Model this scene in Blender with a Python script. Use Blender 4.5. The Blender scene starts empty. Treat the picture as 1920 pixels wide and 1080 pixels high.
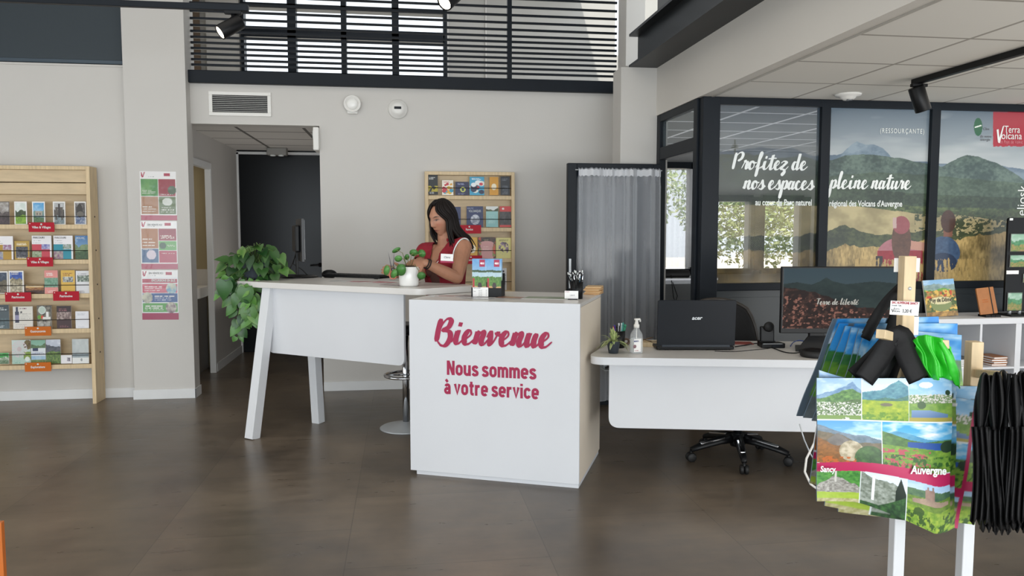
import bpy, bmesh, math, random
import numpy as np
from mathutils import Vector, Matrix
random.seed(7)
PI = math.pi
SC = bpy.context.scene
COL = SC.collection

# ---------------------------------------------------------------- measuring the room
# world: X along the back wall, Y away from the camera, Z up; the camera stands at (0, 0, 1.46)
F = 1450.0; EYE = 1.46; PITCH = math.atan(110 / F); YAW = math.radians(8.1)
FWD = np.array([math.sin(YAW) * math.cos(PITCH), math.cos(YAW) * math.cos(PITCH), -math.sin(PITCH)])
RGT = np.array([math.cos(YAW), -math.sin(YAW), 0.0]); UPV = np.cross(RGT, FWD); CAM = np.array([0, 0, EYE])
GF = np.array([math.sin(YAW), math.cos(YAW), 0.0])
def ray(px, py): return (FWD * F + RGT * (px - 960) - UPV * (py - 540)) / F
def V(a): return Vector((float(a[0]), float(a[1]), float(a[2])))
def gp(px, py, z=0.0):
    d = ray(px, py); return V(CAM + d * ((z - EYE) / d[2]))
def yp(px, py, Y):
    d = ray(px, py); return V(CAM + d * (Y / d[1]))
def xp(px, py, X):
    d = ray(px, py); return V(CAM + d * (X / d[0]))
def dp(px, py, dist):
    d = ray(px, py); return V(CAM + d * (dist / float(d @ GF)))
def cf(x, dist, z): return V(RGT * x + GF * dist + np.array([0, 0, z]))

# ---------------------------------------------------------------- colours and noise
def lin1(c): return c / 12.92 if c <= 0.04045 else ((c + 0.055) / 1.055) ** 2.4
def hexc(h):
    h = h.lstrip('#'); return tuple(int(h[i:i + 2], 16) / 255 for i in (0, 2, 4))
def L(h): return tuple(lin1(c) for c in hexc(h)) + (1.0,)
def A(h): return np.array(hexc(h))
def _h(ix, iy, s):
    n = np.sin(ix * 127.1 + iy * 311.7 + s * 74.7) * 43758.5453
    return n - np.floor(n)
def vnoise(x, y, s=0):
    x = np.asarray(x, float); y = np.asarray(y, float)
    ix = np.floor(x); iy = np.floor(y); fx = x - ix; fy = y - iy
    fx = fx * fx * (3 - 2 * fx); fy = fy * fy * (3 - 2 * fy)
    a = _h(ix, iy, s); b = _h(ix + 1, iy, s); c = _h(ix, iy + 1, s); d = _h(ix + 1, iy + 1, s)
    return (a * (1 - fx) + b * fx) * (1 - fy) + (c * (1 - fx) + d * fx) * fy
def fbm(x, y, s=0, o=4):
    t = 0; a = 0.5; n = 0
    for k in range(o):
        t = t + a * vnoise(x * 2 ** k, y * 2 ** k, s + k * 13); n += a; a *= 0.55
    return t / n
def mixc(a, b, t): return a + (b - a) * np.clip(t, 0, 1)[..., None]
def put(img, mask, col):
    if isinstance(col, str): col = A(col)
    img[mask] = col[mask] if getattr(col, 'ndim', 1) > 1 else col
    return img
def flat(U, h): return np.ones(U.shape + (3,)) * A(h)
def tex(U, Vv, a, b, n, s=0, ny=None, con=1.6):
    t = (fbm(U * n, Vv * (ny or n), s) - 0.5) * con + 0.5
    return mixc(flat(U, a), flat(U, b), t)
def rect(U, Vv, a, b, c, d): return (U >= a) & (U <= b) & (Vv >= c) & (Vv <= d)
def disc(U, Vv, x, y, rx, ry): return ((U - x) / rx) ** 2 + ((Vv - y) / ry) ** 2 < 1
def land(U, Vv, sky, layers, seed=0, cloud=0.0):
    """sky (top, bottom) then layers back to front: (heights at even stations, roughness, freq, colourA, colourB, texture freq)"""
    img = mixc(flat(U, sky[1]), flat(U, sky[0]), Vv)
    if cloud: img = mixc(img, flat(U, '#f4f6f8'), (fbm(U * 3, Vv * 6, seed + 5) - 0.5) * 4 * cloud)
    for k, (hs, amp, fr, ca, cb, tf) in enumerate(layers):
        hh = np.interp(U, np.linspace(0, 1, len(hs)), hs) + (fbm(U * fr, U * 0 + k * 3.3, seed + k) - 0.5) * amp
        put(img, Vv < hh, tex(U, Vv, ca, cb, tf, seed + 31 * k, tf * 1.3))
    return img
def lines(img, U, Vv, a, b, c, d, n, col, seed=0, fill=0.55):
    """rows of small text drawn as broken bars"""
    r = (Vv - c) / (d - c) * n
    k = np.floor(r); f = r - k
    w = vnoise(U * 60, k * 7.7, seed) > 0.35
    ln = a + (b - a) * (0.65 + 0.35 * _h(k, k, seed))
    return put(img, (U > a) & (U < ln) & (Vv > c) & (Vv < d) & (f < fill) & w, col)

# ---------------------------------------------------------------- materials
MATS = {}
def nodemat(name):
    m = bpy.data.materials.new(name); m.use_nodes = True
    nt = m.node_tree; b = nt.nodes['Principled BSDF']
    return m, nt, b
def mat(name, col, rough=0.5, metal=0.0, var=0.06, scale=6.0, bump=0.0, bscale=60.0, spec=0.5, emit=None, es=0.0, stretch=(1, 1, 1)):
    if name in MATS: return MATS[name]
    m, nt, b = nodemat(name)
    c = L(col) if isinstance(col, str) else col
    tc = nt.nodes.new('ShaderNodeTexCoord'); mp = nt.nodes.new('ShaderNodeMapping'); mp.inputs['Scale'].default_value = stretch
    nz = nt.nodes.new('ShaderNodeTexNoise'); nz.inputs['Scale'].default_value = scale; nz.inputs['Detail'].default_value = 4
    cr = nt.nodes.new('ShaderNodeValToRGB')
    cr.color_ramp.elements[0].position = 0.3; cr.color_ramp.elements[1].position = 0.7
    cr.color_ramp.elements[0].color = tuple(x * (1 - var) for x in c[:3]) + (1,)
    cr.color_ramp.elements[1].color = tuple(min(1, x * (1 + var)) for x in c[:3]) + (1,)
    nt.links.new(tc.outputs['Object'], mp.inputs['Vector']); nt.links.new(mp.outputs['Vector'], nz.inputs['Vector'])
    nt.links.new(nz.outputs['Fac'], cr.inputs['Fac']); nt.links.new(cr.outputs['Color'], b.inputs['Base Color'])
    b.inputs['Roughness'].default_value = rough; b.inputs['Metallic'].default_value = metal
    b.inputs['Specular IOR Level'].default_value = spec
    if bump:
        n2 = nt.nodes.new('ShaderNodeTexNoise'); n2.inputs['Scale'].default_value = bscale
        bp = nt.nodes.new('ShaderNodeBump'); bp.inputs['Strength'].default_value = bump; bp.inputs['Distance'].default_value = 0.01
        nt.links.new(mp.outputs['Vector'], n2.inputs['Vector']); nt.links.new(n2.outputs['Fac'], bp.inputs['Height']); nt.links.new(bp.outputs['Normal'], b.inputs['Normal'])
    if emit:
        b.inputs['Emission Color'].default_value = L(emit); b.inputs['Emission Strength'].default_value = es
    MATS[name] = m; return m
def paintmat(name, rough=0.4, spec=0.5, alpha=1.0, coat=0.0, emit=0.0, bump=0.0):
    """colours come from the mesh's own painted colour attribute"""
    if name in MATS: return MATS[name]
    m, nt, b = nodemat(name)
    at = nt.nodes.new('ShaderNodeAttribute'); at.attribute_name = 'paint'
    nt.links.new(at.outputs['Color'], b.inputs['Base Color'])
    b.inputs['Roughness'].default_value = rough; b.inputs['Specular IOR Level'].default_value = spec
    b.inputs['Coat Weight'].default_value = coat; b.inputs['Coat Roughness'].default_value = 0.06
    if alpha < 1: b.inputs['Alpha'].default_value = alpha
    if emit:
        nt.links.new(at.outputs['Color'], b.inputs['Emission Color']); b.inputs['Emission Strength'].default_value = emit
    if bump:
        nz = nt.nodes.new('ShaderNodeTexNoise'); nz.inputs['Scale'].default_value = 5; nz.inputs['Detail'].default_value = 1
        bp = nt.nodes.new('ShaderNodeBump'); bp.inputs['Strength'].default_value = bump; bp.inputs['Distance'].default_value = 0.02
        nt.links.new(nz.outputs['Fac'], bp.inputs['Height']); nt.links.new(bp.outputs['Normal'], b.inputs['Coat Normal'])
    MATS[name] = m; return m
def glassmat(name, col, rough=0.02, alpha=0.12, spec=0.5):
    if name in MATS: return MATS[name]
    m, nt, b = nodemat(name)
    nz = nt.nodes.new('ShaderNodeTexNoise'); nz.inputs['Scale'].default_value = 2
    mr = nt.nodes.new('ShaderNodeMapRange'); mr.inputs['To Min'].default_value = rough; mr.inputs['To Max'].default_value = rough + 0.02
    nt.links.new(nz.outputs['Fac'], mr.inputs['Value']); nt.links.new(mr.outputs['Result'], b.inputs['Roughness'])
    b.inputs['Base Color'].default_value = L(col); b.inputs['Alpha'].default_value = alpha; b.inputs['Specular IOR Level'].default_value = spec
    MATS[name] = m; return m

M = {}
M['wall'] = mat('white wall paint', '#c9c6c1', 0.75, var=0.015, scale=1.5, bump=0.04, bscale=180)
M['wallwarm'] = mat('soffit paint', '#d3cfc8', 0.75, var=0.02, scale=1.5, bump=0.03, bscale=180)
M['hall'] = mat('hall paint', '#c4c1bd', 0.8, var=0.02, scale=2)
M['base'] = mat('skirting white', '#dcdddd', 0.5, var=0.02)
M['dark'] = mat('anthracite steel', '#141a21', 0.45, var=0.08, scale=8, spec=0.2)
M['steel'] = mat('beam steel', '#171b1e', 0.42, var=0.2, scale=3, spec=0.35)
M['darkwall'] = mat('dark blue wall', '#06090d', 0.3, var=0.06, scale=2, spec=0.25)
M['blind'] = mat('grey roller cloth', '#343d43', 0.7, var=0.03, scale=40)
M['white'] = mat('white laminate', '#d7d9dd', 0.38, var=0.012, scale=3)
M['whitetop'] = mat('worktop laminate', '#d6d3cf', 0.3, var=0.02, scale=3)
M['whitemetal'] = mat('white enamel metal', '#dadcdf', 0.35, var=0.015)
M['wood'] = mat('pale birch ply', '#cdb794', 0.5, var=0.1, scale=4, stretch=(1.5, 6, 9), bump=0.02)
M['woodedge'] = mat('pine batten', '#d2bb95', 0.5, var=0.13, scale=5, stretch=(12, 12, 1.2), bump=0.02)
M['plastic'] = mat('black plastic', '#0d0e10', 0.42, var=0.05, spec=0.28)
M['lap'] = mat('laptop lid', '#0f141b', 0.4, var=0.04, scale=30, spec=0.22)
M['rubber'] = mat('black rubber', '#0f0f10', 0.6, var=0.08)
M['chrome'] = mat('polished chrome', '#d8dade', 0.12, 1.0, var=0.02)
M['grey'] = mat('light grey metal', '#b9bdc0', 0.35, 0.3, var=0.03)
M['wplastic'] = mat('white plastic', '#e4e2dd', 0.4, var=0.02)
M['red'] = mat('signal red card', '#b3202c', 0.25, var=0.04, scale=9)
M['magenta'] = mat('raspberry lettering', '#a31f4a', 0.5, var=0.05, scale=12)
M['orange'] = mat('orange card', '#c2692a', 0.25, var=0.04)
M['paper'] = mat('white card', '#efeeec', 0.35, var=0.015)
M['lblack'] = mat('black print', '#1b1b1d', 0.6, var=0.03)
M['lgrey'] = mat('grey print', '#6d6f72', 0.6, var=0.03)
M['lwhite'] = mat('white print', '#e2e6e4', 0.5, var=0.02)
M['lred'] = mat('red print', '#a32638', 0.6, var=0.03)
M['print'] = paintmat('printed paper', 0.4)
M['gloss'] = paintmat('glossy print', 0.3, coat=0.25)
M['lam'] = paintmat('laminated print', 0.25, coat=0.4, bump=0.1)
M['acryl'] = paintmat('screen picture', 0.35, spec=0.08, emit=0.18)
M['cloth'] = paintmat('printed bag laminate', 0.38)
M['nylon'] = mat('black nylon', '#0d0d0f', 0.62, var=0.2, scale=30, bump=0.15, bscale=40, spec=0.3)
M['lime'] = mat('green nylon', '#2fbf2c', 0.42, var=0.1, scale=12, bump=0.3, bscale=30)
M['leaf'] = paintmat('leaf', 0.38)
M['ceram'] = mat('white glazed pot', '#ecebe8', 0.18, var=0.01)
M['pot'] = mat('slate plastic pot', '#3a4149', 0.5, var=0.06)
M['soil'] = mat('potting soil', '#2d2119', 0.9, var=0.3, scale=40)

# ---------------------------------------------------------------- mesh collecting
class MB:
    def __init__(s): s.v = []; s.f = []; s.sm = []
    def add(s, vs, fs, smooth=False):
        o = len(s.v); s.v += [tuple(v) for v in vs]; s.f += [tuple(i + o for i in f) for f in fs]; s.sm += [smooth] * len(fs); return s
    def box(s, x0, x1, y0, y1, z0, z1, mx=None):
        vs = [Vector((x, y, z)) for x in (x0, x1) for y in (y0, y1) for z in (z0, z1)]
        if mx is not None: vs = [mx @ v for v in vs]
        return s.add(vs, [(0, 1, 3, 2), (4, 6, 7, 5), (0, 4, 5, 1), (2, 3, 7, 6), (0, 2, 6, 4), (1, 5, 7, 3)])
    def bar(s, a, b, w, h, up=(0, 0, 1), w2=None, h2=None):
        a = Vector(a); b = Vector(b); d = (b - a).normalized(); u = Vector(up)
        if abs(d.dot(u)) > 0.98: u = Vector((0, 1, 0))
        r = d.cross(u).normalized(); u = r.cross(d).normalized()
        vs = []
        for p, ww, hh in ((a, w, h), (b, w2 or w, h2 or h)):
            for i, j in ((-1, -1), (1, -1), (1, 1), (-1, 1)): vs.append(p + r * (i * ww / 2) + u * (j * hh / 2))
        return s.add(vs, [(3, 2, 1, 0), (4, 5, 6, 7), (0, 1, 5, 4), (1, 2, 6, 5), (2, 3, 7, 6), (3, 0, 4, 7)])
    def tube(s, pts, r, n=8, cap=True):
        pts = [Vector(p) for p in pts]; N = len(pts)
        rs = r if isinstance(r, (list, tuple)) else [r] * N
        vs = []; ref = None
        for i, p in enumerate(pts):
            d = (pts[min(i + 1, N - 1)] - pts[max(i - 1, 0)])
            d = d.normalized() if d.length > 1e-9 else Vector((0, 0, 1))
            if ref is None: ref = d.orthogonal().normalized()
            ref = (ref - d * ref.dot(d)); ref = ref.normalized() if ref.length > 1e-6 else d.orthogonal().normalized()
            q = d.cross(ref)
            rr = rs[i] if isinstance(rs[i], (tuple, list)) else (rs[i], rs[i])
            for k in range(n):
                t = 2 * PI * k / n; vs.append(p + ref * (math.cos(t) * rr[0]) + q * (math.sin(t) * rr[1]))
        fs = [(i * n + k, i * n + (k + 1) % n, (i + 1) * n + (k + 1) % n, (i + 1) * n + k) for i in range(N - 1) for k in range(n)]
        if cap: fs += [tuple(range(n - 1, -1, -1)), tuple((N - 1) * n + k for k in range(n))]
        return s.add(vs, fs, True)
    def lathe(s, prof, n=32, c=(0, 0, 0), mx=None):
        vs = []
        for r, z in prof:
            for k in range(n):
                t = 2 * PI * k / n; p = Vector((math.cos(t) * r, math.sin(t) * r, z))
                if mx is not None: p = mx @ p
                vs.append(p + Vector(c))
        N = len(prof)
        fs = [(i * n + k, i * n + (k + 1) % n, (i + 1) * n + (k + 1) % n, (i + 1) * n + k) for i in range(N - 1) for k in range(n)]
        fs += [tuple(range(n - 1, -1, -1)), tuple((N - 1) * n + k for k in range(n))]
        return s.add(vs, fs, True)
    def prism(s, poly, z0, z1, mx=None):
        n = len(poly); vs = [Vector((p[0], p[1], z)) for z in (z0, z1) for p in poly]
        if mx is not None: vs = [mx @ v for v in vs]
        return s.add(vs, [tuple(range(n - 1, -1, -1)), tuple(range(n, 2 * n))] + [(i, (i + 1) % n, n + (i + 1) % n, n + i) for i in range(n)])
    def ball(s, c, r, n=16, m=10):
        rr = r if isinstance(r, (tuple, list)) else (r, r, r)
        prof = [(math.sin(PI * i / m), -math.cos(PI * i / m)) for i in range(1, m)]
        return s.lathe(prof, n, c, Matrix.Diagonal((rr[0], rr[1], rr[2], 1)))
    def grid(s, fn, nu, nv, smooth=True, thick=0):
        vs = [fn(i / nu, j / nv) for j in range(nv + 1) for i in range(nu + 1)]
        fs = [(j * (nu + 1) + i, j * (nu + 1) + i + 1, (j + 1) * (nu + 1) + i + 1, (j + 1) * (nu + 1) + i) for j in range(nv) for i in range(nu)]
        return s.add(vs, fs, smooth)
    def build(s, name, m, parent=None, loc=None, rot=None, bevel=0, seg=2, solid=0, subsurf=0):
        me = bpy.data.meshes.new(name); me.from_pydata([tuple(v) for v in s.v], [], s.f); me.update()
        me.polygons.foreach_set('use_smooth', s.sm)
        o = bpy.data.objects.new(name, me); COL.objects.link(o)
        if m is not None: me.materials.append(m)
        if parent is not None: o.parent = parent
        if loc is not None: o.location = loc
        if rot is not None: o.rotation_euler = rot
        if solid:
            md = o.modifiers.new('thickness', 'SOLIDIFY'); md.thickness = solid; md.offset = 0
        if bevel:
            md = o.modifiers.new('edges', 'BEVEL'); md.width = bevel; md.segments = seg; md.limit_method = 'ANGLE'
        if subsurf:
            md = o.modifiers.new('smooth', 'SUBSURF'); md.levels = subsurf; md.render_levels = subsurf
        return o
def tag(o, label=None, cat=None, group=None, kind=None):
    if label: o['label'] = label
    if cat: o['category'] = cat
    if group: o['group'] = group
    if kind: o['kind'] = kind
    return o
def thing(name, label, cat, loc=(0, 0, 0), rz=0.0, group=None):
    o = bpy.data.objects.new(name, None); COL.objects.link(o); o.location = loc; o.rotation_euler = (0, 0, rz)
    o.empty_display_size = 0.05
    return tag(o, label, cat, group)
def struct(name, mb, m, bevel=0, parent=None):
    o = mb.build(name, m, parent, bevel=bevel)
    if parent is None: o['kind'] = 'structure'
    return o
def bx(*a): return MB().box(*a)
def rounded(pts, rad, n=6):
    """polygon with its corners rounded; rad one number or one per corner"""
    out = []; N = len(pts)
    for i in range(N):
        r = rad[i] if isinstance(rad, (list, tuple)) else rad
        p = Vector(pts[i]); a = Vector(pts[i - 1]); b = Vector(pts[(i + 1) % N])
        if r <= 0: out.append((p.x, p.y)); continue
        u = (a - p).normalized(); w = (b - p).normalized()
        ang = u.angle(w); t = r / math.tan(ang / 2)
        s0 = p + u * t; s1 = p + w * t
        for k in range(n + 1):
            q = k / n; c = (1 - q) ** 2 * s0 + 2 * q * (1 - q) * p + q * q * s1
            out.append((c.x, c.y))
    return out
def paint(me, cols):
    """cols: n x 3 sRGB per vertex"""
    c = np.asarray(cols, float); c = np.clip(c, 0, 1)
    c = np.where(c <= 0.04045, c / 12.92, ((c + 0.055) / 1.055) ** 2.4)
    at = me.color_attributes.new('paint', 'FLOAT_COLOR', 'POINT')
    at.data.foreach_set('color', np.concatenate([c, np.ones((len(c), 1))], 1).astype(np.float32).ravel())
def print_panel(name, w, h, fn, nx, ny, m, parent=None, loc=None, rot=None, thick=0.002, back='#e8e8e6', shape=None):
    """flat printed sheet: local x right, z up from its lower edge, printed side towards -y"""
    us = np.linspace(0, 1, nx + 1); vs = np.linspace(0, 1, ny + 1)
    U, W = np.meshgrid(us, vs)
    col = np.clip(fn(U, W), 0, 1).reshape(-1, 3)
    X = (U.ravel() - 0.5) * w; Z = W.ravel() * h; Y = np.zeros_like(X)
    if shape is not None: X, Y, Z = shape(U.ravel(), W.ravel(), X, Y, Z)
    n = len(X); bare = thick == 0
    verts = np.stack([X, Y, Z], 1)
    fs = [(j * (nx + 1) + i, j * (nx + 1) + i + 1, (j + 1) * (nx + 1) + i + 1, (j + 1) * (nx + 1) + i) for j in range(ny) for i in range(nx)]
    ring = [i for i in range(nx + 1)] + [(j) * (nx + 1) + nx for j in range(1, ny + 1)] + [ny * (nx + 1) + i for i in range(nx - 1, -1, -1)] + [j * (nx + 1) for j in range(ny - 1, 0, -1)]
    bv = verts[ring].copy(); fv = bv.copy(); bv[:, 1] += thick
    R = len(ring)
    verts = np.concatenate([verts, fv, bv])
    fs += [(n + (k + 1) % R, n + k, n + R + k, n + R + (k + 1) % R) for k in range(R)]
    if bare: verts = verts[:n]; fs = fs[:nx * ny]
    elif shape is None: fs.append(tuple(n + R + k for k in range(R)))
    else: 
        b2 = np.stack([X, Y + thick, Z], 1); o2 = len(verts); verts = np.concatenate([verts, b2])
        fs += [tuple(o2 + q for q in reversed(f)) for f in fs[:nx * ny]]
    me = bpy.data.meshes.new(name); me.from_pydata(verts.tolist(), [], fs); me.update()
    cc = np.concatenate([col, np.ones((len(verts) - n, 3)) * A(back)])
    if shape is not None and not bare: cc[-n:] = col * 0.8
    paint(me, cc); me.materials.append(m)
    me.polygons.foreach_set('use_smooth', [i < nx * ny and shape is not None for i in range(len(me.polygons))])
    o = bpy.data.objects.new(name, me); COL.objects.link(o)
    if parent is not None: o.parent = parent
    if loc is not None: o.location = loc
    if rot is not None: o.rotation_euler = rot
    return o
def baked(o, name=None):
    """the object with its modifiers turned into plain mesh"""
    dg = bpy.context.evaluated_depsgraph_get(); dg.update()
    me = bpy.data.meshes.new_from_object(o.evaluated_get(dg))
    me.name = name or o.name
    n = bpy.data.objects.new(name or o.name, me); COL.objects.link(n)
    n.parent = o.parent; n.location = o.location; n.rotation_euler = o.rotation_euler
    nm = o.name; bpy.data.objects.remove(o); n.name = nm if name is None else name
    return n
def lettering(s, size, m, parent, loc, rot=(PI / 2, 0, 0), bold=0.0, sx=1.0, align='CENTER', spacing=1.0, name='lettering', shear=0.0, fit=None):
    cu = bpy.data.curves.new('t', 'FONT'); cu.body = s; cu.size = size; cu.align_x = align; cu.offset = bold; cu.extrude = 0.0004
    cu.space_character = spacing; cu.resolution_u = 4; cu.shear = shear
    o = bpy.data.objects.new('t', cu); COL.objects.link(o)
    dg = bpy.context.evaluated_depsgraph_get(); me = bpy.data.meshes.new_from_object(o.evaluated_get(dg)); bpy.data.objects.remove(o)
    me.name = name; me.materials.clear(); me.materials.append(m)
    if fit:
        xs_ = [v.co.x for v in me.vertices]; sx = fit / (max(xs_) - min(xs_))
    for v in me.vertices: v.co.x *= sx
    n = bpy.data.objects.new(name, me); COL.objects.link(n); n.parent = parent; n.location = loc; n.rotation_euler = rot
    return n

# brush script: every letter is strokes through points (x-height 1, baseline 0)
SCRIPT = {
 'i': ([[(0, .1), (.2, .55), (.33, .97), (.27, .35), (.36, .04), (.55, .08), (.8, .42)], [(.40, 1.26), (.44, 1.56)]], .66),
 'e': ([[(0, .3), (.3, .42), (.56, .72), (.5, .98), (.3, .9), (.16, .5), (.26, .06), (.52, .04), (.86, .42)]], .74),
 'n': ([[(0, .1), (.16, .5), (.27, .97), (.22, .5), (.17, .02)], [(.19, .2), (.36, .72), (.58, .98), (.66, .78), (.58, .3), (.68, .03), (.84, .1), (1.02, .42)]], .9),
 'm': ([[(0, .1), (.27, .97), (.17, .02)], [(.19, .2), (.4, .85), (.52, .9), (.46, .02)], [(.48, .2), (.68, .85), (.84, .9), (.8, .2), (.9, .03), (1.2, .4)]], 1.1),
 'v': ([[(0, .55), (.16, .97), (.24, .6), (.28, .04), (.46, .2), (.66, .75), (.64, .97), (.7, .8), (.95, .72)]], .82),
 'u': ([[(0, .1), (.25, .97), (.18, .4), (.26, .03), (.46, .2), (.66, .75)], [(.72, .97), (.62, .4), (.7, .03), (.86, .1), (1.04, .42)]], .92),
 'B': ([[(.20, 1.78), (.13, 1.0), (.12, .1)], [(.2, .3), (.3, 1.25), (.62, 1.78), (.9, 1.66), (.8, 1.2), (.5, .95), (.9, .85), (1.02, .42), (.82, -.1), (.5, -.16), (.2, .14)]], 1.14),
 'P': ([[(.2, 1.9), (.12, .9), (.06, .0)], [(.12, .9), (.3, 1.6), (.65, 1.95), (.9, 1.75), (.8, 1.25), (.45, .95)]], .95),
 'r': ([[(0, .1), (.2, .7), (.27, 1.05), (.32, .85), (.52, .85), (.46, .4), (.5, .04), (.8, .4)]], .66),
 'o': ([[(.5, .95), (.22, .8), (.12, .35), (.3, .02), (.58, .3), (.56, .85), (.42, .9), (.62, .75), (.85, .8)]], .74),
 'f': ([[(0, .2), (.4, 1.0), (.62, 1.8), (.5, 2.0), (.36, 1.5), (.28, .3), (.2, -.7), (.32, -.6), (.4, .05), (.75, .4)]], .62),
 't': ([[(0, .15), (.3, .9), (.46, 1.7), (.36, .8), (.34, .1), (.5, .04), (.78, .4)], [(.0, 1.22), (.35, 1.3), (.85, 1.32)]], .62),
 'z': ([[(.05, .75), (.3, .98), (.6, .85), (.35, .5), (.1, .1), (.4, .0), (.5, -.3), (.3, -.65), (.2, -.5), (.5, -.1), (.85, .4)]], .78),
 'd': ([[(.52, .9), (.25, .85), (.12, .35), (.28, .02), (.52, .4), (.72, 1.9), (.62, .9), (.58, .2), (.68, .03), (.95, .4)]], .84),
 's': ([[(0, .1), (.3, .7), (.42, 1.05), (.5, .7), (.6, .25), (.4, .0), (.15, .1)], [(.55, .2), (.85, .4)]], .7),
 'p': ([[(0, .2), (.22, 1.0), (.16, .2), (.04, -.85), (.16, -.95), (.24, -.4), (.24, .3)], [(.22, .5), (.46, .98), (.66, .8), (.56, .2), (.34, .04)], [(.5, .08), (.86, .4)]], .78),
 'a': ([[(.55, .9), (.28, .88), (.12, .35), (.28, .02), (.5, .4), (.62, .95), (.54, .3), (.64, .03), (.92, .4)]], .8),
 'c': ([[(.55, .8), (.4, .97), (.18, .7), (.14, .25), (.32, .0), (.55, .1), (.8, .4)]], .66),
 'l': ([[(0, .2), (.35, .9), (.52, 1.8), (.4, 1.95), (.28, 1.2), (.26, .2), (.38, .02), (.7, .4)]], .54),
 'T': ([[(-.1, 1.75), (.3, 1.9), (1.0, 1.85)], [(.5, 1.85), (.42, 1.0), (.36, .05)]], .8),
 'b': ([[(0, .2), (.3, .9), (.45, 1.85), (.3, 1.2), (.22, .1), (.5, .05), (.62, .5), (.5, .8), (.62, .75), (.8, .75)]], .7),
 ' ': ([], .42),
}
SCRIPT['é'] = (SCRIPT['e'][0] + [[(.5, 1.25), (.72, 1.5)]], .74)
def crom(pts, n=7):
    P = [Vector((p[0], p[1])) for p in pts]; out = []
    for i in range(len(P) - 1):
        a = P[max(i - 1, 0)]; b = P[i]; c = P[i + 1]; d = P[min(i + 2, len(P) - 1)]
        for k in range(n):
            t = k / n
            out.append(0.5 * ((2 * b) + (c - a) * t + (2 * a - 5 * b + 4 * c - d) * t * t + (3 * b - 3 * c + d - a) * t ** 3))
    out.append(P[-1]); return out
def brush(s, xh, m, parent, loc, rot=(PI / 2, 0, 0), heavy=0.2, thin=0.07, width=None, slant=0.12, name='brush_lettering'):
    mb = MB(); pen = 0; depth = 0
    for ch in s:
        st, adv = SCRIPT[ch]
        for pts in st:
            c = crom(pts); lf = []; rg = []
            for i, p in enumerate(c):
                d = c[min(i + 1, len(c) - 1)] - c[max(i - 1, 0)]
                d = d.normalized() if d.length > 1e-6 else Vector((0, -1))
                dn = max(0, -d.y); end = min(1, 0.55 + min(i, len(c) - 1 - i) * 0.2)
                w = (thin + (heavy - thin) * (dn ** 0.8 if dn > 0 else 0) + (0.04 if abs(d.x) > .8 else 0)) * (end if len(c) > 9 else 1.0)
                if len(pts) == 2: w = heavy * 0.72
                nrm = Vector((-d.y, d.x)) * w / 2
                lf.append(p + nrm); rg.append(p - nrm)
            vs = []
            depth += 1
            for i, (a, b) in enumerate(zip(lf, rg)):
                for q in (a, b): vs.append(((pen + q.x + slant * q.y) * xh, q.y * xh, 0.0004 * (depth % 4) + 0.00003 * i))
            mb.add(vs, [(2 * i, 2 * i + 1, 2 * i + 3, 2 * i + 2) for i in range(len(lf) - 1)])
        pen += adv
    if width:
        k = width / (pen * xh); mb.v = [(v[0] * k, v[1], v[2]) for v in mb.v]
        pen *= k
    mb.v = [(v[0] - pen * xh / 2, v[1], v[2]) for v in mb.v]
    return mb.build(name, m, parent, loc, rot)

# upright condensed capitals and small letters drawn as even strokes (cap height 1)
def arc(cx, cy, rx_, ry_, a0, a1, n=8): return [(cx + rx_ * math.cos(math.radians(a0 + (a1 - a0) * k / n)), cy + ry_ * math.sin(math.radians(a0 + (a1 - a0) * k / n))) for k in range(n + 1)]
def stadium(): return [(.085, .50)] + arc(.26, .48, .175, .175, 180, 0) + arc(.26, .26, .175, .175, 0, -180) + [(.085, .50)]
DIN = {
 'N': ([[(.09, 0), (.09, 1)], [(.11, .98), (.47, .02)], [(.49, 0), (.49, 1)]], .58),
 'o': ([stadium()], .52),
 'u': ([[(.085, .74)] + arc(.25, .25, .165, .165, 180, 360) + [(.415, .45)], [(.43, .74), (.43, 0)]], .52),
 's': ([crom([(.41, .545), (.34, .635), (.235, .655), (.12, .6), (.105, .48), (.2, .395), (.31, .345), (.405, .26), (.38, .13), (.25, .085), (.14, .1), (.06, .19)], 4)], .47),
 'm': ([[(.085, 0), (.085, .74)], [(.1, .45)] + arc(.235, .50, .145, .155, 180, 0) + [(.38, 0)], [(.39, .45)] + arc(.53, .50, .145, .155, 180, 0) + [(.675, 0)]], .76),
 'e': ([[(.10, .36), (.43, .36), (.435, .48)] + arc(.26, .48, .175, .175, 0, 180) + arc(.26, .26, .175, .175, 180, 325)], .52),
 'c': ([arc(.26, .48, .17, .175, 15, 180) + arc(.26, .26, .17, .175, 180, 345)], .50),
 'à': ([arc(.25, .50, .15, .155, 165, 0, 7) + [(.40, 0)], [(.39, .385), (.22, .385)] + arc(.22, .235, .14, .15, 90, 270, 7) + [(.3, .09), (.39, .17)], [(.12, 1.02), (.27, .84)]], .50),
 'v': ([[(.06, .74), (.235, .06), (.41, .74)]], .47),
 't': ([[(.17, .95), (.17, .24)] + arc(.27, .2, .1, .115, 180, 270, 5) + [(.36, .085)], [(.02, .665), (.36, .665)]], .38),
 'r': ([[(.085, 0), (.085, .74)], [(.1, .42)] + arc(.27, .49, .17, .165, 180, 80, 6) + [(.36, .65)]], .38),
 'i': ([[(.09, 0), (.09, .74)], [(.09, .84), (.09, 1.0)]], .18),
 ' ': ([], .2),
}
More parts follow.
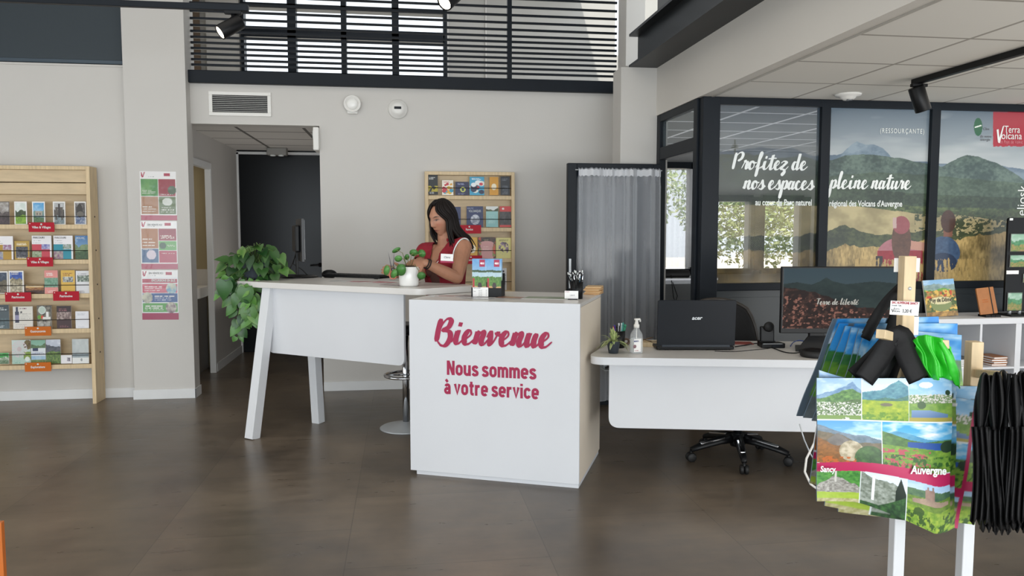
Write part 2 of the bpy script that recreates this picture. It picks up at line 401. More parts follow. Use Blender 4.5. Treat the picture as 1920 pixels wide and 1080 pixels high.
def din(s, cap, width, m, parent, loc, rot=(PI / 2, 0, 0), wt=.195, gap=.085, name='slogan_lettering'):
    mb = MB(); pen = 0; ly = 0
    for ch in s:
        st, adv = DIN[ch]
        for pts in st:
            P = [Vector(p) for p in pts]; n = len(P); vs = []; ly += 1
            for i, p in enumerate(P):
                d0 = (P[i] - P[i - 1]).normalized() if i else (P[1] - P[0]).normalized(); d1 = (P[i + 1] - P[i]).normalized() if i < n - 1 else d0
                t_ = d0 + d1; t_ = t_.normalized() if t_.length > 1e-4 else d0; nr = Vector((-t_.y, t_.x)); k = wt / 2 / max(.8, nr.dot(Vector((-d0.y, d0.x))))
                for sg in (1, -1): q = p + nr * (k * sg); vs.append(((pen + q.x) * cap, q.y * cap, .0004 * (ly % 3) + .00002 * i))
            mb.add(vs, [(2 * i, 2 * i + 1, 2 * i + 3, 2 * i + 2) for i in range(n - 1)])
        pen += adv + (gap if ch != ' ' else 0)
    xs_ = [v[0] for v in mb.v]; k = width / (max(xs_) - min(xs_)); cx = (max(xs_) + min(xs_)) / 2
    mb.v = [((v[0] - cx) * k, v[1], v[2]) for v in mb.v]
    return mb.build(name, m, parent, loc, rot)
# ================================================================ THE SETTING
YW = 7.08                                   # face of the back wall
def floor_material():
    m, nt, b = nodemat('stained concrete tiles')
    tc = nt.nodes.new('ShaderNodeTexCoord')
    def noise(s, d, st=(1, 1, 1)):
        mp = nt.nodes.new('ShaderNodeMapping'); mp.inputs['Scale'].default_value = st
        n = nt.nodes.new('ShaderNodeTexNoise'); n.inputs['Scale'].default_value = s; n.inputs['Detail'].default_value = d; n.inputs['Roughness'].default_value = 0.6
        nt.links.new(tc.outputs['Object'], mp.inputs['Vector']); nt.links.new(mp.outputs['Vector'], n.inputs['Vector']); return n
    n1 = noise(0.9, 5); n2 = noise(7, 8, (0.5, 2.2, 1))
    br = nt.nodes.new('ShaderNodeTexBrick'); br.offset = 0.5; br.inputs['Scale'].default_value = 1.0
    br.inputs['Brick Width'].default_value = 0.9; br.inputs['Row Height'].default_value = 0.9; br.inputs['Mortar Size'].default_value = 0.0022
    br.inputs['Color1'].default_value = (0.86, 0.86, 0.86, 1); br.inputs['Color2'].default_value = (1.06, 1.06, 1.06, 1); br.inputs['Mortar'].default_value = (0.62, 0.62, 0.62, 1)
    mp = nt.nodes.new('ShaderNodeMapping'); mp.inputs['Rotation'].default_value = (0, 0, PI / 2); mp.inputs['Location'].default_value = (0.15, 0.26, 0)
    nt.links.new(tc.outputs['Object'], mp.inputs['Vector']); nt.links.new(mp.outputs['Vector'], br.inputs['Vector'])
    cr = nt.nodes.new('ShaderNodeValToRGB'); cr.color_ramp.elements[0].position = 0.32; cr.color_ramp.elements[1].position = 0.7
    cr.color_ramp.elements[0].color = L('#4d453d'); cr.color_ramp.elements[1].color = L('#7c6f60')
    c2 = nt.nodes.new('ShaderNodeValToRGB'); c2.color_ramp.elements[0].color = (0.66, 0.66, 0.66, 1); c2.color_ramp.elements[1].color = (1.36, 1.33, 1.28, 1)
    nt.links.new(n1.outputs['Fac'], cr.inputs['Fac']); nt.links.new(n2.outputs['Fac'], c2.inputs['Fac'])
    def mul(a, c):
        x = nt.nodes.new('ShaderNodeMix'); x.data_type = 'RGBA'; x.blend_type = 'MULTIPLY'; x.inputs[0].default_value = 1
        nt.links.new(a, x.inputs[6]); nt.links.new(c, x.inputs[7]); return x.outputs[2]
    nt.links.new(mul(mul(cr.outputs['Color'], c2.outputs['Color']), br.outputs['Color']), b.inputs['Base Color'])
    mr = nt.nodes.new('ShaderNodeMapRange'); mr.inputs['To Min'].default_value = 0.2; mr.inputs['To Max'].default_value = 0.42
    nt.links.new(n2.outputs['Fac'], mr.inputs['Value']); nt.links.new(mr.outputs['Result'], b.inputs['Roughness'])
    b.inputs['Specular IOR Level'].default_value = 0.4
    return m
def tile_material(name, col, line, size=0.6, mortar=0.012, off=(0, 0, 0)):
    m, nt, b = nodemat(name)
    tc = nt.nodes.new('ShaderNodeTexCoord'); mp = nt.nodes.new('ShaderNodeMapping'); mp.inputs['Location'].default_value = off
    br = nt.nodes.new('ShaderNodeTexBrick'); br.offset = 0.0; br.inputs['Scale'].default_value = 1.0
    br.inputs['Brick Width'].default_value = size; br.inputs['Row Height'].default_value = size; br.inputs['Mortar Size'].default_value = mortar
    c = L(col); br.inputs['Color1'].default_value = tuple(x * 0.97 for x in c[:3]) + (1,); br.inputs['Color2'].default_value = c; br.inputs['Mortar'].default_value = L(line)
    nt.links.new(tc.outputs['Object'], mp.inputs['Vector']); nt.links.new(mp.outputs['Vector'], br.inputs['Vector']); nt.links.new(br.outputs['Color'], b.inputs['Base Color'])
    b.inputs['Roughness'].default_value = 0.85
    return m

struct('floor', bx(-6, 8, -5, 14, -0.1, 0), floor_material())
# left part of the back wall, the pillar, the wall right of the passage and the header over it
struct('wall_back_left', bx(-6, -2.285, 7.06, 7.3, 0, 2.835), M['wall'])
struct('wall_back_left_reveal', bx(-6, -2.285, 7.145, 7.3, 2.835, 4.6), M['wall'])
struct('pillar', MB().box(-2.285, -1.79, 6.95, 7.12, 0, 4.6).box(-2.285, -1.9, 7.12, 7.3, 0, 4.6).box(-1.9, -1.79, 7.12, 7.25, 2.37, 4.6), M['wall'])
struct('wall_back_right', bx(-0.71, 2.3, YW, 7.25, 0, 2.72), M['wall'])
struct('wall_back_header', bx(-1.79, -0.71, YW, 7.25, 2.37, 2.72), M['wall'])
struct('baseboard_left', bx(-6, -2.285, 7.045, 7.06, 0, 0.085), M['base'], bevel=0.003)
struct('baseboard_pillar', MB().box(-2.295, -1.778, 6.937, 6.95, 0, 0.085).box(-1.79, -1.778, 6.937, 7.12, 0, 0.085), M['base'], bevel=0.003)
struct('baseboard_right', bx(-0.71, 2.3, YW - 0.014, YW, 0, 0.085), M['base'], bevel=0.003)
# outer shell of the hall
struct('wall_left', bx(-6.1, -6, -5, 7.3, 0, 4.6), M['wall'])
struct('ceiling', bx(-6, 2.3, -5, 10.2, 4.6, 4.7), M['wall'])
sw = MB()
for x in (-6, -4, -2, 0, 2, 4, 6): sw.box(x - 0.05, x + 0.05, -5.06, -4.94, 0, 4.6)
sw.box(-6, 8, -5.06, -4.94, 0, 0.1).box(-6, 8, -5.06, -4.94, 2.5, 2.6).box(-6, 8, -5.06, -4.94, 4.5, 4.6)
struct('window_1', sw, M['dark'])
# passage
hz = 2.385
struct('ceiling_passage', bx(-1.9, 0.4, 7.1, 9.6, hz, hz + 0.08), tile_material('passage ceiling tiles', '#d6d3ce', '#6a6864', 0.6, 0.016, (0.28, 0.1, 0)))
hl = MB(); dn0 = 7.36; dn1 = xp(399, 500, -1.9).y - 0.03; dz1 = xp(394, 316, -1.9).z
hl.box(-1.94, -1.9, 7.3, dn0, 0, hz).box(-1.94, -1.9, dn1, 9.6, 0, hz).box(-1.94, -1.9, dn0, dn1, dz1, hz)
struct('wall_passage_left', hl, M['hall'])
struct('trim_passage_door', MB().box(-1.945, -1.885, dn1 - 0.012, dn1 + 0.03, 0, dz1 + 0.05).box(-1.944, -1.886, dn0, dn1 + 0.02, dz1 - 0.012, dz1 + 0.05), M['base'], bevel=0.004)
struct('baseboard_passage', bx(-1.9, -1.888, dn1 + 0.07, 9.5, 0, 0.085), M['base'])
struct('wall_passage_end', MB().box(-2, 0.5, 9.5, 9.6, 0, hz).box(-1.885, 0.4, 9.49, 9.505, 0.0, hz - 0.06), M['darkwall'])
struct('trim_passage_end', MB().box(-1.9, -1.878, 9.47, 9.5, 0, hz - 0.03).box(-1.9, 0.4, 9.47, 9.5, hz - 0.05, hz - 0.02), M['base'])
struct('wall_passage_right', bx(0.4, 0.5, 7.25, 9.6, 0, hz), M['hall'])
# wash room seen through the passage door
M['beige'] = mat('beige wash room paint', '#9d9072', 0.8, var=0.03)
struct('wall_washroom_back', MB().box(-4, -2.0, 8.55, 8.65, 0, hz).box(-4.1, -4, 7.3, 8.65, 0, hz), M['beige'])
struct('ceiling_washroom', bx(-4, -2, 7.3, 8.6, hz, hz + 0.05), M['hall'])
struct('wall_washroom_splashback', bx(-4, -2.0, 8.53, 8.55, 0.84, 1.04), M['hall'])
# gallery above the passage
struct('beam_gallery', bx(-1.79, 1.96, 7.03, 7.25, 2.712, 2.818), M['dark'], bevel=0.004)
struct('floor_gallery', bx(-1.79, 2.3, 7.25, 12, 2.72, 2.8), M['hall'])
YG = 10.2
def gz(py, px=650): return yp(px, py, YG).z
def gx(px, py=80): return yp(px, py, YG).x
gw = MB(); wx0 = gx(458); wx1 = gx(833); wz0 = gz(140); wz1 = 4.6
gw.box(-3.5, wx0, YG, YG + 0.15, 2.8, 4.6).box(wx1, gx(1153), YG, YG + 0.15, 2.8, 4.6).box(gx(1166), 3.5, YG, YG + 0.15, 2.8, 4.6)
gw.box(wx0, wx1, YG, YG + 0.15, 2.8, wz0).box(gx(1153), gx(1166), YG, YG + 0.15, 2.8, gz(104, 1158))
struct('wall_gallery_back', gw, mat('gallery wall', '#a9a7a2', 0.8, var=0.02))
gf = MB()
for a, b in ((453, 459), (540, 556), (640, 650), (735, 748), (831, 838)): gf.box(gx(a), gx(b), YG - 0.05, YG + 0.1, wz0 - 0.05, wz1)
for a, b in ((13, 22), (59, 76), (139, 146)): gf.box(wx0, wx1, YG - 0.05, YG + 0.1, gz(b), gz(a))
struct('window_2', gf, M['dark'])
struct('trim_gallery_white', MB().box(gx(838), gx(841), YG - 0.03, YG, 2.8, 4.6).box(gx(910), gx(912), YG - 0.02, YG, 2.8, 4.6).box(gx(388), gx(450), YG - 0.03, YG, 2.8, 4.6), M['wall'])
struct('trim_gallery_brown', bx(gx(352), gx(376), YG - 0.04, YG, 2.8, 4.6), mat('brown door', '#6d5c4c', 0.6))
struct('wall_gallery_left', bx(-3.6, -3.5, 7.3, YG, 2.8, 4.6), M['hall'])
rl = thing('gallery_railing', 'anthracite metal railing of thin horizontal bars along the gallery edge', 'railing', (0, 7.14, 2.818))
zs = [yp(360, y, 7.14).z - 2.818 for y in (121, 111, 100.5, 90, 79.5, 69, 58, 47, 34, 20, 5, -11, -28)]
for i, z in enumerate(zs): bx(-1.785, 2.0, -0.009, 0.009, z - 0.0095, z + 0.0095).build('rail', M['dark'], rl)
for p in (345, 955, 1171):
    x = yp(p, 120, 7.14).x; w = 0.02 if p == 955 else 0.012
    bx(x - w, x + w, -0.028, 0.028, -0.002, 1.02).build('railing_post', M['dark'], rl, bevel=0.003)
bx(-1.785, 2.0, -0.025, 0.025, 1.02, 1.05).build('handrail', M['dark'], rl)
# roller blind over the high window at the left
rb = thing('roller_blind', 'dark grey roller blind pulled down over the high window', 'blind', (-4.1, 7.1, 2.855))
bx(-1.8, 1.81, -0.004, 0.004, 0.03, 1.7).build('blind_cloth', M['blind'], rb)
bx(-1.8, 1.81, -0.014, 0.012, 0.0, 0.032).build('bottom_bar', mat('blind bar', '#46525c', 0.4, 0.3), rb, bevel=0.004)
struct('trim_window_sill', bx(-6, -2.285, 7.05, 7.15, 2.826, 2.842), M['wall'])
# steel beam, soffit, column and lowered ceiling on the right
XS = 2.105; ZC = 2.40
ib = MB(); zb = 2.79
ib.box(XS - 0.235, XS, -5, 6.3, zb, zb + 0.02).box(XS - 0.235, XS, -5, 6.3, zb + 0.25, zb + 0.27).box(XS - 0.16, XS - 0.03, -5, 6.3, zb + 0.02, zb + 0.25)
struct('beam_steel', ib, M['steel'])
struct('wall_gallery_guard', bx(XS - 0.03, XS + 0.03, -5, 6.2, zb + 0.27, 4.6), mat('dark smoked guard', '#3a3c3d', 0.4, var=0.05))
struct('pillar_gallery', bx(yp(1174, 60, 6.75).x, yp(1209, 60, 6.75).x, 6.75, 7.0, 2.9, 4.6), M['wall'])
struct('column', MB().box(XS - 0.305, XS + 0.1, 6.28, 6.52, 0, zb).box(XS - 0.1, XS + 0.1, 6.52, 7.1, 0, zb), M['wall'])
struct('wall_soffit', bx(XS, XS + 0.08, -5, 6.28, ZC, zb + 0.05), M['wallwarm'])
struct('ceiling_lowered', bx(XS + 0.08, 8, -5, 5.40, ZC, ZC + 0.05), tile_material('mineral ceiling tiles', '#e2dfd8', '#a39e96', 0.6, 0.011, (-XS - 0.09, 0.05, 0)))
struct('trim_ceiling_edge', bx(XS + 0.08, XS + 0.1, -5, 5.36, ZC - 0.004, ZC + 0.02), mat('edge trim', '#b3afa8', 0.6))
# glazed partition of the office
YP = 5.35
def px_(p, y=300): return yp(p, y, YP).x
pf = MB(); x0 = XS + 0.02; ztop = ZC; zb0 = yp(1345, 531, YP).z; zb1 = yp(1345, 545, YP).z
xA = px_(1345); 
pf.box(x0, xA, YP - 0.04, YP + 0.038, 0, ztop - 0.001)
for a, b in ((1534, 1551), (1739, 1755)): pf.box(px_(a), px_(b), YP - 0.037, YP + 0.037, 0, ztop - 0.001)
pf.box(px_(2080), px_(2100), YP - 0.035, YP + 0.035, 0, ztop)
pf.box(xA, 7.9, YP - 0.035, YP + 0.035, ztop - 0.055, ztop).box(xA, 7.9, YP - 0.034, YP + 0.034, zb1, zb0)
struct('trim_partition_frame', pf, M['dark'], bevel=0.004)
struct('wall_partition_lower', MB().box(xA, 7.9, YP - 0.01, YP + 0.02, 0, zb1).box(xA, 7.9, YP - 0.016, YP, 0, zb1 - 0.05), mat('partition panel', '#2b3236', 0.35, var=0.04))
# side frame with the transom light; the door opening below it
yf = 6.2; yn = YP + 0.04
def sz(p, y): return xp(p, y, XS + 0.03).z
zt0 = 2.13; zt1 = 2.03
sf = MB()
sf.box(XS + 0.005, XS + 0.06, yf, 6.28, 0, ZC).box(XS + 0.005, XS + 0.06, yn, yn + 0.07, 0, ZC)
sf.box(XS + 0.007, XS + 0.058, yn + .01, yf + .01, ZC - 0.06, ZC - .002).box(XS + 0.007, XS + 0.058, yn + .01, yf + .01, zt1, zt0)
struct('trim_side_frame', sf, M['dark'], bevel=0.004)
M['glass'] = glassmat('window glass', '#8fa0a8', 0.02, 0.16)
struct('window_3', bx(XS + 0.03, XS + 0.036, yn + 0.07, yf, zt0, ZC - 0.06), M['glass'])
# the office behind
YO = 9.6
def ox(p, y=420): return yp(p, y, YO).x
def oz(y, p=1420): return yp(p, y, YO).z
wins = [(1236, 1296, 318, 499), (1330, 1408, 378, 507), (1426, 1502, 378, 507)]
ow = MB(); lo = oz(502); xs = [ox(a) for w in wins for a in w[:2]]
ow.box(1.2, xs[0], YO, YO + 0.2, 0, 2.5).box(xs[-1], 8, YO, YO + 0.2, 0, 2.5).box(xs[0], xs[-1], YO, YO + 0.2, 0, oz(506))
for (a, b, t, bt) in wins: ow.box(ox(a), ox(b), YO, YO + 0.2, oz(t), 2.5)
ow.box(xs[1], xs[2], YO, YO + 0.2, 0, 2.5).box(xs[3], xs[4], YO, YO + 0.2, 0, 2.5)
struct('wall_office_back', ow, mat('office wall', '#a7a7a6', 0.8, var=0.02))
of = MB()
for (a, b, t, bt) in wins:
    X0, X1, Z0, Z1 = ox(a), ox(b), oz(507), oz(t)
    of.box(X0 - 0.1, X0 + 0.03, YO - 0.06, YO, Z0, Z1 + 0.06).box(X1 - 0.03, X1 + 0.1, YO - 0.06, YO, Z0, Z1 + 0.06).box(X0, X1, YO - 0.06, YO, Z1, Z1 + 0.08).box(X0, X1, YO - 0.06, YO, Z0 - 0.04, Z0 + 0.03)
of.box(xs[3] + .02, xs[4] - .02, YO - .07, YO - .05, oz(507), oz(376)).box(xs[1] + .02, xs[2] - .02, YO - .07, YO - .05, oz(507), oz(376))
struct('window_4', of, M['dark'])
vc = mat('white voile', '#f4f5f6', 0.9); vc.node_tree.nodes['Principled BSDF'].inputs['Alpha'].default_value = 0.55
t = thing('window_curtain', 'bright white voile hanging at the office window seen through the door opening', 'curtain', (xs[0], YO - .12, oz(499)))
MB().grid(lambda u, v: Vector(((xs[1] - xs[0]) * (u * .92 + .0), .02 * math.sin(u * 31) + .01 * math.sin(u * 67), (oz(320) - oz(499)) * v)), 60, 4).build('curtain_cloth', vc, t)
struct('wall_office_left', bx(XS - 0.6, XS - 0.5, 7.1, YO, 0, 2.5), M['hall'])
struct('wall_office_right', bx(7.9, 8, 5.4, YO, 0, 2.5), M['hall'])
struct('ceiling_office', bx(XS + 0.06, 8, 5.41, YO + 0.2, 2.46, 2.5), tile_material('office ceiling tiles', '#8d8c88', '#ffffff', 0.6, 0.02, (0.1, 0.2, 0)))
# ---------------- outdoors behind the office
struct('ground_outside', bx(-12, 30, 9.85, 40, -0.2, -0.05), mat('pale forecourt', '#e3dccf', 0.9, var=0.15, scale=2))
def leaf_cloud(n, c, r, size, rng):
    mb = MB(); cols = []
    for i in range(n):
        d = Vector((rng.gauss(0, 1), rng.gauss(0, 1), rng.gauss(0, 1))).normalized() * (rng.random() ** 0.4)
        p = Vector(c) + Vector((d.x * r[0], d.y * r[1], d.z * r[2]))
        a = Vector((rng.gauss(0, 1), rng.gauss(0, 1), rng.gauss(0, 1))).normalized(); b = a.orthogonal().normalized(); s = size * rng.uniform(.6, 1.4)
        mb.add([p - a * s, p + b * s * .5, p + a * s, p - b * s * .5], [(0, 1, 2, 3)])
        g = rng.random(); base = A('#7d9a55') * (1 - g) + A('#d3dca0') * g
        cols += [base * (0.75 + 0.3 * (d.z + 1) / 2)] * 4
    return mb, cols
rng = random.Random(4)
for i, (x, y, r, lab) in enumerate(((4.6, 19, 2.3, 'bushy tree beyond the left office window with pale leaves'), (9.6, 20, 2.4, 'bushy tree beyond the right office window'), (14.9, 21, 2.5, 'bushy tree farthest out beyond the office windows'))):
    t = thing('garden_tree', lab, 'tree', (x, y, -0.05), 0, 'trees outside the office')
    MB().tube([(0, 0, 0), (0.05, 0, 1.2), (0, 0.1, 2.4)], [0.16, 0.12, 0.07], 10).build('trunk', mat('bark', '#5b4a3b', 0.9, var=0.3), t)
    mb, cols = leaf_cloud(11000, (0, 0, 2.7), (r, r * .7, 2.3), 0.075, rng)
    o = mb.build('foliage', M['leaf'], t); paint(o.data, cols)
# ================================================================ FITTINGS
# air vent over the passage
a = yp(391, 171, YW); b = yp(509, 219, YW)
t = thing('air_vent', 'white framed air vent grille with dark horizontal slots above the passage', 'vent', ((a.x + b.x) / 2, YW, b.z))
w = (b.x - a.x) / 2; h = a.z - b.z
MB().box(-w, w, -0.012, 0, 0, 0.03).box(-w, w, -0.012, 0, h - 0.03, h).box(-w, -w + 0.03, -0.012, 0, 0.03, h - 0.03).box(w - 0.03, w, -0.012, 0, 0.03, h - 0.03).build('vent_frame', M['wplastic'], t, bevel=0.003)
bx(-w + 0.03, w - 0.03, -0.003, -0.001, 0.03, h - 0.03).build('dark_backing', M['rubber'], t)
g = MB()
for k in range(9):
    z = 0.04 + (h - 0.08) * k / 8
    g.bar((-w + 0.03, -0.007, z), (w - 0.03, -0.007, z), 0.008, 0.0022)
g.build('grille', M['wplastic'], t)
# siren and smoke detector
p = yp(661, 198, YW)
t = thing('alarm_siren', 'round white wall siren with a raised ring, left of the smoke detector', 'alarm', (p.x, YW, p.z))
rx = Matrix.Rotation(PI / 2, 4, 'X')
MB().lathe([(0.03, 0.001), (0.062, 0.001), (0.07, 0.015), (0.075, 0.045), (0.072, 0.05), (0.06, 0.046), (0.055, 0.036), (0.03, 0.04), (0.0005, 0.044)], 40, (0, 0, 0.01), rx).build('siren_body', M['wplastic'], t)
MB().lathe([(0.0005, 0.036), (0.05, 0.036), (0.046, 0.047), (0.02, 0.054), (0.0005, 0.055)], 32, (0, 0, 0.01), rx).build('lens', mat('frosted cap', '#efeeea', 0.25), t)
bx(-0.045, 0.045, -0.03, -0.001, -0.075, -0.045).build('mounting_foot', M['wplastic'], t, bevel=0.006)
p = yp(746, 205, YW)
t = thing('smoke_detector', 'round white smoke detector with a dark slot on the wall above the brochure rack', 'smoke detector', (p.x, YW, p.z))
MB().lathe([(0.03, 0.001), (0.084, 0.001), (0.086, 0.012), (0.078, 0.022), (0.062, 0.03), (0.058, 0.042), (0.03, 0.048), (0.0005, 0.049)], 40, (0, 0, 0), rx).build('detector_body', M['wplastic'], t)
bx(-0.032, 0.03, -0.052, -0.04, -0.004, 0.018).build('sensor_slot', M['lap'], t, bevel=0.002)
bx(-0.028, 0.026, -0.053, -0.045, 0.018, 0.024).build('sensor_lip', M['wplastic'], t)
# dome on the lowered ceiling
p = gp(1590, 176, ZC)
t = thing('ceiling_detector', 'white dome detector under the lowered ceiling in front of the glass partition', 'detector', (p.x, p.y, ZC))
MB().lathe([(0.0005, -0.045), (0.03, -0.043), (0.05, -0.03), (0.055, -0.02), (0.085, -0.014), (0.09, -0.001), (0.0005, -0.001)], 36).build('detector_dome', M['wplastic'], t)
bx(-0.02, 0.02, -0.03, -0.01, -0.048, -0.036).build('sensor_window', M['lgrey'], t, bevel=0.002)
# emergency light and white box in the passage
p = yp(520, 290, 9.2)
t = thing('emergency_light', 'grey emergency light under the passage ceiling by the dark wall', 'light', (p.x, 9.2, hz))
bx(-0.11, 0.11, -0.06, 0.06, -0.085, 0).build('housing', mat('grey housing', '#8d8b86', 0.5), t, bevel=0.012)
MB().lathe([(0.02, -0.097), (0.03, -0.094), (0.033, -0.08)], 20, (-0.045, -0.03, 0)).build('lamp_lens', M['lwhite'], t)
MB().lathe([(0.02, -0.097), (0.03, -0.094), (0.033, -0.08)], 20, (0.045, -0.03, 0)).build('lamp_lens', M['lwhite'], t)
p = xp(597, 259, -0.71)
t = thing('exit_light', 'slim white light box on the passage wall edge below the header', 'light', (-0.71, p.y + 0.15, p.z))
bx(-0.05, 0.0, -0.12, 0.12, -0.1, 0.1).build('box_body', M['wplastic'], t, bevel=0.008)
bx(-0.054, -0.05, -0.1, 0.1, 0.0, 0.07).build('light_cover', M['lwhite'], t)
# door handle at the end of the passage
p = yp(594, 498, 9.3)
t = thing('door_lever', 'black door lever at the end of the passage behind the counter desk', 'handle', (p.x + 0.02, 9.49, p.z))
MB().lathe([(0.026, 0.0), (0.026, 0.012), (0.01, 0.014), (0.01, 0.05)], 20, (0, 0, 0), Matrix.Rotation(PI / 2, 4, 'X')).build('rose', M['plastic'], t)
MB().tube([(0.01, -0.055, 0), (-0.03, -0.058, 0), (-0.11, -0.056, -0.004)], [0.012, 0.011, 0.009], 10).build('lever', M['plastic'], t)
# wash basin
p = gp(374, 545, 0.86)
p = Vector((-2.22, 8.3, 0))
t = thing('wash_basin', 'white wash basin with a chrome tap in the beige wash room', 'basin', (p.x, p.y, 0))
MB().prism(rounded([(-0.28, -0.22), (0.2, -0.22), (0.2, 0.22), (-0.28, 0.22)], [.08, .08, 0.01, .01]), 0.76, 0.87).build('bowl', M['ceram'], t, bevel=0.01)
MB().tube([(0, 0.12, 0.86), (0, 0.12, 0.97), (0, 0.07, 1.0), (0, 0.0, 0.985)], 0.016, 12).tube([(0, 0.12, 0.99), (0.0, 0.1, 1.03)], 0.012, 10).build('tap', M['chrome'], t)
bx(-0.26, 0.18, -0.19, 0.2, 0.0, 0.76).build('vanity_cabinet', mat('taupe cabinet', '#6f675d', 0.5), t, bevel=0.005)
t = thing('waste_bin', 'rounded white bin standing in front of the wash basin', 'bin', (-2.16, 7.88, 0.0))
MB().prism(rounded([(-0.1, -0.14), (0.11, -0.14), (0.11, 0.14), (-0.1, 0.14)], 0.04), 0.0, 0.52).build('bin_body', M['wplastic'], t, bevel=0.02)
MB().prism(rounded([(-0.105, -0.145), (0.115, -0.145), (0.115, 0.145), (-0.105, 0.145)], 0.04), 0.53, 0.57).build('lid', M['wplastic'], t, bevel=0.01)

# ---------------- track lights
def spot(name_label, loc, aim, stem, lit=True, scale=1.0, group=None):
    t = thing('track_spotlight', name_label, 'spotlight', loc)
    bx(-0.05, 0.05, -0.017, 0.017, -0.02, 0.0).build('adapter', M['plastic'], t, bevel=0.003)
    MB().tube([(0, 0, -0.02), (0, 0, -stem)], 0.012 * scale, 10).build('stem', M['plastic'], t)
    d = Vector(aim).normalized(); q = Vector((0, 0, -1)).rotation_difference(d).to_matrix().to_4x4()
    ln = 0.15 * scale; r = 0.045 * scale
    c = Vector((0, 0, -stem)) - d * (ln * 0.35)
    prof = [(0.0005, 0.0), (r * .9, 0.0), (r, -0.006), (r, -ln + 0.004), (r * .97, -ln), (r * .84, -ln), (r * .82, -ln + 0.012), (0.0005, -ln + 0.013)]
    MB().lathe(prof, 32, c, q).build('lamp_head', M['plastic'], t)
    MB().lathe([(0.0005, -ln + 0.004), (r * .8, -ln + 0.004), (r * .82, -ln + 0.009), (0.0005, -ln + 0.01)], 28, c, q).build('lamp_lens', mat('lit lens', '#fff2d8', 0.3, emit='#ffeac8', es=14) if lit else mat('dark lens', '#55534e', 0.2), t)
    return t
YT = 4.9
ta = yp(0, 0, YT); tb = yp(840, 14, YT)
ztr = (ta.z + yp(340, 14, YT).z) / 2 - 0.01
t = thing('lighting_track', 'long black lighting track hanging across the hall under the top edge of view', 'lighting track', (0, YT, ztr))
bx(-5.5, yp(466, 15, YT).x, -0.018, 0.018, 0, 0.035).build('rail', M['dark'], t, bevel=0.003)
MB().tube([(-3, 0, 0.03), (-3, 0, 4.6 - ztr)], 0.004, 6).build('suspension_wire', M['plastic'], t)
p = yp(437, 20, YT)
hd = yp(428, 50, YT)
spot('lit black spotlight on the long track in front of the gallery railing, aimed down left', (p.x, YT, ztr), (-0.72, -0.35, -0.55), ztr - hd.z - 0.01)
p = yp(846, 6, YT)
p = yp(852, -48, 4.2)
t = thing('lighting_track', 'short black ceiling track above the top edge carrying the second lit spotlight', 'lighting track', (p.x, 4.2, p.z))
bx(-0.1, 1.6, -0.018, 0.018, 0, 0.035).build('rail', M['dark'], t, bevel=0.003); MB().tube([(0.8, 0, 0.03), (0.8, 0, 4.6 - p.z)], 0.004, 6).build('suspension_wire', M['plastic'], t)
spot('lit black spotlight cut by the top edge in front of the gallery windows', (p.x, 4.2, p.z), (-0.55, -0.45, -0.62), 0.10, scale=1.0)
ra = gp(1713, 160, ZC - 0.035)
t = thing('lighting_track', 'short black lighting track fixed under the lowered tile ceiling', 'lighting track', (ra.x, 0, ZC - 0.035))
bx(-0.02, 0.02, 0.6, ra.y, 0, 0.035).build('rail', M['plastic'], t, bevel=0.003)
p = gp(1752, 158, ZC - 0.035)
spot('unlit black spotlight under the lowered ceiling in front of the printed partition', (ra.x, p.y, ZC - 0.035), (0.30, 0.02, -0.72), 0.07, lit=False, scale=1.05)

# ---------------- welcome counter
CH = 1.048; CW = 1.02; CD = 0.74
cyaw = math.radians(-23.5); cloc = Vector((0.038, 4.572, 0))
cn = thing('welcome_counter', 'white box counter with raspberry welcome lettering on its front', 'counter', cloc, cyaw)
bx(0, CW, 0, 0.02, 0.025, CH - 0.0).build('front_panel', M['white'], cn, bevel=0.0015)
bx(CW - 0.02, CW, 0.021, CD, 0.025, CH - 0.022).build('side_panel', mat('warm lit laminate', '#e9ddcc', .4, var=.02), cn, bevel=0.0015)  # warm light on this side is tinted into the white laminate
bx(0, 0.02, 0.021, CD, 0.025, CH - 0.022).build('side_panel', M['white'], cn, bevel=0.0015)
bx(0.021, CW - 0.021, CD - 0.02, CD, 0.025, CH - 0.022).build('back_panel', M['white'], cn)
bx(0.0, CW, 0.0205, CD, CH - 0.021, CH).build('top', M['whitetop'], cn, bevel=0.0015)
bx(0.035, CW - 0.004, 0.012, CD - 0.02, 0.0, 0.025).build('plinth', M['white'], cn)
cmat = Matrix.Translation(cloc) @ Matrix.Rotation(cyaw, 4, 'Z')
def on_counter(px, py, lv=0.0):
    """local x,z on the counter's front"""
    inv = cmat.inverted(); o = inv @ Vector((0, 0, EYE)); d = (inv.to_3x3() @ V(ray(px, py)))
    k = (lv - o.y) / d.y; return o + d * k
def counter_top(px, py):
    return gp(px, py, CH)
l0 = on_counter(817, 640); l1 = on_counter(1031, 645)
brush('Bienvenue', 0.081, M['magenta'], cn, ((l0.x + l1.x) / 2 - .006, -0.0012, on_counter(900, 646.5).z), width=l1.x - l0.x + 0.004, heavy=0.37, thin=0.13, slant=0.16, name='welcome_lettering')
capz = (on_counter(920, 680).z - on_counter(920, 705.5).z) * 1.07
l0 = on_counter(838, 702); l1 = on_counter(1006, 708)
din('Nous sommes', capz, l1.x - l0.x, M['magenta'], cn, ((l0.x + l1.x) / 2, -0.0008, on_counter(920, 707).z))
l0 = on_counter(833, 738); l1 = on_counter(1011, 744)
din('à votre service', capz, l1.x - l0.x, M['magenta'], cn, ((l0.x + l1.x) / 2, -0.0008, on_counter(920, 743.5).z))

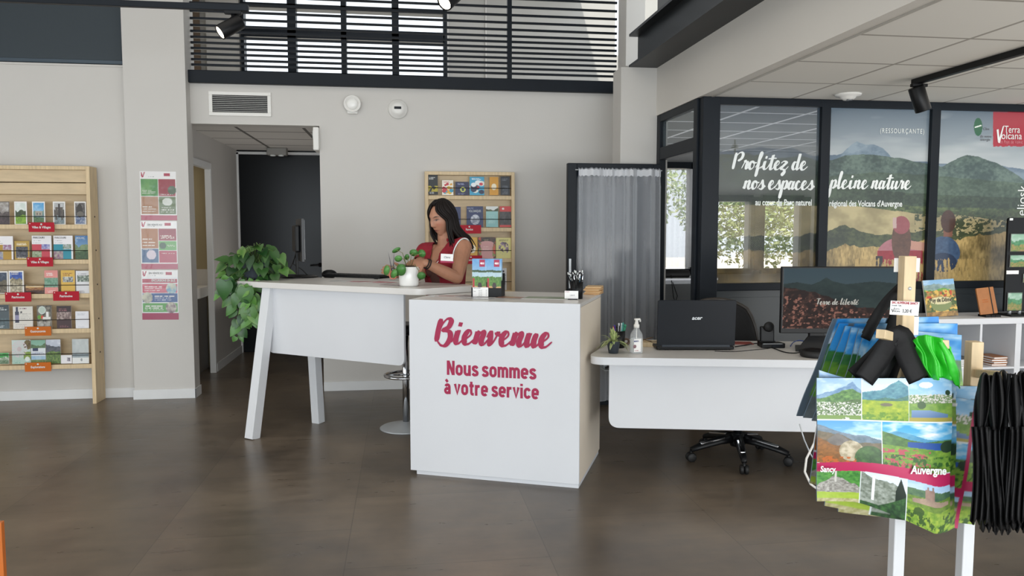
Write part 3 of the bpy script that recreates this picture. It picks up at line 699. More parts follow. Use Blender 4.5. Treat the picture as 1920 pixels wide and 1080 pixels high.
# ---------------- high desk on the left
DZ = 1.09; dl = [(-1.178, 5.758), (0.101, 4.824), (0.47, 5.06), (0.44, 5.2), (-0.80, 6.24)]
hd_ = thing('standing_desk', 'white standing desk with splayed legs whose right end rests on the counter', 'desk', (-0.9, 5.8, 0))
def dloc(x, y, z=0): return Vector((x + 0.9, y - 5.8, z))
top = rounded([(x + 0.9, y - 5.8) for x, y in dl], [0.015, 0.10, 0.05, 0.02, 0.015], 16)
MB().prism(top, DZ - 0.04, DZ).build('desk_top', M['whitetop'], hd_, bevel=0.002)
dv = Vector((1.279, -0.934, 0)).normalized(); nv = Vector((0.59, 0.807, 0)).normalized()
# modesty panel along the front edge
def on_line(px, P, D):
    r = ray(px, 600); A2 = np.array([[r[0], -D.x], [r[1], -D.y]]); s = np.linalg.solve(A2, np.array([P.x, P.y])); return s[1]
P0 = Vector((-1.178, 5.758, 0)) + nv * 0.05
s0 = on_line(502, P0, dv); s1 = on_line(757, P0, dv)
zbm = 0.585
poly = rounded([(s0, zbm), (s1, zbm), (s1, DZ - 0.041), (s0, DZ - 0.041)], [0.05, 0.05, 0, 0], 12)
mx = Matrix(((dv.x, nv.x, 0, P0.x + 0.9), (dv.y, nv.y, 0, P0.y - 5.8), (0, 0, 1, 0), (0, 0, 0, 1))) @ Matrix(((1, 0, 0, 0), (0, 0, 1, 0), (0, 1, 0, 0), (0, 0, 0, 1)))
MB().prism(poly, 0.0, 0.02, mx).build('modesty_panel', M['white'], hd_, bevel=0.001)
fb = gp(473, 822); rbm = gp(597, 792)
ft = Vector((fb.x, fb.y, 0)) + nv * 0.17 + dv * 0.03
MB().bar(dloc(fb.x, fb.y, 0), dloc(ft.x, ft.y, DZ - 0.042), 0.075, 0.075, (dv.x, dv.y, 0)).build('leg', M['whitemetal'], hd_, bevel=0.003)
rt_ = Vector((rbm.x, rbm.y, 0)) - nv * 0.06
MB().bar(dloc(rbm.x, rbm.y, 0), dloc(rt_.x, rt_.y, DZ - 0.042), 0.07, 0.07, (dv.x, dv.y, 0)).build('leg', M['whitemetal'], hd_, bevel=0.003)
MB().bar(dloc(ft.x, ft.y, DZ - 0.06), dloc(rt_.x, rt_.y, DZ - 0.06), 0.05, 0.03).build('leg_bridge', M['whitemetal'], hd_)
q = gp(797, 557, CH)
MB().bar(dloc(q.x + 0.06, q.y + 0.05, CH + 0.0005), dloc(q.x + 0.06, q.y + 0.05, DZ - 0.04), 0.05, 0.05).build('support_block', M['white'], hd_)

# ---------------- low desk on the right
LZ = 0.73
ld = thing('low_desk', 'long white desk attached to the right side of the counter', 'desk', (1.03, 4.297, 0))
FLd = Vector((1.04, 4.285, 0)); e = Vector((1.256, -0.289, 0)).normalized(); nE = Vector((-e.y, e.x, 0))
ptsw = [FLd, FLd + e * 1.75, FLd + e * 1.75 + nE * 0.74, Vector((1.395, 4.966, 0))]
ptop = rounded([(p.x - 1.03, p.y - 4.297) for p in ptsw], [0.10, 0.01, 0.01, 0.005], 20)
MB().prism(ptop, LZ - 0.045, LZ - 0.0003).build('desk_top', M['white'], ld, bevel=0.0015)
MB().prism([(p[0] * 0.999, p[1]) for p in ptop], LZ - 0.0002, LZ).build('worktop_surface', M['whitetop'], ld)
Pm = FLd + nE * 0.09
s0 = on_line(1143, Pm, e); s1 = 1.7
zl = (gp(1200, 802, 0) - Vector((0, 0, 0)))
kk = (np.array([(Pm + e * s0).x, (Pm + e * s0).y, 0]) @ GF)
zpan = dp(1160, 802, float(kk)).z
mx = Matrix(((e.x, nE.x, 0, Pm.x - 1.03), (e.y, nE.y, 0, Pm.y - 4.297), (0, 0, 1, 0), (0, 0, 0, 1))) @ Matrix(((1, 0, 0, 0), (0, 0, 1, 0), (0, 1, 0, 0), (0, 0, 0, 1)))
MB().prism(rounded([(s0, zpan), (s1, zpan), (s1, LZ - 0.046), (s0, LZ - 0.046)], [0.065, 0.0, 0, 0], 14), 0.0, 0.02, mx).build('modesty_panel', M['white'], ld, bevel=0.001)
q = Pm + e * 1.72
MB().bar((q.x - 1.03, q.y - 4.297, (LZ - 0.046) / 2), (q.x + nE.x * .6 - 1.03, q.y + nE.y * .6 - 4.297, (LZ - 0.046) / 2), 0.03, LZ - 0.046).build('end_panel', M['white'], ld)
# cable tray below its left end
q0 = xp(1103, 690, 1.12); 
t = thing('cable_tray', 'small grey cable tray with a black lead under the low desk beside the counter', 'cable tray', (1.27, 4.5, LZ - 0.1))
MB().box(-0.08, 0.12, -0.06, 0.06, -0.012, -0.008).bar((-0.06, 0, -0.01), (-0.06, 0, 0.055), 0.02, 0.004).bar((0.1, 0, -0.01), (0.1, 0, 0.055), 0.02, 0.004).build('tray', M['grey'], t)
MB().tube([(-0.07, -0.03, 0.0), (-0.02, -0.04, 0.012), (0.04, -0.03, 0.03), (0.12, -0.03, 0.03)], [0.006, 0.008, 0.014, 0.016], 8).build('plug_lead', M['rubber'], t)

# ---------------- stool behind the counter
s = gp(772, 804)
t = thing('bar_stool', 'bar stool with a round chromed base behind the counter', 'stool', (s.x - 0.04, s.y + 0.03, 0))
MB().lathe([(0.0005, 0.0), (0.19, 0.0), (0.193, 0.006), (0.18, 0.014), (0.08, 0.03), (0.035, 0.05), (0.0005, 0.05)], 48).build('base', M['grey'], t)
MB().tube([(0, 0, 0.04), (0, 0, 0.70)], 0.024, 20).build('column', M['chrome'], t)
ring = [(math.cos(k * PI / 16) * 0.15, math.sin(k * PI / 16) * 0.15 - 0.02, 0.40) for k in range(33)]
MB().tube(ring, 0.011, 10).tube([(0.02, 0, 0.40), (0.15, -0.02, 0.40)], 0.009, 8).tube([(-0.02, 0, 0.40), (-0.15, -0.02, 0.40)], 0.009, 8).build('footrest', M['chrome'], t)
MB().lathe([(0.0005, 0.70), (0.11, 0.70), (0.145, 0.72), (0.15, 0.75), (0.13, 0.775), (0.0005, 0.765)], 36).build('seat', M['plastic'], t)

# ---------------- office chair behind the low desk
cc = Vector((2.1, 4.58, 0))
t = thing('office_chair', 'black swivel office chair with a polished star base behind the low desk', 'chair', cc)
MB().lathe([(0.0005, 0.09), (0.045, 0.09), (0.05, 0.11), (0.042, 0.165), (0.03, 0.17), (0.0005, 0.17)], 24).build('hub', M['plastic'], t)
MB().tube([(0, 0, 0.15), (0, 0, 0.36)], 0.027, 20).tube([(0, 0, 0.34), (0, 0, 0.42)], 0.02, 16).build('gas_lift', M['chrome'], t)
c1 = gp(1394, 887) - cc; a0 = math.atan2(c1.y, c1.x)
for k in range(5):
    an = a0 + k * 2 * PI / 5; u = Vector((math.cos(an), math.sin(an), 0))
    arm = MB().tube([u * 0.03 + Vector((0, 0, 0.14)), u * 0.12 + Vector((0, 0, 0.128)), u * 0.24 + Vector((0, 0, 0.1)), u * 0.31 + Vector((0, 0, 0.075))], [(0.034, 0.022), (0.03, 0.018), (0.025, 0.015), (0.018, 0.013)], 12).build('base_arm', M['plastic'], t)
    MB().bar(u * 0.09 + Vector((0, 0, 0.145)), u * 0.25 + Vector((0, 0, 0.113)), 0.04, 0.012, w2=0.03).build('chrome_cap', M['chrome'], arm, bevel=0.004)
    qv = Vector((-u.y, u.x, 0)); cs = thing('caster', None, None, u * 0.31); cs.parent = t
    for sd in (-1, 1):
        MB().lathe([(0.0005, -0.011), (0.024, -0.011), (0.029, -0.006), (0.029, 0.006), (0.024, 0.011), (0.0005, 0.011)], 20, qv * (sd * 0.014) + Vector((0, 0, 0.03)), Vector((0, 0, 1)).rotation_difference(qv).to_matrix().to_4x4()).build('wheel', M['rubber'], cs)
    MB().tube([(0, 0, 0.03), (0, 0, 0.075)], 0.01, 8).build('swivel_pin', M['plastic'], cs)
MB().prism(rounded([(-0.24, -0.24), (0.24, -0.24), (0.22, 0.22), (-0.22, 0.22)], 0.08), 0.43, 0.49).build('seat', mat('black upholstery', '#1d1d1f', 0.85, var=0.1, scale=50), t, bevel=0.015)
# backrest: a curved shell facing the desk
bl = dp(1378, 600, 5.02); bw = 0.26
def shell(u, v):
    x = (u - .5) * 2; w_ = bw * (1 - 0.25 * v ** 3) ; zz = 0.58 + 0.40 * v - 0.06 * (abs(x) ** 2.5) * v
    return Vector((x * w_, 0.36 - 0.07 * x * x + 0.05 * v * v, zz))
MB().grid(shell, 20, 12).build('backrest', mat('black upholstery', '#1d1d1f', 0.85), t, solid=0.045, bevel=0.01)
rim = [shell(0, k / 8) for k in range(9)] + [shell(k / 14, 1) for k in range(1, 15)] + [shell(1, 1 - k / 8) for k in range(1, 9)]
MB().tube([(p.x * 1.02, p.y - 0.005, p.z + 0.006) for p in rim], 0.014, 8).build('back_frame', mat('grey brown frame', '#37322e', 0.4), t)
MB().tube([(0, 0.1, 0.42), (0, 0.3, 0.44), (0, 0.385, 0.52), (0, 0.375, 0.66)], 0.022, 10).build('back_support', M['plastic'], t)
for sd in (-1, 1):
    MB().tube([(sd * 0.22, 0.05, 0.44), (sd * 0.29, 0.05, 0.5), (sd * 0.29, 0.05, 0.635)], 0.016, 10).box(sd * 0.29 - 0.035, sd * 0.29 + 0.035, -0.08, 0.16, 0.63, 0.655).build('armrest', M['plastic'], t)

# ---------------- open door leaf with a sheer curtain
DY = 6.17; xl = yp(1063, 400, DY).x; xr = XS - 0.005; zd = yp(1063, 306, DY).z
t = thing('glazed_door', 'dark framed glass door standing open, its leaf flat beside the partition', 'door', (xl, DY, 0))
W = xr - xl; fr = 0.075
MB().box(0, fr, -0.03, 0.03, 0.01, zd).box(W - 0.055, W, -0.03, 0.03, 0.01, zd).box(fr, W - 0.055, -0.03, 0.03, zd - 0.05, zd).box(fr, W - 0.055, -0.03, 0.03, 0.01, 0.12).build('door_frame', M['dark'], t, bevel=0.004)
bx(fr, W - 0.055, -0.004, 0.004, 0.12, zd - 0.05).build('door_glass', glassmat('smoked door glass', '#323a44', 0.1, 0.93), t)
zl0 = yp(1064, 540, DY).z
bx(0.012, 0.03, -0.034, -0.03, zl0, zl0 + 0.24).build('lock_plate', M['grey'], t)
MB().lathe([(0.018, 0.0), (0.018, 0.012), (0.0005, 0.014)], 16, (0.022, -0.03, zl0 + 0.11), Matrix.Rotation(PI / 2, 4, 'X')).build('lock_cylinder', M['chrome'], t)
# curtain cloth
def curt_mat():
    m, nt, b = nodemat('sheer grey voile')
    nz = nt.nodes.new('ShaderNodeTexNoise'); nz.inputs['Scale'].default_value = 400
    b.inputs['Base Color'].default_value = L('#d3d6db'); b.inputs['Roughness'].default_value = 0.9
    lw = nt.nodes.new('ShaderNodeLayerWeight'); lw.inputs['Blend'].default_value = 0.55
    mr = nt.nodes.new('ShaderNodeMapRange'); mr.inputs['To Min'].default_value = 0.25; mr.inputs['To Max'].default_value = 0.95
    nt.links.new(lw.outputs['Facing'], mr.inputs['Value']); nt.links.new(mr.outputs['Result'], b.inputs['Alpha'])
    return m
x0c = yp(1081, 318, DY).x - xl; x1c = yp(1236, 318, DY).x - xl; zc1 = yp(1150, 317, DY).z
def cur(u, v):
    ph = u * 2 * PI
    f = 0.026 * math.sin(ph * 3.1 + 1.9 * math.sin(ph * 1.3)) + 0.014 * math.sin(ph * 7 + 2.2 * math.sin(ph * 2) + 1.2 * v) + 0.0035 * math.sin(ph * 15 + 3 * math.sin(ph * 1.7))
    amp = 0.5 + 0.5 * (1 - v) if v < 0.93 else 0.9
    uu = u + 0.016 * math.sin(ph * 3.1 + 2 + v)
    return Vector((x0c + (x1c - x0c) * uu, -0.078 + f * amp, 0.05 + (zc1 - 0.05) * v + (0.004 * math.sin(ph * 22) if v > .99 else 0)))
t = thing('sheer_curtain', 'sheer grey curtain gathered over the open glass door', 'curtain', (xl, DY, 0))
MB().grid(cur, 240, 40).build('curtain_cloth', curt_mat(), t)
zh = yp(1150, 329, DY).z
MB().grid(lambda u, v: cur(u, 0.995) + Vector((0, -0.003, -(1 - v) * (zc1 - zh))), 240, 3).build('heading_band', mat('voile heading', '#c9cbcf', 0.9), t)
MB().tube([(x0c - 0.02, -0.045, zc1 - 0.012), (x1c + 0.01, -0.045, zc1 - 0.012)], 0.005, 8).build('curtain_rod', M['grey'], t)
# soundbar and cabinet seen through the door opening
YB = 7.6
a = yp(1248, 522, YB); b = yp(1345, 522, YB)
t = thing('office_cabinet', 'low light grey cabinet in the office seen through the door opening', 'cabinet', (a.x, YB, 0))
bx(0, b.x - a.x, 0, 0.4, 0, a.z - 0.02).build('carcass', mat('grey cabinet', '#8d9092', 0.5), t, bevel=0.003)
bx(-0.005, b.x - a.x + 0.005, -0.01, 0.4, a.z - 0.02, a.z).build('cabinet_top', M['white'], t, bevel=0.003)
c = yp(1273, 514, YB)
t2 = thing('soundbar', 'black rounded speaker bar lying on the office cabinet with a dangling lead', 'speaker', (c.x, YB + 0.06, a.z))
MB().tube([(-0.13, 0, 0.042), (-0.125, 0, 0.042), (0.125, 0, 0.042), (0.13, 0, 0.042)], [0.03, 0.04, 0.04, 0.03], 16).build('speaker_body', M['rubber'], t2)
MB().tube([(-0.08, -0.04, 0.03), (-0.08, -0.08, -0.05), (-0.06, -0.08, -0.2), (-0.04, -0.08, -0.24), (-0.02, -0.08, -0.18), (-0.05, -0.08, -0.1), (-0.07, -0.075, -0.04)], 0.004, 6).build('lead', M['rubber'], t2)
# ================================================================ PRINTS ON THE PARTITION
pscr = lambda X, Z, Yp: None
def to_photo(X, Z, Yp):
    """where points of a plane stand in the measured photograph frame"""
    v0 = X; v1 = np.full_like(X, Yp); v2 = Z - EYE
    f = v0 * FWD[0] + v1 * FWD[1] + v2 * FWD[2]; r = v0 * RGT[0] + v1 * RGT[1]; u = v0 * UPV[0] + v1 * UPV[1] + v2 * UPV[2]
    return 960 + F * r / f, 540 - F * u / f
def mural(px, py):
    """volcano landscape of the window film, drawn in measured units"""
    t = (py - 195) / 150
    img = mixc(flat(px, '#566878'), flat(px, '#c2c6c5'), t)
    img = mixc(img, flat(px, '#d3d6d4'), (fbm(px / 160, py / 40, 3) - 0.55) * 1.6)
    n1 = fbm(px / 14, py / 10, 5); n2 = fbm(px / 5, py / 4, 8); n3 = fbm(px / 40, py / 30, 2)
    def ridge(xs, ys, ca, cb, n, rough=4):
        y = np.interp(px, xs, ys) + (fbm(px / 18, px * 0, 9) - .5) * rough
        c = mixc(flat(px, ca), flat(px, cb), (n - .5) * 1.5 + (n3 - .5) * 1.8 + .5)
        put(img, py > y, c)
    ridge([1340, 1380, 1430, 1460, 1485, 1520, 1550, 1590, 1760, 1810, 1860, 1890, 1930], [285, 282, 276, 280, 276, 292, 290, 291, 306, 308, 306, 314, 318], '#56697c', '#7a8b98', n1)
    ridge([1540, 1565, 1580, 1595, 1607, 1622, 1640, 1655, 1668, 1700, 1760], [300, 292, 288, 272, 264, 270, 271, 277, 290, 330, 340], '#566b7d', '#8496a3', n1)
    ridge([1340, 1400, 1440, 1500, 1530, 1560, 1590, 1615, 1650, 1690, 1740, 1768, 1800, 1813, 1830, 1870, 1910, 1930], [290, 287, 300, 292, 300, 300, 291, 288, 291, 297, 308, 312, 294, 291, 293, 306, 330, 345], '#384a48', '#62756c', n2)
    ridge([1340, 1480, 1560, 1640, 1760, 1850, 1930], [322, 326, 330, 322, 330, 338, 345], '#34453a', '#566858', n2)
    ridge([1340, 1540, 1600, 1700, 1780, 1930], [350, 352, 350, 362, 366, 372], '#273429', '#465743', n2)
    ridge([1340, 1540, 1600, 1740, 1930], [378, 380, 378, 388, 392], '#2c3a28', '#6c7a4c', n2)
    # meadow
    ridge([1340, 1540, 1600, 1700, 1745, 1790, 1850, 1930], [384, 386, 385, 398, 404, 402, 410, 420], '#8f8460', '#b3a67c', n3, 3)
    m = (py > 396) & (py < 446) & (px > 1715) & (n2 * .7 + n3 * .5 > .62); put(img, m, '#3c452f')
    ridge([1340, 1500, 1560, 1575, 1600, 1640, 1690, 1760, 1800, 1930], [446, 442, 430, 424, 426, 440, 436, 432, 444, 418], '#2b3325', '#4f5739', n2, 10)
    g = fbm((px + 6 * fbm(px / 30, py / 30, 41)) / 2.6, (py + px * .25) / 9, 12); g2 = fbm(px / 22, py / 16, 21)
    ridge([1340, 1450, 1540, 1600, 1640, 1740, 1790, 1850, 1930], [468, 474, 470, 458, 462, 452, 448, 440, 432], '#665733', '#bfa46c', g * .75 + g2 * .25, 14)
    return img
def hikers(img, px, py):
    d = lambda x, y, rx, ry: disc(px, py, x, y, rx, ry)
    n = fbm(px / 5, py / 5, 4)
    # woman with a pink cap
    put(img, d(1687, 480, 43, 34) & (py < 475), mixc(flat(px, '#9a5f68'), flat(px, '#ad767c'), n))
    put(img, (px > 1645) & (px < 1730) & (py > 470) & (py < 531), mixc(flat(px, '#a02a35'), flat(px, '#7c1f2b'), n))
    put(img, (px > 1642) & (px < 1655) & (py > 480) & (py < 500), '#2b2626')
    put(img, (np.abs(py - (460 + (px - 1712) * .12)) < 8) & (px > 1705) & (px < 1742), '#b98a78')
    put(img, d(1690, 452, 18, 42) & (py > 420), mixc(flat(px, '#4a342b'), flat(px, '#6c4c3c'), n))
    put(img, d(1690, 422, 16, 17), mixc(flat(px, '#85444a'), flat(px, '#955458'), n))
    put(img, (px > 1674) & (px < 1681) & (py > 408) & (py < 428), '#b9a09a')
    # man in a blue shirt
    put(img, d(1768, 474, 32, 31) & (py > 443), mixc(flat(px, '#2c3f5c'), flat(px, '#46607f'), n))
    put(img, d(1768, 492, 26, 18), '#22324c')
    put(img, rect(px, py, 1769, 1786, 425, 444), '#7a5040')
    put(img, d(1778, 415, 14, 21), mixc(flat(px, '#39241c'), flat(px, '#4f3429'), n))
    g = fbm(px / 3, py / 12, 33)
    put(img, (py > 494 - 14 * g) & (g > .46) & (px < 1850) & (px > 1600), mixc(flat(px, '#8d7646'), flat(px, '#c1a56b'), g))
    return img
YF = YP - 0.004
def film(name, label, a, b, alpha, res, glassy=True):
    X0 = px_(a) ; X1 = px_(b); Z0 = zb0; Z1 = ztop - 0.055
    def fn(U, W):
        px, py = to_photo(X0 + (X1 - X0) * U, Z0 + (Z1 - Z0) * W, YF)
        img = mural(px, py)
        if a > 1500: img = hikers(img, px, py)
        if a < 1400:
            ax = np.abs(px - 1378); put(img, (py > 262) & (py < 300) & ((ax < 1.4) | ((np.abs(py - 272 - 5 * np.floor((py - 264) / 10)) < 1.6) & (ax < (py - 258) * .35))), '#3a4a3a')
            put(img, (py > 290) & (py < 320) & (px < 1440) & (fbm(px / 9, py / 6, 17) > .47), '#4f5d49')
        if a > 1600:
            put(img, disc(px, py, 1834, 238, 8, 17), '#1f5c40')
            put(img, (np.abs(py - 237 + (px - 1834) * .3) < 1.2) & (np.abs(px - 1834) < 6), '#e8efe8')
            put(img, (px > 1862) & (px < 1925) & (py > 210) & (py < 273 + 3 * vnoise(px / 4, py * 0)), '#a3283a')
        return img
    m = paintmat('film ' + name, 0.3, alpha=alpha, coat=0.35)
    t = thing('window_film', label, 'window film', ((X0 + X1) / 2, YF, Z0))
    print_panel('printed_film', X1 - X0, Z1 - Z0, fn, res, int(res * (Z1 - Z0) / (X1 - X0)), m, t, thick=0)
    return t
f1 = film('one', 'see-through landscape film on the first partition pane, office windows showing behind', 1346, 1534, 0.4, 260)
f2 = film('two', 'landscape film with distant volcano and seated hiker in a pink cap, middle partition pane', 1552, 1739, 0.985, 320)
f3 = film('three', 'landscape film with a round green hill and hiker in blue, right partition pane', 1755, 2080, 0.985, 460)
def fl(t, px, py):
    p = yp(px, py, YF); return (p.x - t.location.x, -0.003, p.z - t.location.z)
def fw_(a, b): return px_(b) - px_(a)
brush('Profitez de', 0.062, M['lwhite'], f1, fl(f1, 1442, 318), width=fw_(1374, 1512), heavy=.3, thin=.1)
brush('nos espaces', 0.062, M['lwhite'], f1, fl(f1, 1458, 355), width=fw_(1392, 1524), heavy=.3, thin=.1)
lettering('au cœur du Parc naturel', 0.062, M['lwhite'], f1, fl(f1, 1469, 385), fit=fw_(1416, 1522), bold=0.0012)
brush('pleine nature', 0.062, M['lwhite'], f2, fl(f2, 1630, 354), width=fw_(1555, 1706), heavy=.3, thin=.1)
lettering('régional des Volcans d\'Auvergne', 0.062, M['lwhite'], f2, fl(f2, 1623, 387), fit=fw_(1555, 1692), bold=0.0012)
lettering('(RESSOURÇANTE)', 0.05, M['lwhite'], f2, fl(f2, 1691, 250), fit=fw_(1650, 1732), spacing=1.25)
lettering('Terra', 0.075, M['lwhite'], f3, fl(f3, 1897, 249), fit=fw_(1883, 1912))
lettering('olcana', 0.075, M['lwhite'], f3, fl(f3, 1896, 261), fit=fw_(1877, 1915))
p = fl(f3, 1872, 256)
MB().add([(p[0] - .02, p[1], p[2] + .05), (p[0] - .004, p[1], p[2] + .055), (p[0] + .006, p[1], p[2] - .01), (p[0] + .03, p[1], p[2] + .075), (p[0] + .042, p[1], p[2] + .085), (p[0] + .012, p[1], p[2] - .05), (p[0] - .004, p[1], p[2] - .045)], [(0, 1, 2, 6), (2, 3, 4, 5), (2, 5, 6)]).build('tick_logo', M['lwhite'], f3)
lettering('Les Pays de Volvic', 0.035, mat('pale red print', '#cf7f88', .5), f3, fl(f3, 1894, 269), sx=0.8)
lettering('Clos', 0.028, M['lgrey'], f3, fl(f3, 1849, 244)); lettering('de votre', 0.028, M['lgrey'], f3, fl(f3, 1848, 258)); lettering('énergie', 0.028, M['lgrey'], f3, fl(f3, 1847, 264))
lettering('eliosk', 0.11, M['lwhite'], f3, fl(f3, 1922, 405), rot=(PI / 2, -PI / 2, 0), sx=0.9, align='LEFT')

# ================================================================ BROCHURE RACKS
def img_photo(seed, sky=('#6f93b8', '#cfd8da'), hills=('#4c5a4a', '#7c8a66'), fg=('#4a6a2f', '#8aa04e'), border='#eceae6', bw=0.08, hz=.55, title=None, extra=None):
    def fn(U, W):
        r = np.random.RandomState(seed).rand(12)
        img = land(U, W, sky, [([hz + .2 * (r[k] - .3) for k in range(5)], .1, 4, hills[0], hills[1], 9), ([hz - .2 + .15 * (r[k + 5] - .5) for k in range(4)], .06, 6, fg[0], fg[1], 12)], seed, 0.4)
        if extra: extra(img, U, W)
        if title: lines(img, U, W, .15, .85, .84, .95, 2, title, seed, .6)
        if bw: put(img, (U < bw) | (U > 1 - bw) | (W > 1 - bw * .6) | (W < bw * .3), border)
        return img
    return fn
def img_blocks(c1, c2, c3, c4, seed):
    def fn(U, W):
        img = flat(U, '#eae8ea')
        lines(img, U, W, .1, .5, .77, .80, 1, '#6a6a70', seed); lines(img, U, W, .08, .5, .68, .72, 1, '#77777c', seed + 1)
        put(img, (W < .64) & (U < .93), c1); put(img, rect(U, W, .5, .93, .42, .64), tex(U, W, c2, '#c9c9d8', 14, seed))
        put(img, rect(U, W, 0, .65, .0, .33), tex(U, W, c3, '#b8bfa5', 16, seed + 3)); put(img, rect(U, W, .5, .93, 0, .35), c4)
        return img
    return fn
def img_plain(c, seed, band=None, text='#e9e5e0', pic=None, pr=(.15, .85, .2, .55), picb='#e4e0d8'):
    def fn(U, W):
        img = tex(U, W, c, c, 2)
        if band: put(img, W > .72, band)
        if pic:
            img = put(img, rect(U, W, *pr), tex(U, W, pic, picb, 14, seed, con=3))
        lines(img, U, W, .15, .85, .78, .92, 2, text, seed, .55); lines(img, U, W, .2, .8, .06, .16, 2, text, seed + 2, .4)
        return img
    return fn
rack_parts = {}
def stand_rack(name, label, X0, X1, Yf, Yb, ztop, lips, lipy, wires, leg_floor=True, header=()):
    t = thing(name, label, 'rack', (X0, Yf, 0))
    W = X1 - X0; D = Yb - Yf
    bx(0.03, W - 0.03, D - 0.012, D, lips[-1] - 0.06, ztop - 0.02).build('back_panel', M['wood'], t)
    for x in (0, W - 0.03):
        MB().add([Vector(q) for q in ((x, -0.05, 0), (x + .03, -0.05, 0), (x + .03, D, 0), (x, D, 0), (x, 0.0, ztop), (x + .03, 0.0, ztop), (x + .03, D, ztop), (x, D, ztop))], [(3, 2, 1, 0), (4, 5, 6, 7), (0, 1, 5, 4), (1, 2, 6, 5), (2, 3, 7, 6), (3, 0, 4, 7)]).build('side_post', M['woodedge'], t, bevel=0.002)
    bx(0.03, W - 0.03, 0.0, D, ztop - 0.03, ztop).build('top_board', M['woodedge'], t, bevel=0.002)
    for (a, b) in header: bx(0.03, W - 0.03, 0.03, D - 0.012, a, b).build('header_board', M['wood'], t, bevel=0.002)
    for z in lips:
        MB().box(0.03, W - 0.03, 0.0, 0.016, z - lipy, z).box(0.03, W - 0.03, 0.016, D - 0.012, z - lipy, z - lipy + 0.014).build('shelf', M['woodedge'], t, bevel=0.0015)
    for z in wires:
        MB().tube([(0.03, 0.006, z), (W - 0.03, 0.006, z)], 0.0028, 6).build('retaining_cord', M['rubber'], t)
    for z in wires:
        MB().lathe([(0.0005, 0), (0.007, 0), (0.007, 0.003), (0.0005, 0.004)], 12, (W, D * .45, z), Matrix.Rotation(PI / 2, 4, 'Y')).build('cord_knot', M['rubber'], t)
    return t
# left rack
YR = 6.88; YRb = 7.035
rX1 = yp(175, 500, YR).x; rX0 = -3.62
zr = lambda y, px=100: yp(px, y, YR).z
lipsL = [zr(421), zr(487), zr(551), zr(617), zr(684)]
stand_rack('brochure_rack', 'wide pale wooden brochure rack leaning by the left wall, five shelves of leaflets', rX0, rX1, YR, YRb, zr(311), lipsL, 0.036, [zr(y) for y in (406, 470, 535, 600, 664)], header=((zr(341), zr(318)), (zr(364), zr(343))))
def leaf_on(rack_Y, name, label, group, x0, x1, ytop, ybot, fn, m=None, n=(44, 64), lean=0.045, cat='leaflet', thick=0.008, backoff=0.075, back='#dcd8d2'):
    a = yp(x0, ybot, rack_Y); b = yp(x1, ybot, rack_Y); c = yp((x0 + x1) / 2, ytop, rack_Y)
    h = c.z - a.z
    o = print_panel(name, b.x - a.x, h, fn, n[0], n[1], m or M['print'], None, ((a.x + b.x) / 2, rack_Y, a.z + 0.001), (-lean, 0, 0), thick, back)
    return tag(o, label, cat, group)
YL = YR + 0.03
R1 = 'leaflets on the top filled shelf of the left rack'; R2 = 'brochures on the second shelf of the left rack'; R3 = 'brochures on the third shelf of the left rack'; R4 = 'brochures on the fourth shelf of the left rack'; R5 = 'brochures on the bottom shelf of the left rack'
def arch(img, U, W): put(img, rect(U, W, .2, .8, .2, .75) & ~disc(U, W, .5, .4, .2, .3), '#5d5650'); put(img, rect(U, W, .42, .58, .3, .9), '#3f3a3a')
def house(img, U, W): put(img, rect(U, W, .25, .78, .38, .58), '#a79f90'); put(img, rect(U, W, .35, .42, .42, .5), '#4c4a4a'); put(img, rect(U, W, .58, .65, .42, .5), '#4c4a4a')
def people(img, U, W): put(img, disc(U, W, .45, .6, .25, .3), '#3a3632'); put(img, disc(U, W, .5, .45, .3, .12), '#6a665f')
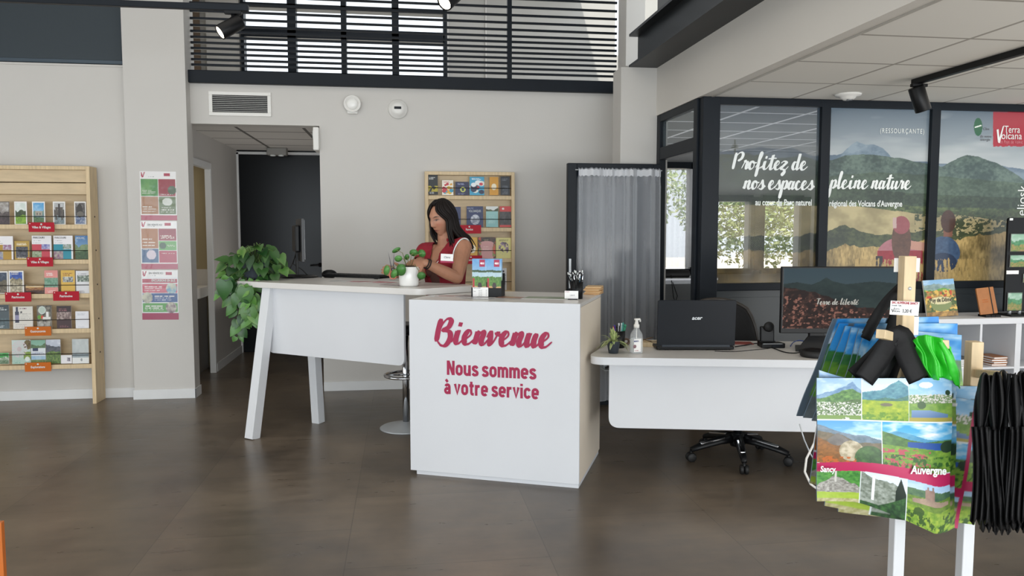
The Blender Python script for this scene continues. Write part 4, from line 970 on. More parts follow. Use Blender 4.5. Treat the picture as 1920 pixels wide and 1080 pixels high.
LF = [
 ('leaflet', 'dark photo leaflet cut by the frame edge on the top filled shelf', R1, -9, 18, 378, 421, img_photo(1, ('#9a948c', '#6a6260'), ('#3b3535', '#6b605d'), ('#2c2627', '#5c4a4f'), '#3d3033', .03)),
 ('leaflet', 'white bordered leaflet with a bright green lawn between dark trees', R1, 27.5, 51, 378, 421, img_photo(2, ('#c8d4cc', '#e6ebe4'), ('#2b3a22', '#4a5a35'), ('#5f8a2a', '#9cc23e'), hz=.6)),
 ('leaflet', 'white bordered leaflet with a blue sky and pale villa', R1, 61, 85, 378, 421, img_photo(3, ('#4a97cf', '#bcd7e6'), ('#5a7a8a', '#7b9a8c'), ('#3f5d3b', '#6c8a5e'), extra=house)),
 ('leaflet', 'white bordered leaflet with a dark stone arcade and bust', R1, 100, 123, 378, 421, img_photo(4, ('#a7a9aa', '#cfcfcb'), ('#6a6660', '#3d3a38'), ('#5d7078', '#a1aaa8'), extra=arch)),
 ('leaflet', 'white bordered leaflet with a dark doorway and blue figures, right end of its shelf', R1, 140, 162, 378, 421, img_photo(5, ('#5a5654', '#3e3a3a'), ('#3a3a3e', '#6e6a66'), ('#384d78', '#b8bcc4'), extra=people)),
 ('brochure', 'white brochure with ochre and mauve blocks at the frame edge', R2, -12, 25, 443, 487, img_blocks('#b08a2e', '#8d5a78', '#6a62a0', '#b08a2e', 6)),
 ('brochure', 'small mustard booklet with a dark picture square', R2, 28, 55.5, 452, 487, img_plain('#b2913c', 7, None, '#eee6cf', '#2d2f36', (.08, .9, .08, .7), '#5a5a62')),
 ('brochure', 'white brochure with red and green colour blocks', R2, 60.5, 97, 442, 486, img_blocks('#c43b4d', '#5a5aa6', '#58734a', '#c43b4d', 8)),
 ('brochure', 'white brochure with turquoise and plum colour blocks', R2, 101, 137, 442, 486, img_blocks('#1f8a9e', '#5c7a55', '#7d4a73', '#1f8a9e', 9)),
 ('brochure', 'narrow brochure with a blue sky over a green meadow, beside the post', R2, 141.5, 167.5, 442, 486, img_photo(10, ('#3f6fa6', '#a9c3cf'), ('#8a9a72', '#5e7d58'), ('#26402a', '#4f6b42'), '#e9e5da', .0)),
 ('brochure', 'white edged booklet with a dark stone portal at the frame edge', R3, -8, 15.5, 509, 551, img_photo(11, ('#33425a', '#2b3240'), ('#6c6350', '#4a4438'), ('#8a7f68', '#3d3730'), '#eeece8', .09)),
 ('brochure', 'blue booklet with a pale ruined facade on a white cover', R3, 17, 45, 508, 551, img_photo(12, ('#23479a', '#2f57a8'), ('#cbbf9a', '#4a4438'), ('#d8cfb5', '#7d7460'), '#ebe9e3', .08, hz=.62, title='#d9d6cc')),
 ('brochure', 'dark candle-lit flyer lying sideways on the third shelf', R3, 47, 83.5, 534, 551, img_photo(13, ('#d9b06a', '#8a5a2e'), ('#5a2f1d', '#b3803f'), ('#2b1712', '#5b3220'), '#2b1712', .03)),
 ('brochure', 'coral pink booklet with a green landscape band', R3, 84, 109, 507, 551, img_plain('#df9088', 14, None, '#f4e6e2', '#5c8a70', (0, 1, .28, .68), '#86a893')),
 ('brochure', 'yellow booklet with a grey town picture', R3, 115, 141, 507, 551, img_plain('#d7ae4a', 15, None, '#8f5a3a', '#5d6063', (.12, .88, .5, .72), '#c9cbc4')),
 ('brochure', 'white leaflet with a dark castle picture, right end of the third shelf', R3, 143, 168, 508, 551, img_plain('#dcdde0', 16, None, '#9a9a9f', '#4f5f55', (.1, .98, .52, .8), '#b5c0b4')),
 ('brochure', 'slate grey booklet at the frame edge on the fourth shelf', R4, -10, 17.5, 572, 617, img_plain('#48545a', 17, '#39434a', '#cfd6d6', '#586a70', (0, 1, .0, .45), '#4a585d')),
 ('brochure', 'white flyer with a dark bottle drawing', R4, 25, 62, 575, 617, None),
 ('brochure', 'dark market booklet with a round white badge', R4, 70, 97, 573, 617, None),
 ('brochure', 'dark plum booklet with a pale crowd picture', R4, 107, 134, 574, 616, img_plain('#3b2226', 20, '#2e181c', '#8d5a5f', '#b9a7a0', (0, 1, .38, .72), '#6d5a58')),
 ('brochure', 'plain white notepad style flyer, right end of the fourth shelf', R4, 142, 167, 584, 616, img_plain('#e2e3e8', 21, None, '#c2c4cc')),
 ('brochure', 'low green flyer lying at the frame edge on the bottom shelf', R5, -8, 17, 662, 683, img_photo(22, ('#3f9a4a', '#57a85a'), ('#e3e4df', '#5f7a55'), ('#3d5a38', '#8a9f86'), '#efefea', .02)),
 ('brochure', 'pale green brochure with a white dandelion head', R5, 23, 58, 638, 683, None),
 ('brochure', 'brochure with a lake view and small dark blue square', R5, 59, 86, 638, 683, None),
 ('brochure', 'dark moorland brochure with a pale top', R5, 87, 114, 637, 682, img_photo(25, ('#c4c9d6', '#8e97a8'), ('#3d4550', '#6c6a72'), ('#3f5a34', '#7f9a4c'), '#c4c9d6', .0, hz=.7)),
 ('brochure', 'small white card with a tiny flower drawing', R5, 114.5, 135, 666, 682, img_plain('#e6e4e6', 26, None, '#e6e4e6', '#6a6470', (.55, .85, .25, .7), '#d6d2d8')),
 ('brochure', 'misty grey brochure with a white lower strip beside the post', R5, 136, 167, 636, 682, None),
]
def im_bottle(U, W):
    img = flat(U, '#dcd8cf'); put(img, rect(U, W, .1, .3, .28, .78), '#3b3f55'); put(img, rect(U, W, .15, .25, .78, .98), '#3b3f55'); put(img, rect(U, W, .1, .3, .36, .62), '#8d8aa8')
    put(img, disc(U, W, .42, .74, .05, .05), '#4a4a4a'); lines(img, U, W, .36, .95, .88, .96, 1, '#7a4a60', 3); lines(img, U, W, .36, .95, .45, .72, 4, '#a9a6a0', 4, .3); lines(img, U, W, .1, .9, .05, .24, 3, '#9a8f94', 5, .3); return img
def im_market(U, W):
    img = tex(U, W, '#3a3630', '#8a8578', 9, 4, con=2.5); put(img, disc(U, W, .36, .8, .26, .17), '#c9d3cc'); put(img, disc(U, W, .36, .8, .2, .13), '#b5c4b8'); put(img, rect(U, W, .62, .8, .5, .72), '#e9e8e4')
    put(img, disc(U, W, .2, .5, .18, .09), '#5f9a35'); put(img, disc(U, W, .36, .5, .1, .07), '#c8452f'); put(img, rect(U, W, .4, .95, .4, .5), '#dfddd6'); put(img, rect(U, W, 0, .9, .1, .3), tex(U, W, '#dcdad2', '#77736a', 6, 8)); return img
def im_dandelion(U, W):
    img = mixc(flat(U, '#a9c6b6'), flat(U, '#c6d3cf'), W); put(img, disc(U, W, .85, .8, .22, .2), tex(U, W, '#4f3d22', '#7a6a3a', 12, 3)); put(img, rect(U, W, .62, 1, .2, .5), tex(U, W, '#6f8a35', '#8fa64b', 8, 4))
    d = np.hypot(U - .4, (W - .62) * 1.2); a = np.arctan2(W - .62, U - .4); put(img, (d < .42) & (np.sin(a * 17) * .5 + vnoise(U * 25, W * 25, 2) > .35), '#cfc7c9'); put(img, d < .12, '#c3b4b4'); put(img, disc(U, W, .82, .2, .13, .1), '#dbe2dc')
    lines(img, U, W, .08, .6, .04, .18, 2, '#7ba89a', 6, .4); return img
def im_lake(U, W):
    img = land(U, W, ('#7fae97', '#a9c6b8'), [([.85, .8, .78, .86], .1, 4, '#3f5a3c', '#6d8a5f', 9)], 5); put(img, W < .66, '#d8dde2'); put(img, rect(U, W, .1, .48, .54, .66), '#2b3556'); lines(img, U, W, .08, .9, .42, .52, 2, '#7a86a8', 4, .4)
    put(img, W < .34, tex(U, W, '#8fb3cf', '#b9cfd8', 5, 3)); put(img, W < .18, tex(U, W, '#4f6a3a', '#9aa25e', 9, 6)); return img
def im_mist(U, W):
    img = tex(U, W, '#aeb6b8', '#cfd4d2', 3, 3); put(img, W < .42, tex(U, W, '#8a979c', '#aeb9bc', 5, 8)); put(img, rect(U, W, 0, 1, .3, .36), '#59656b'); put(img, W < .25, '#e2e4e2'); put(img, disc(U, W, .55, .15, .06, .06), '#9a9d9d'); return img
SPECIAL = {'white flyer with a dark bottle drawing': im_bottle, 'dark market booklet with a round white badge': im_market, 'pale green brochure with a white dandelion head': im_dandelion, 'brochure with a lake view and small dark blue square': im_lake, 'misty grey brochure with a white lower strip beside the post': im_mist}
for (nm, lb, g, a, b, yt, ybt, fn) in LF:
    leaf_on(YL, nm, lb + ' on the left rack' if len(lb.split()) < 12 and 'rack' not in lb else lb, g, a, b, yt, ybt, fn or SPECIAL[lb], thick=0.012 if nm == 'brochure' else 0.008)
# category signs clipped to the shelves
def sign(label, x0, x1, y0, y1, words, m, Y, icon=True, group='category signs on the racks', brushy=True):
    a = yp(x0, y1, Y); b = yp(x1, y0, Y); w = b.x - a.x; h = b.z - a.z
    t = thing('category_sign', label, 'sign', ((a.x + b.x) / 2, Y, a.z), 0, group)
    bx(-w / 2, w / 2, -0.001, 0.001, 0, h).build('sign_card', m, t)
    bx(-0.012, 0.012, 0.001, 0.014, h * .55, h * .75).build('clip', M['plastic'], t)
    if words: lettering(words, h * .34, M['lwhite'], t, (0, -0.002, h * .38), bold=0.0005, sx=.85)
    if icon: MB().lathe([(0.0005, 0), (h * .1, 0), (h * .1, 0.0006), (0.0005, 0.0007)], 14, (0, -0.0012, h * .8), rx).build('icon', M['lwhite'], t)
    bx(-w / 2 + 0.008, -w / 2 + 0.016, -0.0016, -0.001, h - 0.014, h - 0.008).build('corner_logo', M['lwhite'], t)
    return t
def laminate(name, col):
    m = mat(name, col, 0.3, var=0.05); b = m.node_tree.nodes['Principled BSDF']; b.inputs['Coat Weight'].default_value = 0.0; b.inputs['Specular IOR Level'].default_value = 0.15; b.inputs['Roughness'].default_value = 0.45
    nz = m.node_tree.nodes.new('ShaderNodeTexNoise'); nz.inputs['Scale'].default_value = 5
    bp = m.node_tree.nodes.new('ShaderNodeBump'); bp.inputs['Strength'].default_value = 0.12; bp.inputs['Distance'].default_value = 0.02
    m.node_tree.links.new(nz.outputs['Fac'], bp.inputs['Height']); m.node_tree.links.new(bp.outputs['Normal'], b.inputs['Coat Normal']); return m
M['lamred'] = laminate('laminated red', '#b01e30'); M['lamor'] = laminate('laminated orange', '#c66a26')
YS = YR - 0.016
sign('red category sign under the villa leaflet, on the top filled shelf of the left rack', 54, 101.5, 417, 435, 'Villes & Villages', M['lamred'], YS)
sign('red category sign below the red and green brochure on the second shelf', 51, 99, 482.5, 500, 'Villes & Villages', M['lamred'], YS)
sign('red category sign at the left on the third shelf, below the blue booklet', 10, 58, 548, 566, 'Patrimoine', M['lamred'], YS)
sign('red category sign at the right on the third shelf, below the coral pink booklet', 100, 148, 546, 564, 'Patrimoine', M['lamred'], YS)
sign('orange category sign below the market booklet on the fourth shelf', 47, 95.5, 612, 630, 'Gastronomie', M['lamor'], YS)
sign('orange category sign on the lowest shelf of the left rack', 47, 95.5, 679, 697, 'Explorations', M['lamor'], YS)
# middle rack on the wall
YM = 6.98; YMb = YW - 0.002
zm = lambda y, px=880: yp(px, y, YM).z
lipsM = [zm(367), zm(427), zm(485), zm(545), zm(602)]
stand_rack('brochure_rack', 'narrow pale wooden brochure rack against the back wall behind the woman', yp(797, 400, YM).x, yp(965, 400, YM).x, YM, YMb, zm(322), lipsM, 0.034, [zm(y) for y in (352.6, 411, 470, 529, 588)])
YN = YM + 0.025
S1 = 'booklets on the top shelf of the narrow rack'; S2 = 'booklets on the second shelf of the narrow rack'; S3 = 'booklets on the third shelf of the narrow rack'
def spots(cols, seed, bg, n=9):
    def fn(U, W):
        img = flat(U, bg); r = np.random.RandomState(seed)
        for k in range(n):
            x, y, s = r.rand(3); put(img, disc(U, W, .15 + .7 * x, .15 + .6 * y, .08 + .14 * s, .05 + .09 * s), cols[k % len(cols)])
        lines(img, U, W, .15, .85, .84, .94, 2, cols[0], seed, .6); return img
    return fn
def im_volc(U, W):
    img = tex(U, W, '#232f58', '#2a3766', 5); put(img, disc(U, W, .52, .36, .28, .24), tex(U, W, '#c9cdd6', '#7d8496', 9, 3, con=3)); lines(img, U, W, .05, .6, .88, .95, 2, '#aeb6cf', 3, .4); return img
def im_floral(U, W):
    img = tex(U, W, '#2b2620', '#5a3a30', 8, 4, con=2.5); put(img, rect(U, W, .12, .88, .0, .74), '#d09a98'); put(img, disc(U, W, .5, .72, .4, .1), '#d09a98'); lines(img, U, W, .25, .75, .4, .62, 3, '#e6c4c0', 4, .3)
    put(img, ((U < .16) | (U > .84)) & (W < .75) & (vnoise(U * 9, W * 14, 3) > .5), '#7d8a45'); put(img, ((U < .14) | (U > .86)) & (vnoise(U * 12, W * 12, 8) > .62), '#c9553f'); lines(img, U, W, .3, .7, .84, .93, 2, '#b9a984', 6, .4); return img
def im_yellow(U, W):
    img = flat(U, '#d6cf86'); d = np.hypot(U - .5, (W - .5) * 1.1); put(img, (d < .34) & (vnoise(U * 12, W * 12, 5) > .42), tex(U, W, '#5a4a5a', '#a58ba0', 12, 3, con=3)); lines(img, U, W, .2, .85, .84, .94, 2, '#8f8550', 4, .4); return img
def im_gorge(U, W):
    img = land(U, W, ('#d8ddda', '#eef0ec'), [([.9, .86, .82, .9], .1, 5, '#2f3a26', '#54633c', 9)], 3); put(img, W < .76, mixc(flat(U, '#7fb3b3'), flat(U, '#9ac8c6'), W)); lines(img, U, W, .2, .8, .2, .6, 5, '#b9d8d4', 4, .25); return img
def im_redcov(U, W):
    img = tex(U, W, '#2d2c2e', '#4d4a4a', 7, 4, con=2.2); put(img, W > .74, '#c43a38'); put(img, W < .1, '#c43a38'); put(img, disc(U, W, .3, .88, .1, .05), '#e6dcd8'); return img
MF = [
 ('black booklet with yellow broom flowers, left end of the top shelf', S1, 801.5, 821, 328, 365, lambda U, W: put(img_plain('#15181a', 31, None, '#d8dad8')(U, W), (W < .45) & (vnoise(U * 8, W * 14, 3) > .5) & (W > .15), '#b5a52c')),
 ('white booklet with red and yellow blots', S1, 829, 850, 338, 366, spots(['#c23a45', '#d9b23a', '#c23a45', '#3d9ab8', '#e0a12c'], 5, '#ebe4d6', 16)),
 ('small navy booklet with a yellow green emblem', S1, 854, 879, 341, 366, lambda U, W: put(put(img_plain('#1f2347', 33, None, '#9aa0c4')(U, W), disc(U, W, .56, .42, .2, .2), '#c9cf6a'), disc(U, W, .56, .42, .1, .12), '#2b3a55')),
 ('sky blue booklet with a collage of small figures', S1, 880.5, 908, 331.5, 366, spots(['#e9eef0', '#2c3350', '#c43a4a', '#e6e2d8', '#2c3350'], 9, '#3f9fc4', 18)),
 ('narrow amber booklet with a white figure', S1, 918, 934.5, 332, 366, lambda U, W: put(flat(U, '#cf9427'), disc(U, W, .5, .46, .28, .18), '#e7dcc0')),
 ('black booklet with grey line drawing, right end of top shelf', S1, 938.5, 956, 331, 366, img_plain('#20242b', 36, None, '#6f747c', '#30353d', (.2, .8, .1, .5), '#565b63')),
 ('navy booklet half hidden behind the dark hair', S2, 840, 864, 388, 426, im_volc),
 ('navy booklet with a white round crater picture', S2, 875, 906, 387, 426, im_volc),
 ('pale turquoise booklet with a tree photo on top', S2, 911.5, 934, 387, 426, im_gorge),
 ('red and charcoal booklet at the right end of the second shelf', S2, 937, 958.5, 387, 426, im_redcov),
 ('yellow booklet half hidden behind the red vest', S3, 872, 895.5, 445, 485, lambda U, W: put(flat(U, '#d9a93a'), disc(U, W, .6, .45, .25, .2), '#eee6d2')),
 ('pink booklet with a dark flowered border', S3, 897, 929, 445, 485, im_floral),
 ('pale yellow booklet with a mauve bouquet', S3, 930, 959, 446, 485, im_yellow),
]
for lb, g, a, b, yt, ybt, fn in MF: leaf_on(YN, 'booklet', lb + ' of the narrow rack' if 'shelf' in lb and len(lb.split()) < 12 else lb + ' on the narrow rack', g, a, b, yt, ybt, fn, cat='booklet', thick=0.01, lean=0.03)
def im_panel(U, W):
    img = flat(U, '#d3d3d4'); put(img, rect(U, W, .1, .8, .25, .62), tex(U, W, '#6a3540', '#8a8a90', 5, 3)); put(img, rect(U, W, .1, .9, .66, .7), '#55555c'); put(img, rect(U, W, .3, .7, .8, .9), '#3a3a40'); return img
leaf_on(YN, 'booklet', 'white leaflet with a dark red picture low on the narrow rack', None, 936, 950, 503, 544, im_panel, cat='leaflet', lean=0.03)
sign('red category sign right of the woman\'s hair on the narrow rack', 858, 902, 422, 438, 'Randos', M['lamred'], YM - 0.016)
sign('red category sign behind the woman\'s arm, low on the narrow rack', 862, 904, 479, 495, 'Rando', M['lamred'], YM - 0.016)
# three laminated sheets on the pillar
def sheet(label, pts, fn, name='laminated_poster', tilt=0.0):
    a = yp(*pts[0], 6.944); b = yp(*pts[1], 6.944); c = yp(*pts[2], 6.944)
    w = (b - a).length; h = a.z - c.z
    o = print_panel(name, w, h, fn, 70, 100, M['lam'], None, ((c.x + yp(pts[1][0] + pts[2][0] - pts[0][0], pts[2][1], 6.944).x) / 2, 6.9485, c.z), (0, tilt, 0), 0.003, '#eeeeee')
    return tag(o, label, 'poster', 'laminated posters on the pillar')
def head(img, U, W, col='#a3263f'):
    put(img, W > .86, '#e2e0de'); put(img, rect(U, W, .03, .15, .875, .985) & (np.abs(np.abs(U - .08) - (W - .875) * .5) < .014 + .012 * (U < .08)), col); lines(img, U, W, .22, .5, .88, .915, 1, '#6a6a72', 3, .5); put(img, rect(U, W, .66, .84, .91, .96), col)
def sh1(U, W):
    img = flat(U, '#e4e3e0'); head(img, U, W)
    put(img, rect(U, W, .02, .49, .5, .84), tex(U, W, '#3c7a3a', '#6a9a52', 5, 1)); put(img, rect(U, W, .51, .98, .5, .84), '#8e2630'); put(img, disc(U, W, .88, .62, .12, .09), '#4a5a3f')
    put(img, rect(U, W, .02, .49, .13, .48), '#9a6a42'); put(img, rect(U, W, .51, .98, .13, .48), '#5a6a3d'); put(img, disc(U, W, .74, .38, .14, .08), '#c6c9c0'); put(img, W < .11, '#a2364f')
    for (a, b, c, d) in ((.05, .45, .54, .64), (.55, .92, .51, .56), (.05, .45, .17, .32), (.55, .95, .16, .3)): lines(img, U, W, a, b, c, d, 3, '#d9d6cf', 4, .35)
    return img
def sh2(U, W):
    img = flat(U, '#e2e1df'); head(img, U, W)
    put(img, rect(U, W, .02, .48, .44, .84), '#9f6534'); put(img, rect(U, W, .5, .98, .6, .84), '#8c2a35'); put(img, rect(U, W, .5, .98, .4, .58), '#5f9a4c'); put(img, disc(U, W, .6, .49, .09, .07), '#2f4a2c')
    put(img, rect(U, W, .02, .48, .14, .42), '#34557d'); put(img, disc(U, W, .28, .3, .13, .1), '#c9bcc6'); put(img, rect(U, W, .5, .98, .14, .38), '#a63149'); put(img, W < .12, '#a2364f')
    for (a, b, c, d) in ((.05, .42, .48, .68), (.54, .95, .63, .72), (.72, .95, .45, .52), (.05, .45, .38, .42), (.54, .95, .31, .36)): lines(img, U, W, a, b, c, d, 3, '#d9d0c6', 4, .35)
    return img
def sh3(U, W):
    img = flat(U, '#d9dadb'); head(img, U, W)
    put(img, rect(U, W, .02, .98, .745, .83), '#a3263f')
    for (c, d, col, cx, pc) in ((.55, .72, '#b84a5c', .82, '#4a86a8'), (.36, .53, '#37568a', .15, '#77756f'), (.16, .33, '#5c9a52', .8, '#5a3f52')):
        put(img, rect(U, W, .02, .98, c, d), tex(U, W, col, col, 3)); put(img, disc(U, W, cx, (c + d) / 2, .15, .11), tex(U, W, pc, '#c3c2b0', 9, 3, con=2.5)); x0 = .08 if cx > .5 else .35
        lines(img, U, W, x0, x0 + .55, c + .03, d - .02, 3, '#e2dcda', int(c * 50), .4)
    put(img, W < .14, '#97204a'); return img
sheet('topmost of the three laminated posters on the pillar', ((262, 321), (330, 321), (264, 413)), sh1, tilt=0.004)
sheet('middle one of the three laminated posters on the pillar', ((263, 414.5), (331.5, 414.5), (265, 505)), sh2, tilt=0.006)
sheet('lowest of the three laminated posters, with an excursion list', ((264.5, 507), (333, 507), (266.5, 600)), sh3, tilt=0.012)
t0_ = [o for o in COL.objects if o.get('label', '').startswith('lowest of the three')][0]
lettering('EXCURSIONS EN BUS', 0.028, M['lwhite'], t0_, (0.03, -0.0015, 0.327), sx=.72, bold=0.0008)
lettering('EN VENTE ICI', 0.024, M['lgrey'], t0_, (-0.03, -0.0015, 0.391), sx=.8)
t0_ = [o for o in COL.objects if o.get('label', '').startswith('middle one')][0]
lettering('EN VENTE ICI', 0.024, M['lgrey'], t0_, (-0.03, -0.0015, 0.369), sx=.8)
# orange panel at the lower left frame edge
a = gp(-4, 1120); 
t = thing('display_panel', 'edge of an orange display panel at the lower left corner', 'display panel', (yp(3, 1000, 2.45).x - 0.3, 2.45, 0))
bx(0, 0.3, 0, 0.02, 0.06, yp(3, 980, 2.45).z).build('panel_board', M['orange'], t, bevel=0.002)
MB().box(0.02, 0.06, -0.15, 0.17, 0, 0.02).box(0.24, 0.28, -0.15, 0.17, 0, 0.02).box(0.02, 0.06, 0.0, 0.02, 0.02, 0.08).box(0.24, 0.28, 0.0, 0.02, 0.02, 0.08).build('foot', M['grey'], t)
def title_on(start, words, size, z, x=0.0, m=None, fit=None, y=-0.0012):
    for o in [o for o in COL.objects if o.parent is None and str(o.get('label', '')).startswith(start)]:
        lettering(words, size, M[m or 'lwhite'], o, (x, y, z), sx=.8, fit=fit, name='title_lettering')
title_on('navy booklet with a white round crater', 'VOLCANIQUES', 0.03, 0.135, fit=0.11)
title_on('white brochure with red and green', 'PARCOURS', 0.022, 0.170, x=-0.02, m='lblack')
title_on('white brochure with turquoise', 'PARCOURS', 0.022, 0.170, x=-0.02, m='lblack')
title_on('narrow brochure with a blue sky', 'VOLVIC', 0.024, 0.168, x=-0.01)
# ================================================================ BAG STAND, RIGHT FRONT
D1 = 2.44
base = dp(1702, 480, D1); X1_ = float(np.array(base) @ RGT)
SLOC = cf(X1_, D1, 0)
def lp(px, py, d):
    """local (right, away, up) in the stand's own frame, which faces the hall entrance"""
    w = np.array(dp(px, py, d)); return Vector((float(w @ RGT) - X1_, d - D1, float(w[2])))
st = thing('bag_display_stand', 'wooden and white metal display stand with pegs, hung with tote bags', 'display stand', SLOC, -YAW)
def post(px, ytop, ymid, d, wd=0.038):
    a = lp(px, ytop, d); zm_ = lp(px, ymid, d).z
    bx(a.x - wd / 2, a.x + wd / 2, a.y - 0.02, a.y + 0.02, zm_, a.z).build('wooden_upright', M['woodedge'], st, bevel=0.002)
    bx(a.x - wd / 2 + 0.001, a.x + wd / 2 - 0.001, a.y - 0.02, a.y + 0.02, 0.0, zm_).build('white_leg', M['whitemetal'], st, bevel=0.003)
    return a
pa = post(1702, 480, 800, D1); pb = post(1827, 640, 900, D1 - 0.02)
MB().bar((pa.x, pa.y, 0.3), (pb.x, pb.y, 0.3), 0.03, 0.03).build('cross_bar', M['whitemetal'], st)
for q in (pa, pb): bx(q.x - 0.03, q.x + 0.03, q.y - 0.22, q.y + 0.22, 0.0, 0.03).build('foot', M['whitemetal'], st, bevel=0.004)
def peg(tip, root, s=0.026):
    return MB().bar(root, tip, s, s).build('peg', M['woodedge'], st, bevel=0.002)
pk = [(lp(1651, 626, 2.19), lp(1702, 640, D1 - 0.02)), (lp(1690, 540, 2.44 + 0.2), lp(1702, 545, D1 + 0.02)), (lp(1772, 646, 2.25), lp(1712, 640, D1 - 0.0)), (lp(1880, 705, 2.22), lp(1832, 700, D1 - 0.03))]
for a_, b_2 in pk: peg(a_, b_2)
MB().lathe([(0.0005, 0), (0.006, 0), (0.005, 0.003), (0.0005, 0.003)], 12, lp(1706, 541, D1 - 0.02), rx).build('bolt', M['grey'], st)
# ---- prints of the bags
def view(U, W, a, b, c, d, **k):
    u = (U - a) / (b - a); w = (W - c) / (d - c); return rect(U, W, a, b, c, d), u, w
def auvergne(U, W):
    img = flat(U, '#dfe6ea')
    n = fbm(U * 40, W * 40, 3); nb = fbm(U * 14, W * 14, 7)
    def panel(a, b, c, d, fn):
        m = rect(U, W, a, b, c, d); u = np.clip((U - a) / (b - a), 0, 1); w = np.clip((W - c) / (d - c), 0, 1); put(img, m, fn(u, w))
    def town(u, w):
        i = land(u, w, ('#8fb3d8', '#dfe9ef'), [([.6, .66, .7, .78, .92, .7], .06, 9, '#5a7fa8', '#8aa9c0', 14), ([.5, .52, .6, .72, .74, .62], .06, 8, '#2f5a2c', '#74a052', 14), ([.38, .4, .42, .48, .5], .05, 8, '#36522b', '#6a8a4a', 20)], 3, .5)
        put(i, (w < .42) & (fbm(u * 44, w * 44, 4, 2) > .55), '#d6d6d0'); put(i, (w < .1) & (nb > .4), '#6a8a3a'); return i
    def meadow(u, w):
        i = land(u, w, ('#b9cfe0', '#eef2f2'), [([.66, .7, .72, .84, .95, .8], .05, 8, '#2f6a80', '#5f9aa5', 12), ([.5, .5, .55, .52, .6], .04, 6, '#2c5f5a', '#4a8068', 14), ([.49, .47, .47, .48], .01, 4, '#6c8f22', '#b3bd35', 9)], 8, .6)
        put(i, disc(u, w, .52, .38, .13, .04), '#6a6650'); put(i, (w < .2) & (n > .52), '#5f8a22'); return i
    def pond(u, w):
        i = land(u, w, ('#79b2dd', '#cfe2ee'), [([.62, .6, .62, .6], .03, 9, '#5a7a4a', '#7f9a5f', 12), ([.42, .4, .42], .03, 6, '#5f8a3a', '#8aa84a', 10)], 12, .5)
        put(i, (w > .42) & (w < .63) & (fbm(u * 40, w * 44, 9, 2) > .52), '#d0ccc6'); put(i, disc(u, w, .4, .84, .16, .07), '#eef2f5')
        put(i, (w < .26) & (w > .08 + .0 * u) & (w < .3 - .22 * np.maximum(0, u - .3)) & (u > .05) & (u < .9), mixc(flat(u, '#4f6f9a'), flat(u, '#7f9cc0'), w * 3)); put(i, w < .09, '#a89c4a')
        put(i, disc(u, w, .9, .66, .06, .06), '#26402a'); put(i, disc(u, w, .28, .38, .1, .09), '#35552c'); return i
    def rocks(u, w):
        i = land(u, w, ('#3f92cf', '#cfe2ec'), [([.92, .8, .72, .68, .66, .6], .05, 7, '#4a6270', '#7f8fa0', 10), ([.78, .72, .66, .5, .5, .52], .08, 8, '#4f4f3c', '#7d6a55', 12), ([.6, .5, .44, .4, .36, .4], .1, 8, '#6a4a28', '#a36a35', 16)], 15, .5)
        put(i, disc(u, w, .32, .56, .17, .14) & (w < .72 - np.abs(u - .32)), tex(u, w, '#77726e', '#54504c', 9, 2)); put(i, disc(u, w, .53, .3, .19, .24), tex(u, w, '#c9bea6', '#8f8468', 10, 4, con=2.6))
        put(i, disc(u, w, .82, .14, .24, .3), tex(u, w, '#1f4020', '#4a7038', 14, 5)); put(i, (w < .16) & (u < .65) & (n > .48), '#b5612a'); return i
    def lake(u, w):
        i = land(u, w, ('#2f9ad8', '#d9ecf5'), [([.72, .8, .74, .66, .64, .66], .03, 6, '#3f8ab5', '#6aa9c5', 8), ([.8, .7, .62, .58, .62, .64], .03, 6, '#35572f', '#5f8a45', 12)], 20, .9)
        put(i, (w > .44) & (w < .58) & (u > .36), '#23509a'); put(i, w < .5 - .12 * u * 0 - .08 * u, tex(u, w, '#4a7a2c', '#8aa83f', 14, 6)); put(i, (w < .42) & (fbm(u * 20, w * 26, 31, 2) > .56) & (u < .7), '#b04a58'); put(i, (w < .3) & (n > .54), '#2f5a22'); put(i, disc(u, w, .94, .5, .1, .12), '#243c2a'); return i
    def village(u, w):
        i = land(u, w, ('#5a9a4a', '#4f8a3c'), [([.99, .99, .99, .95, .99], .02, 3, '#2c6a2a', '#5fa045', 14), ([.5, .62, .78, .7, .58, .5], .12, 9, '#b9b7b0', '#6f6c66', 18), ([.3, .28, .3], .02, 3, '#8aa832', '#a9bf45', 6)], 23)
        put(i, (np.abs(u - .44) < .025) & (w < .98) & (w > .6), '#c9c7c0'); put(i, w < .1, tex(u, w, '#8f8a55', '#c7c0a0', 12, 3)); return i
    def fall(u, w):
        i = land(u, w, ('#cfe0ee', '#f2f5f6'), [([.99, .82, .8, .78, .6], .08, 8, '#5f6a5c', '#a9b0a8', 14)], 27, .5)
        put(i, (np.abs(u - .27) < .03) & (w < .9) & (w > .2), '#e9eef0'); put(i, (u > .76) & (w < .95 - 3 * np.abs(u - .87)), '#12251a'); put(i, w < .1 + .7 * np.maximum(0, u - .4), tex(u, w, '#16301f', '#3f6a38', 14, 8)); return i
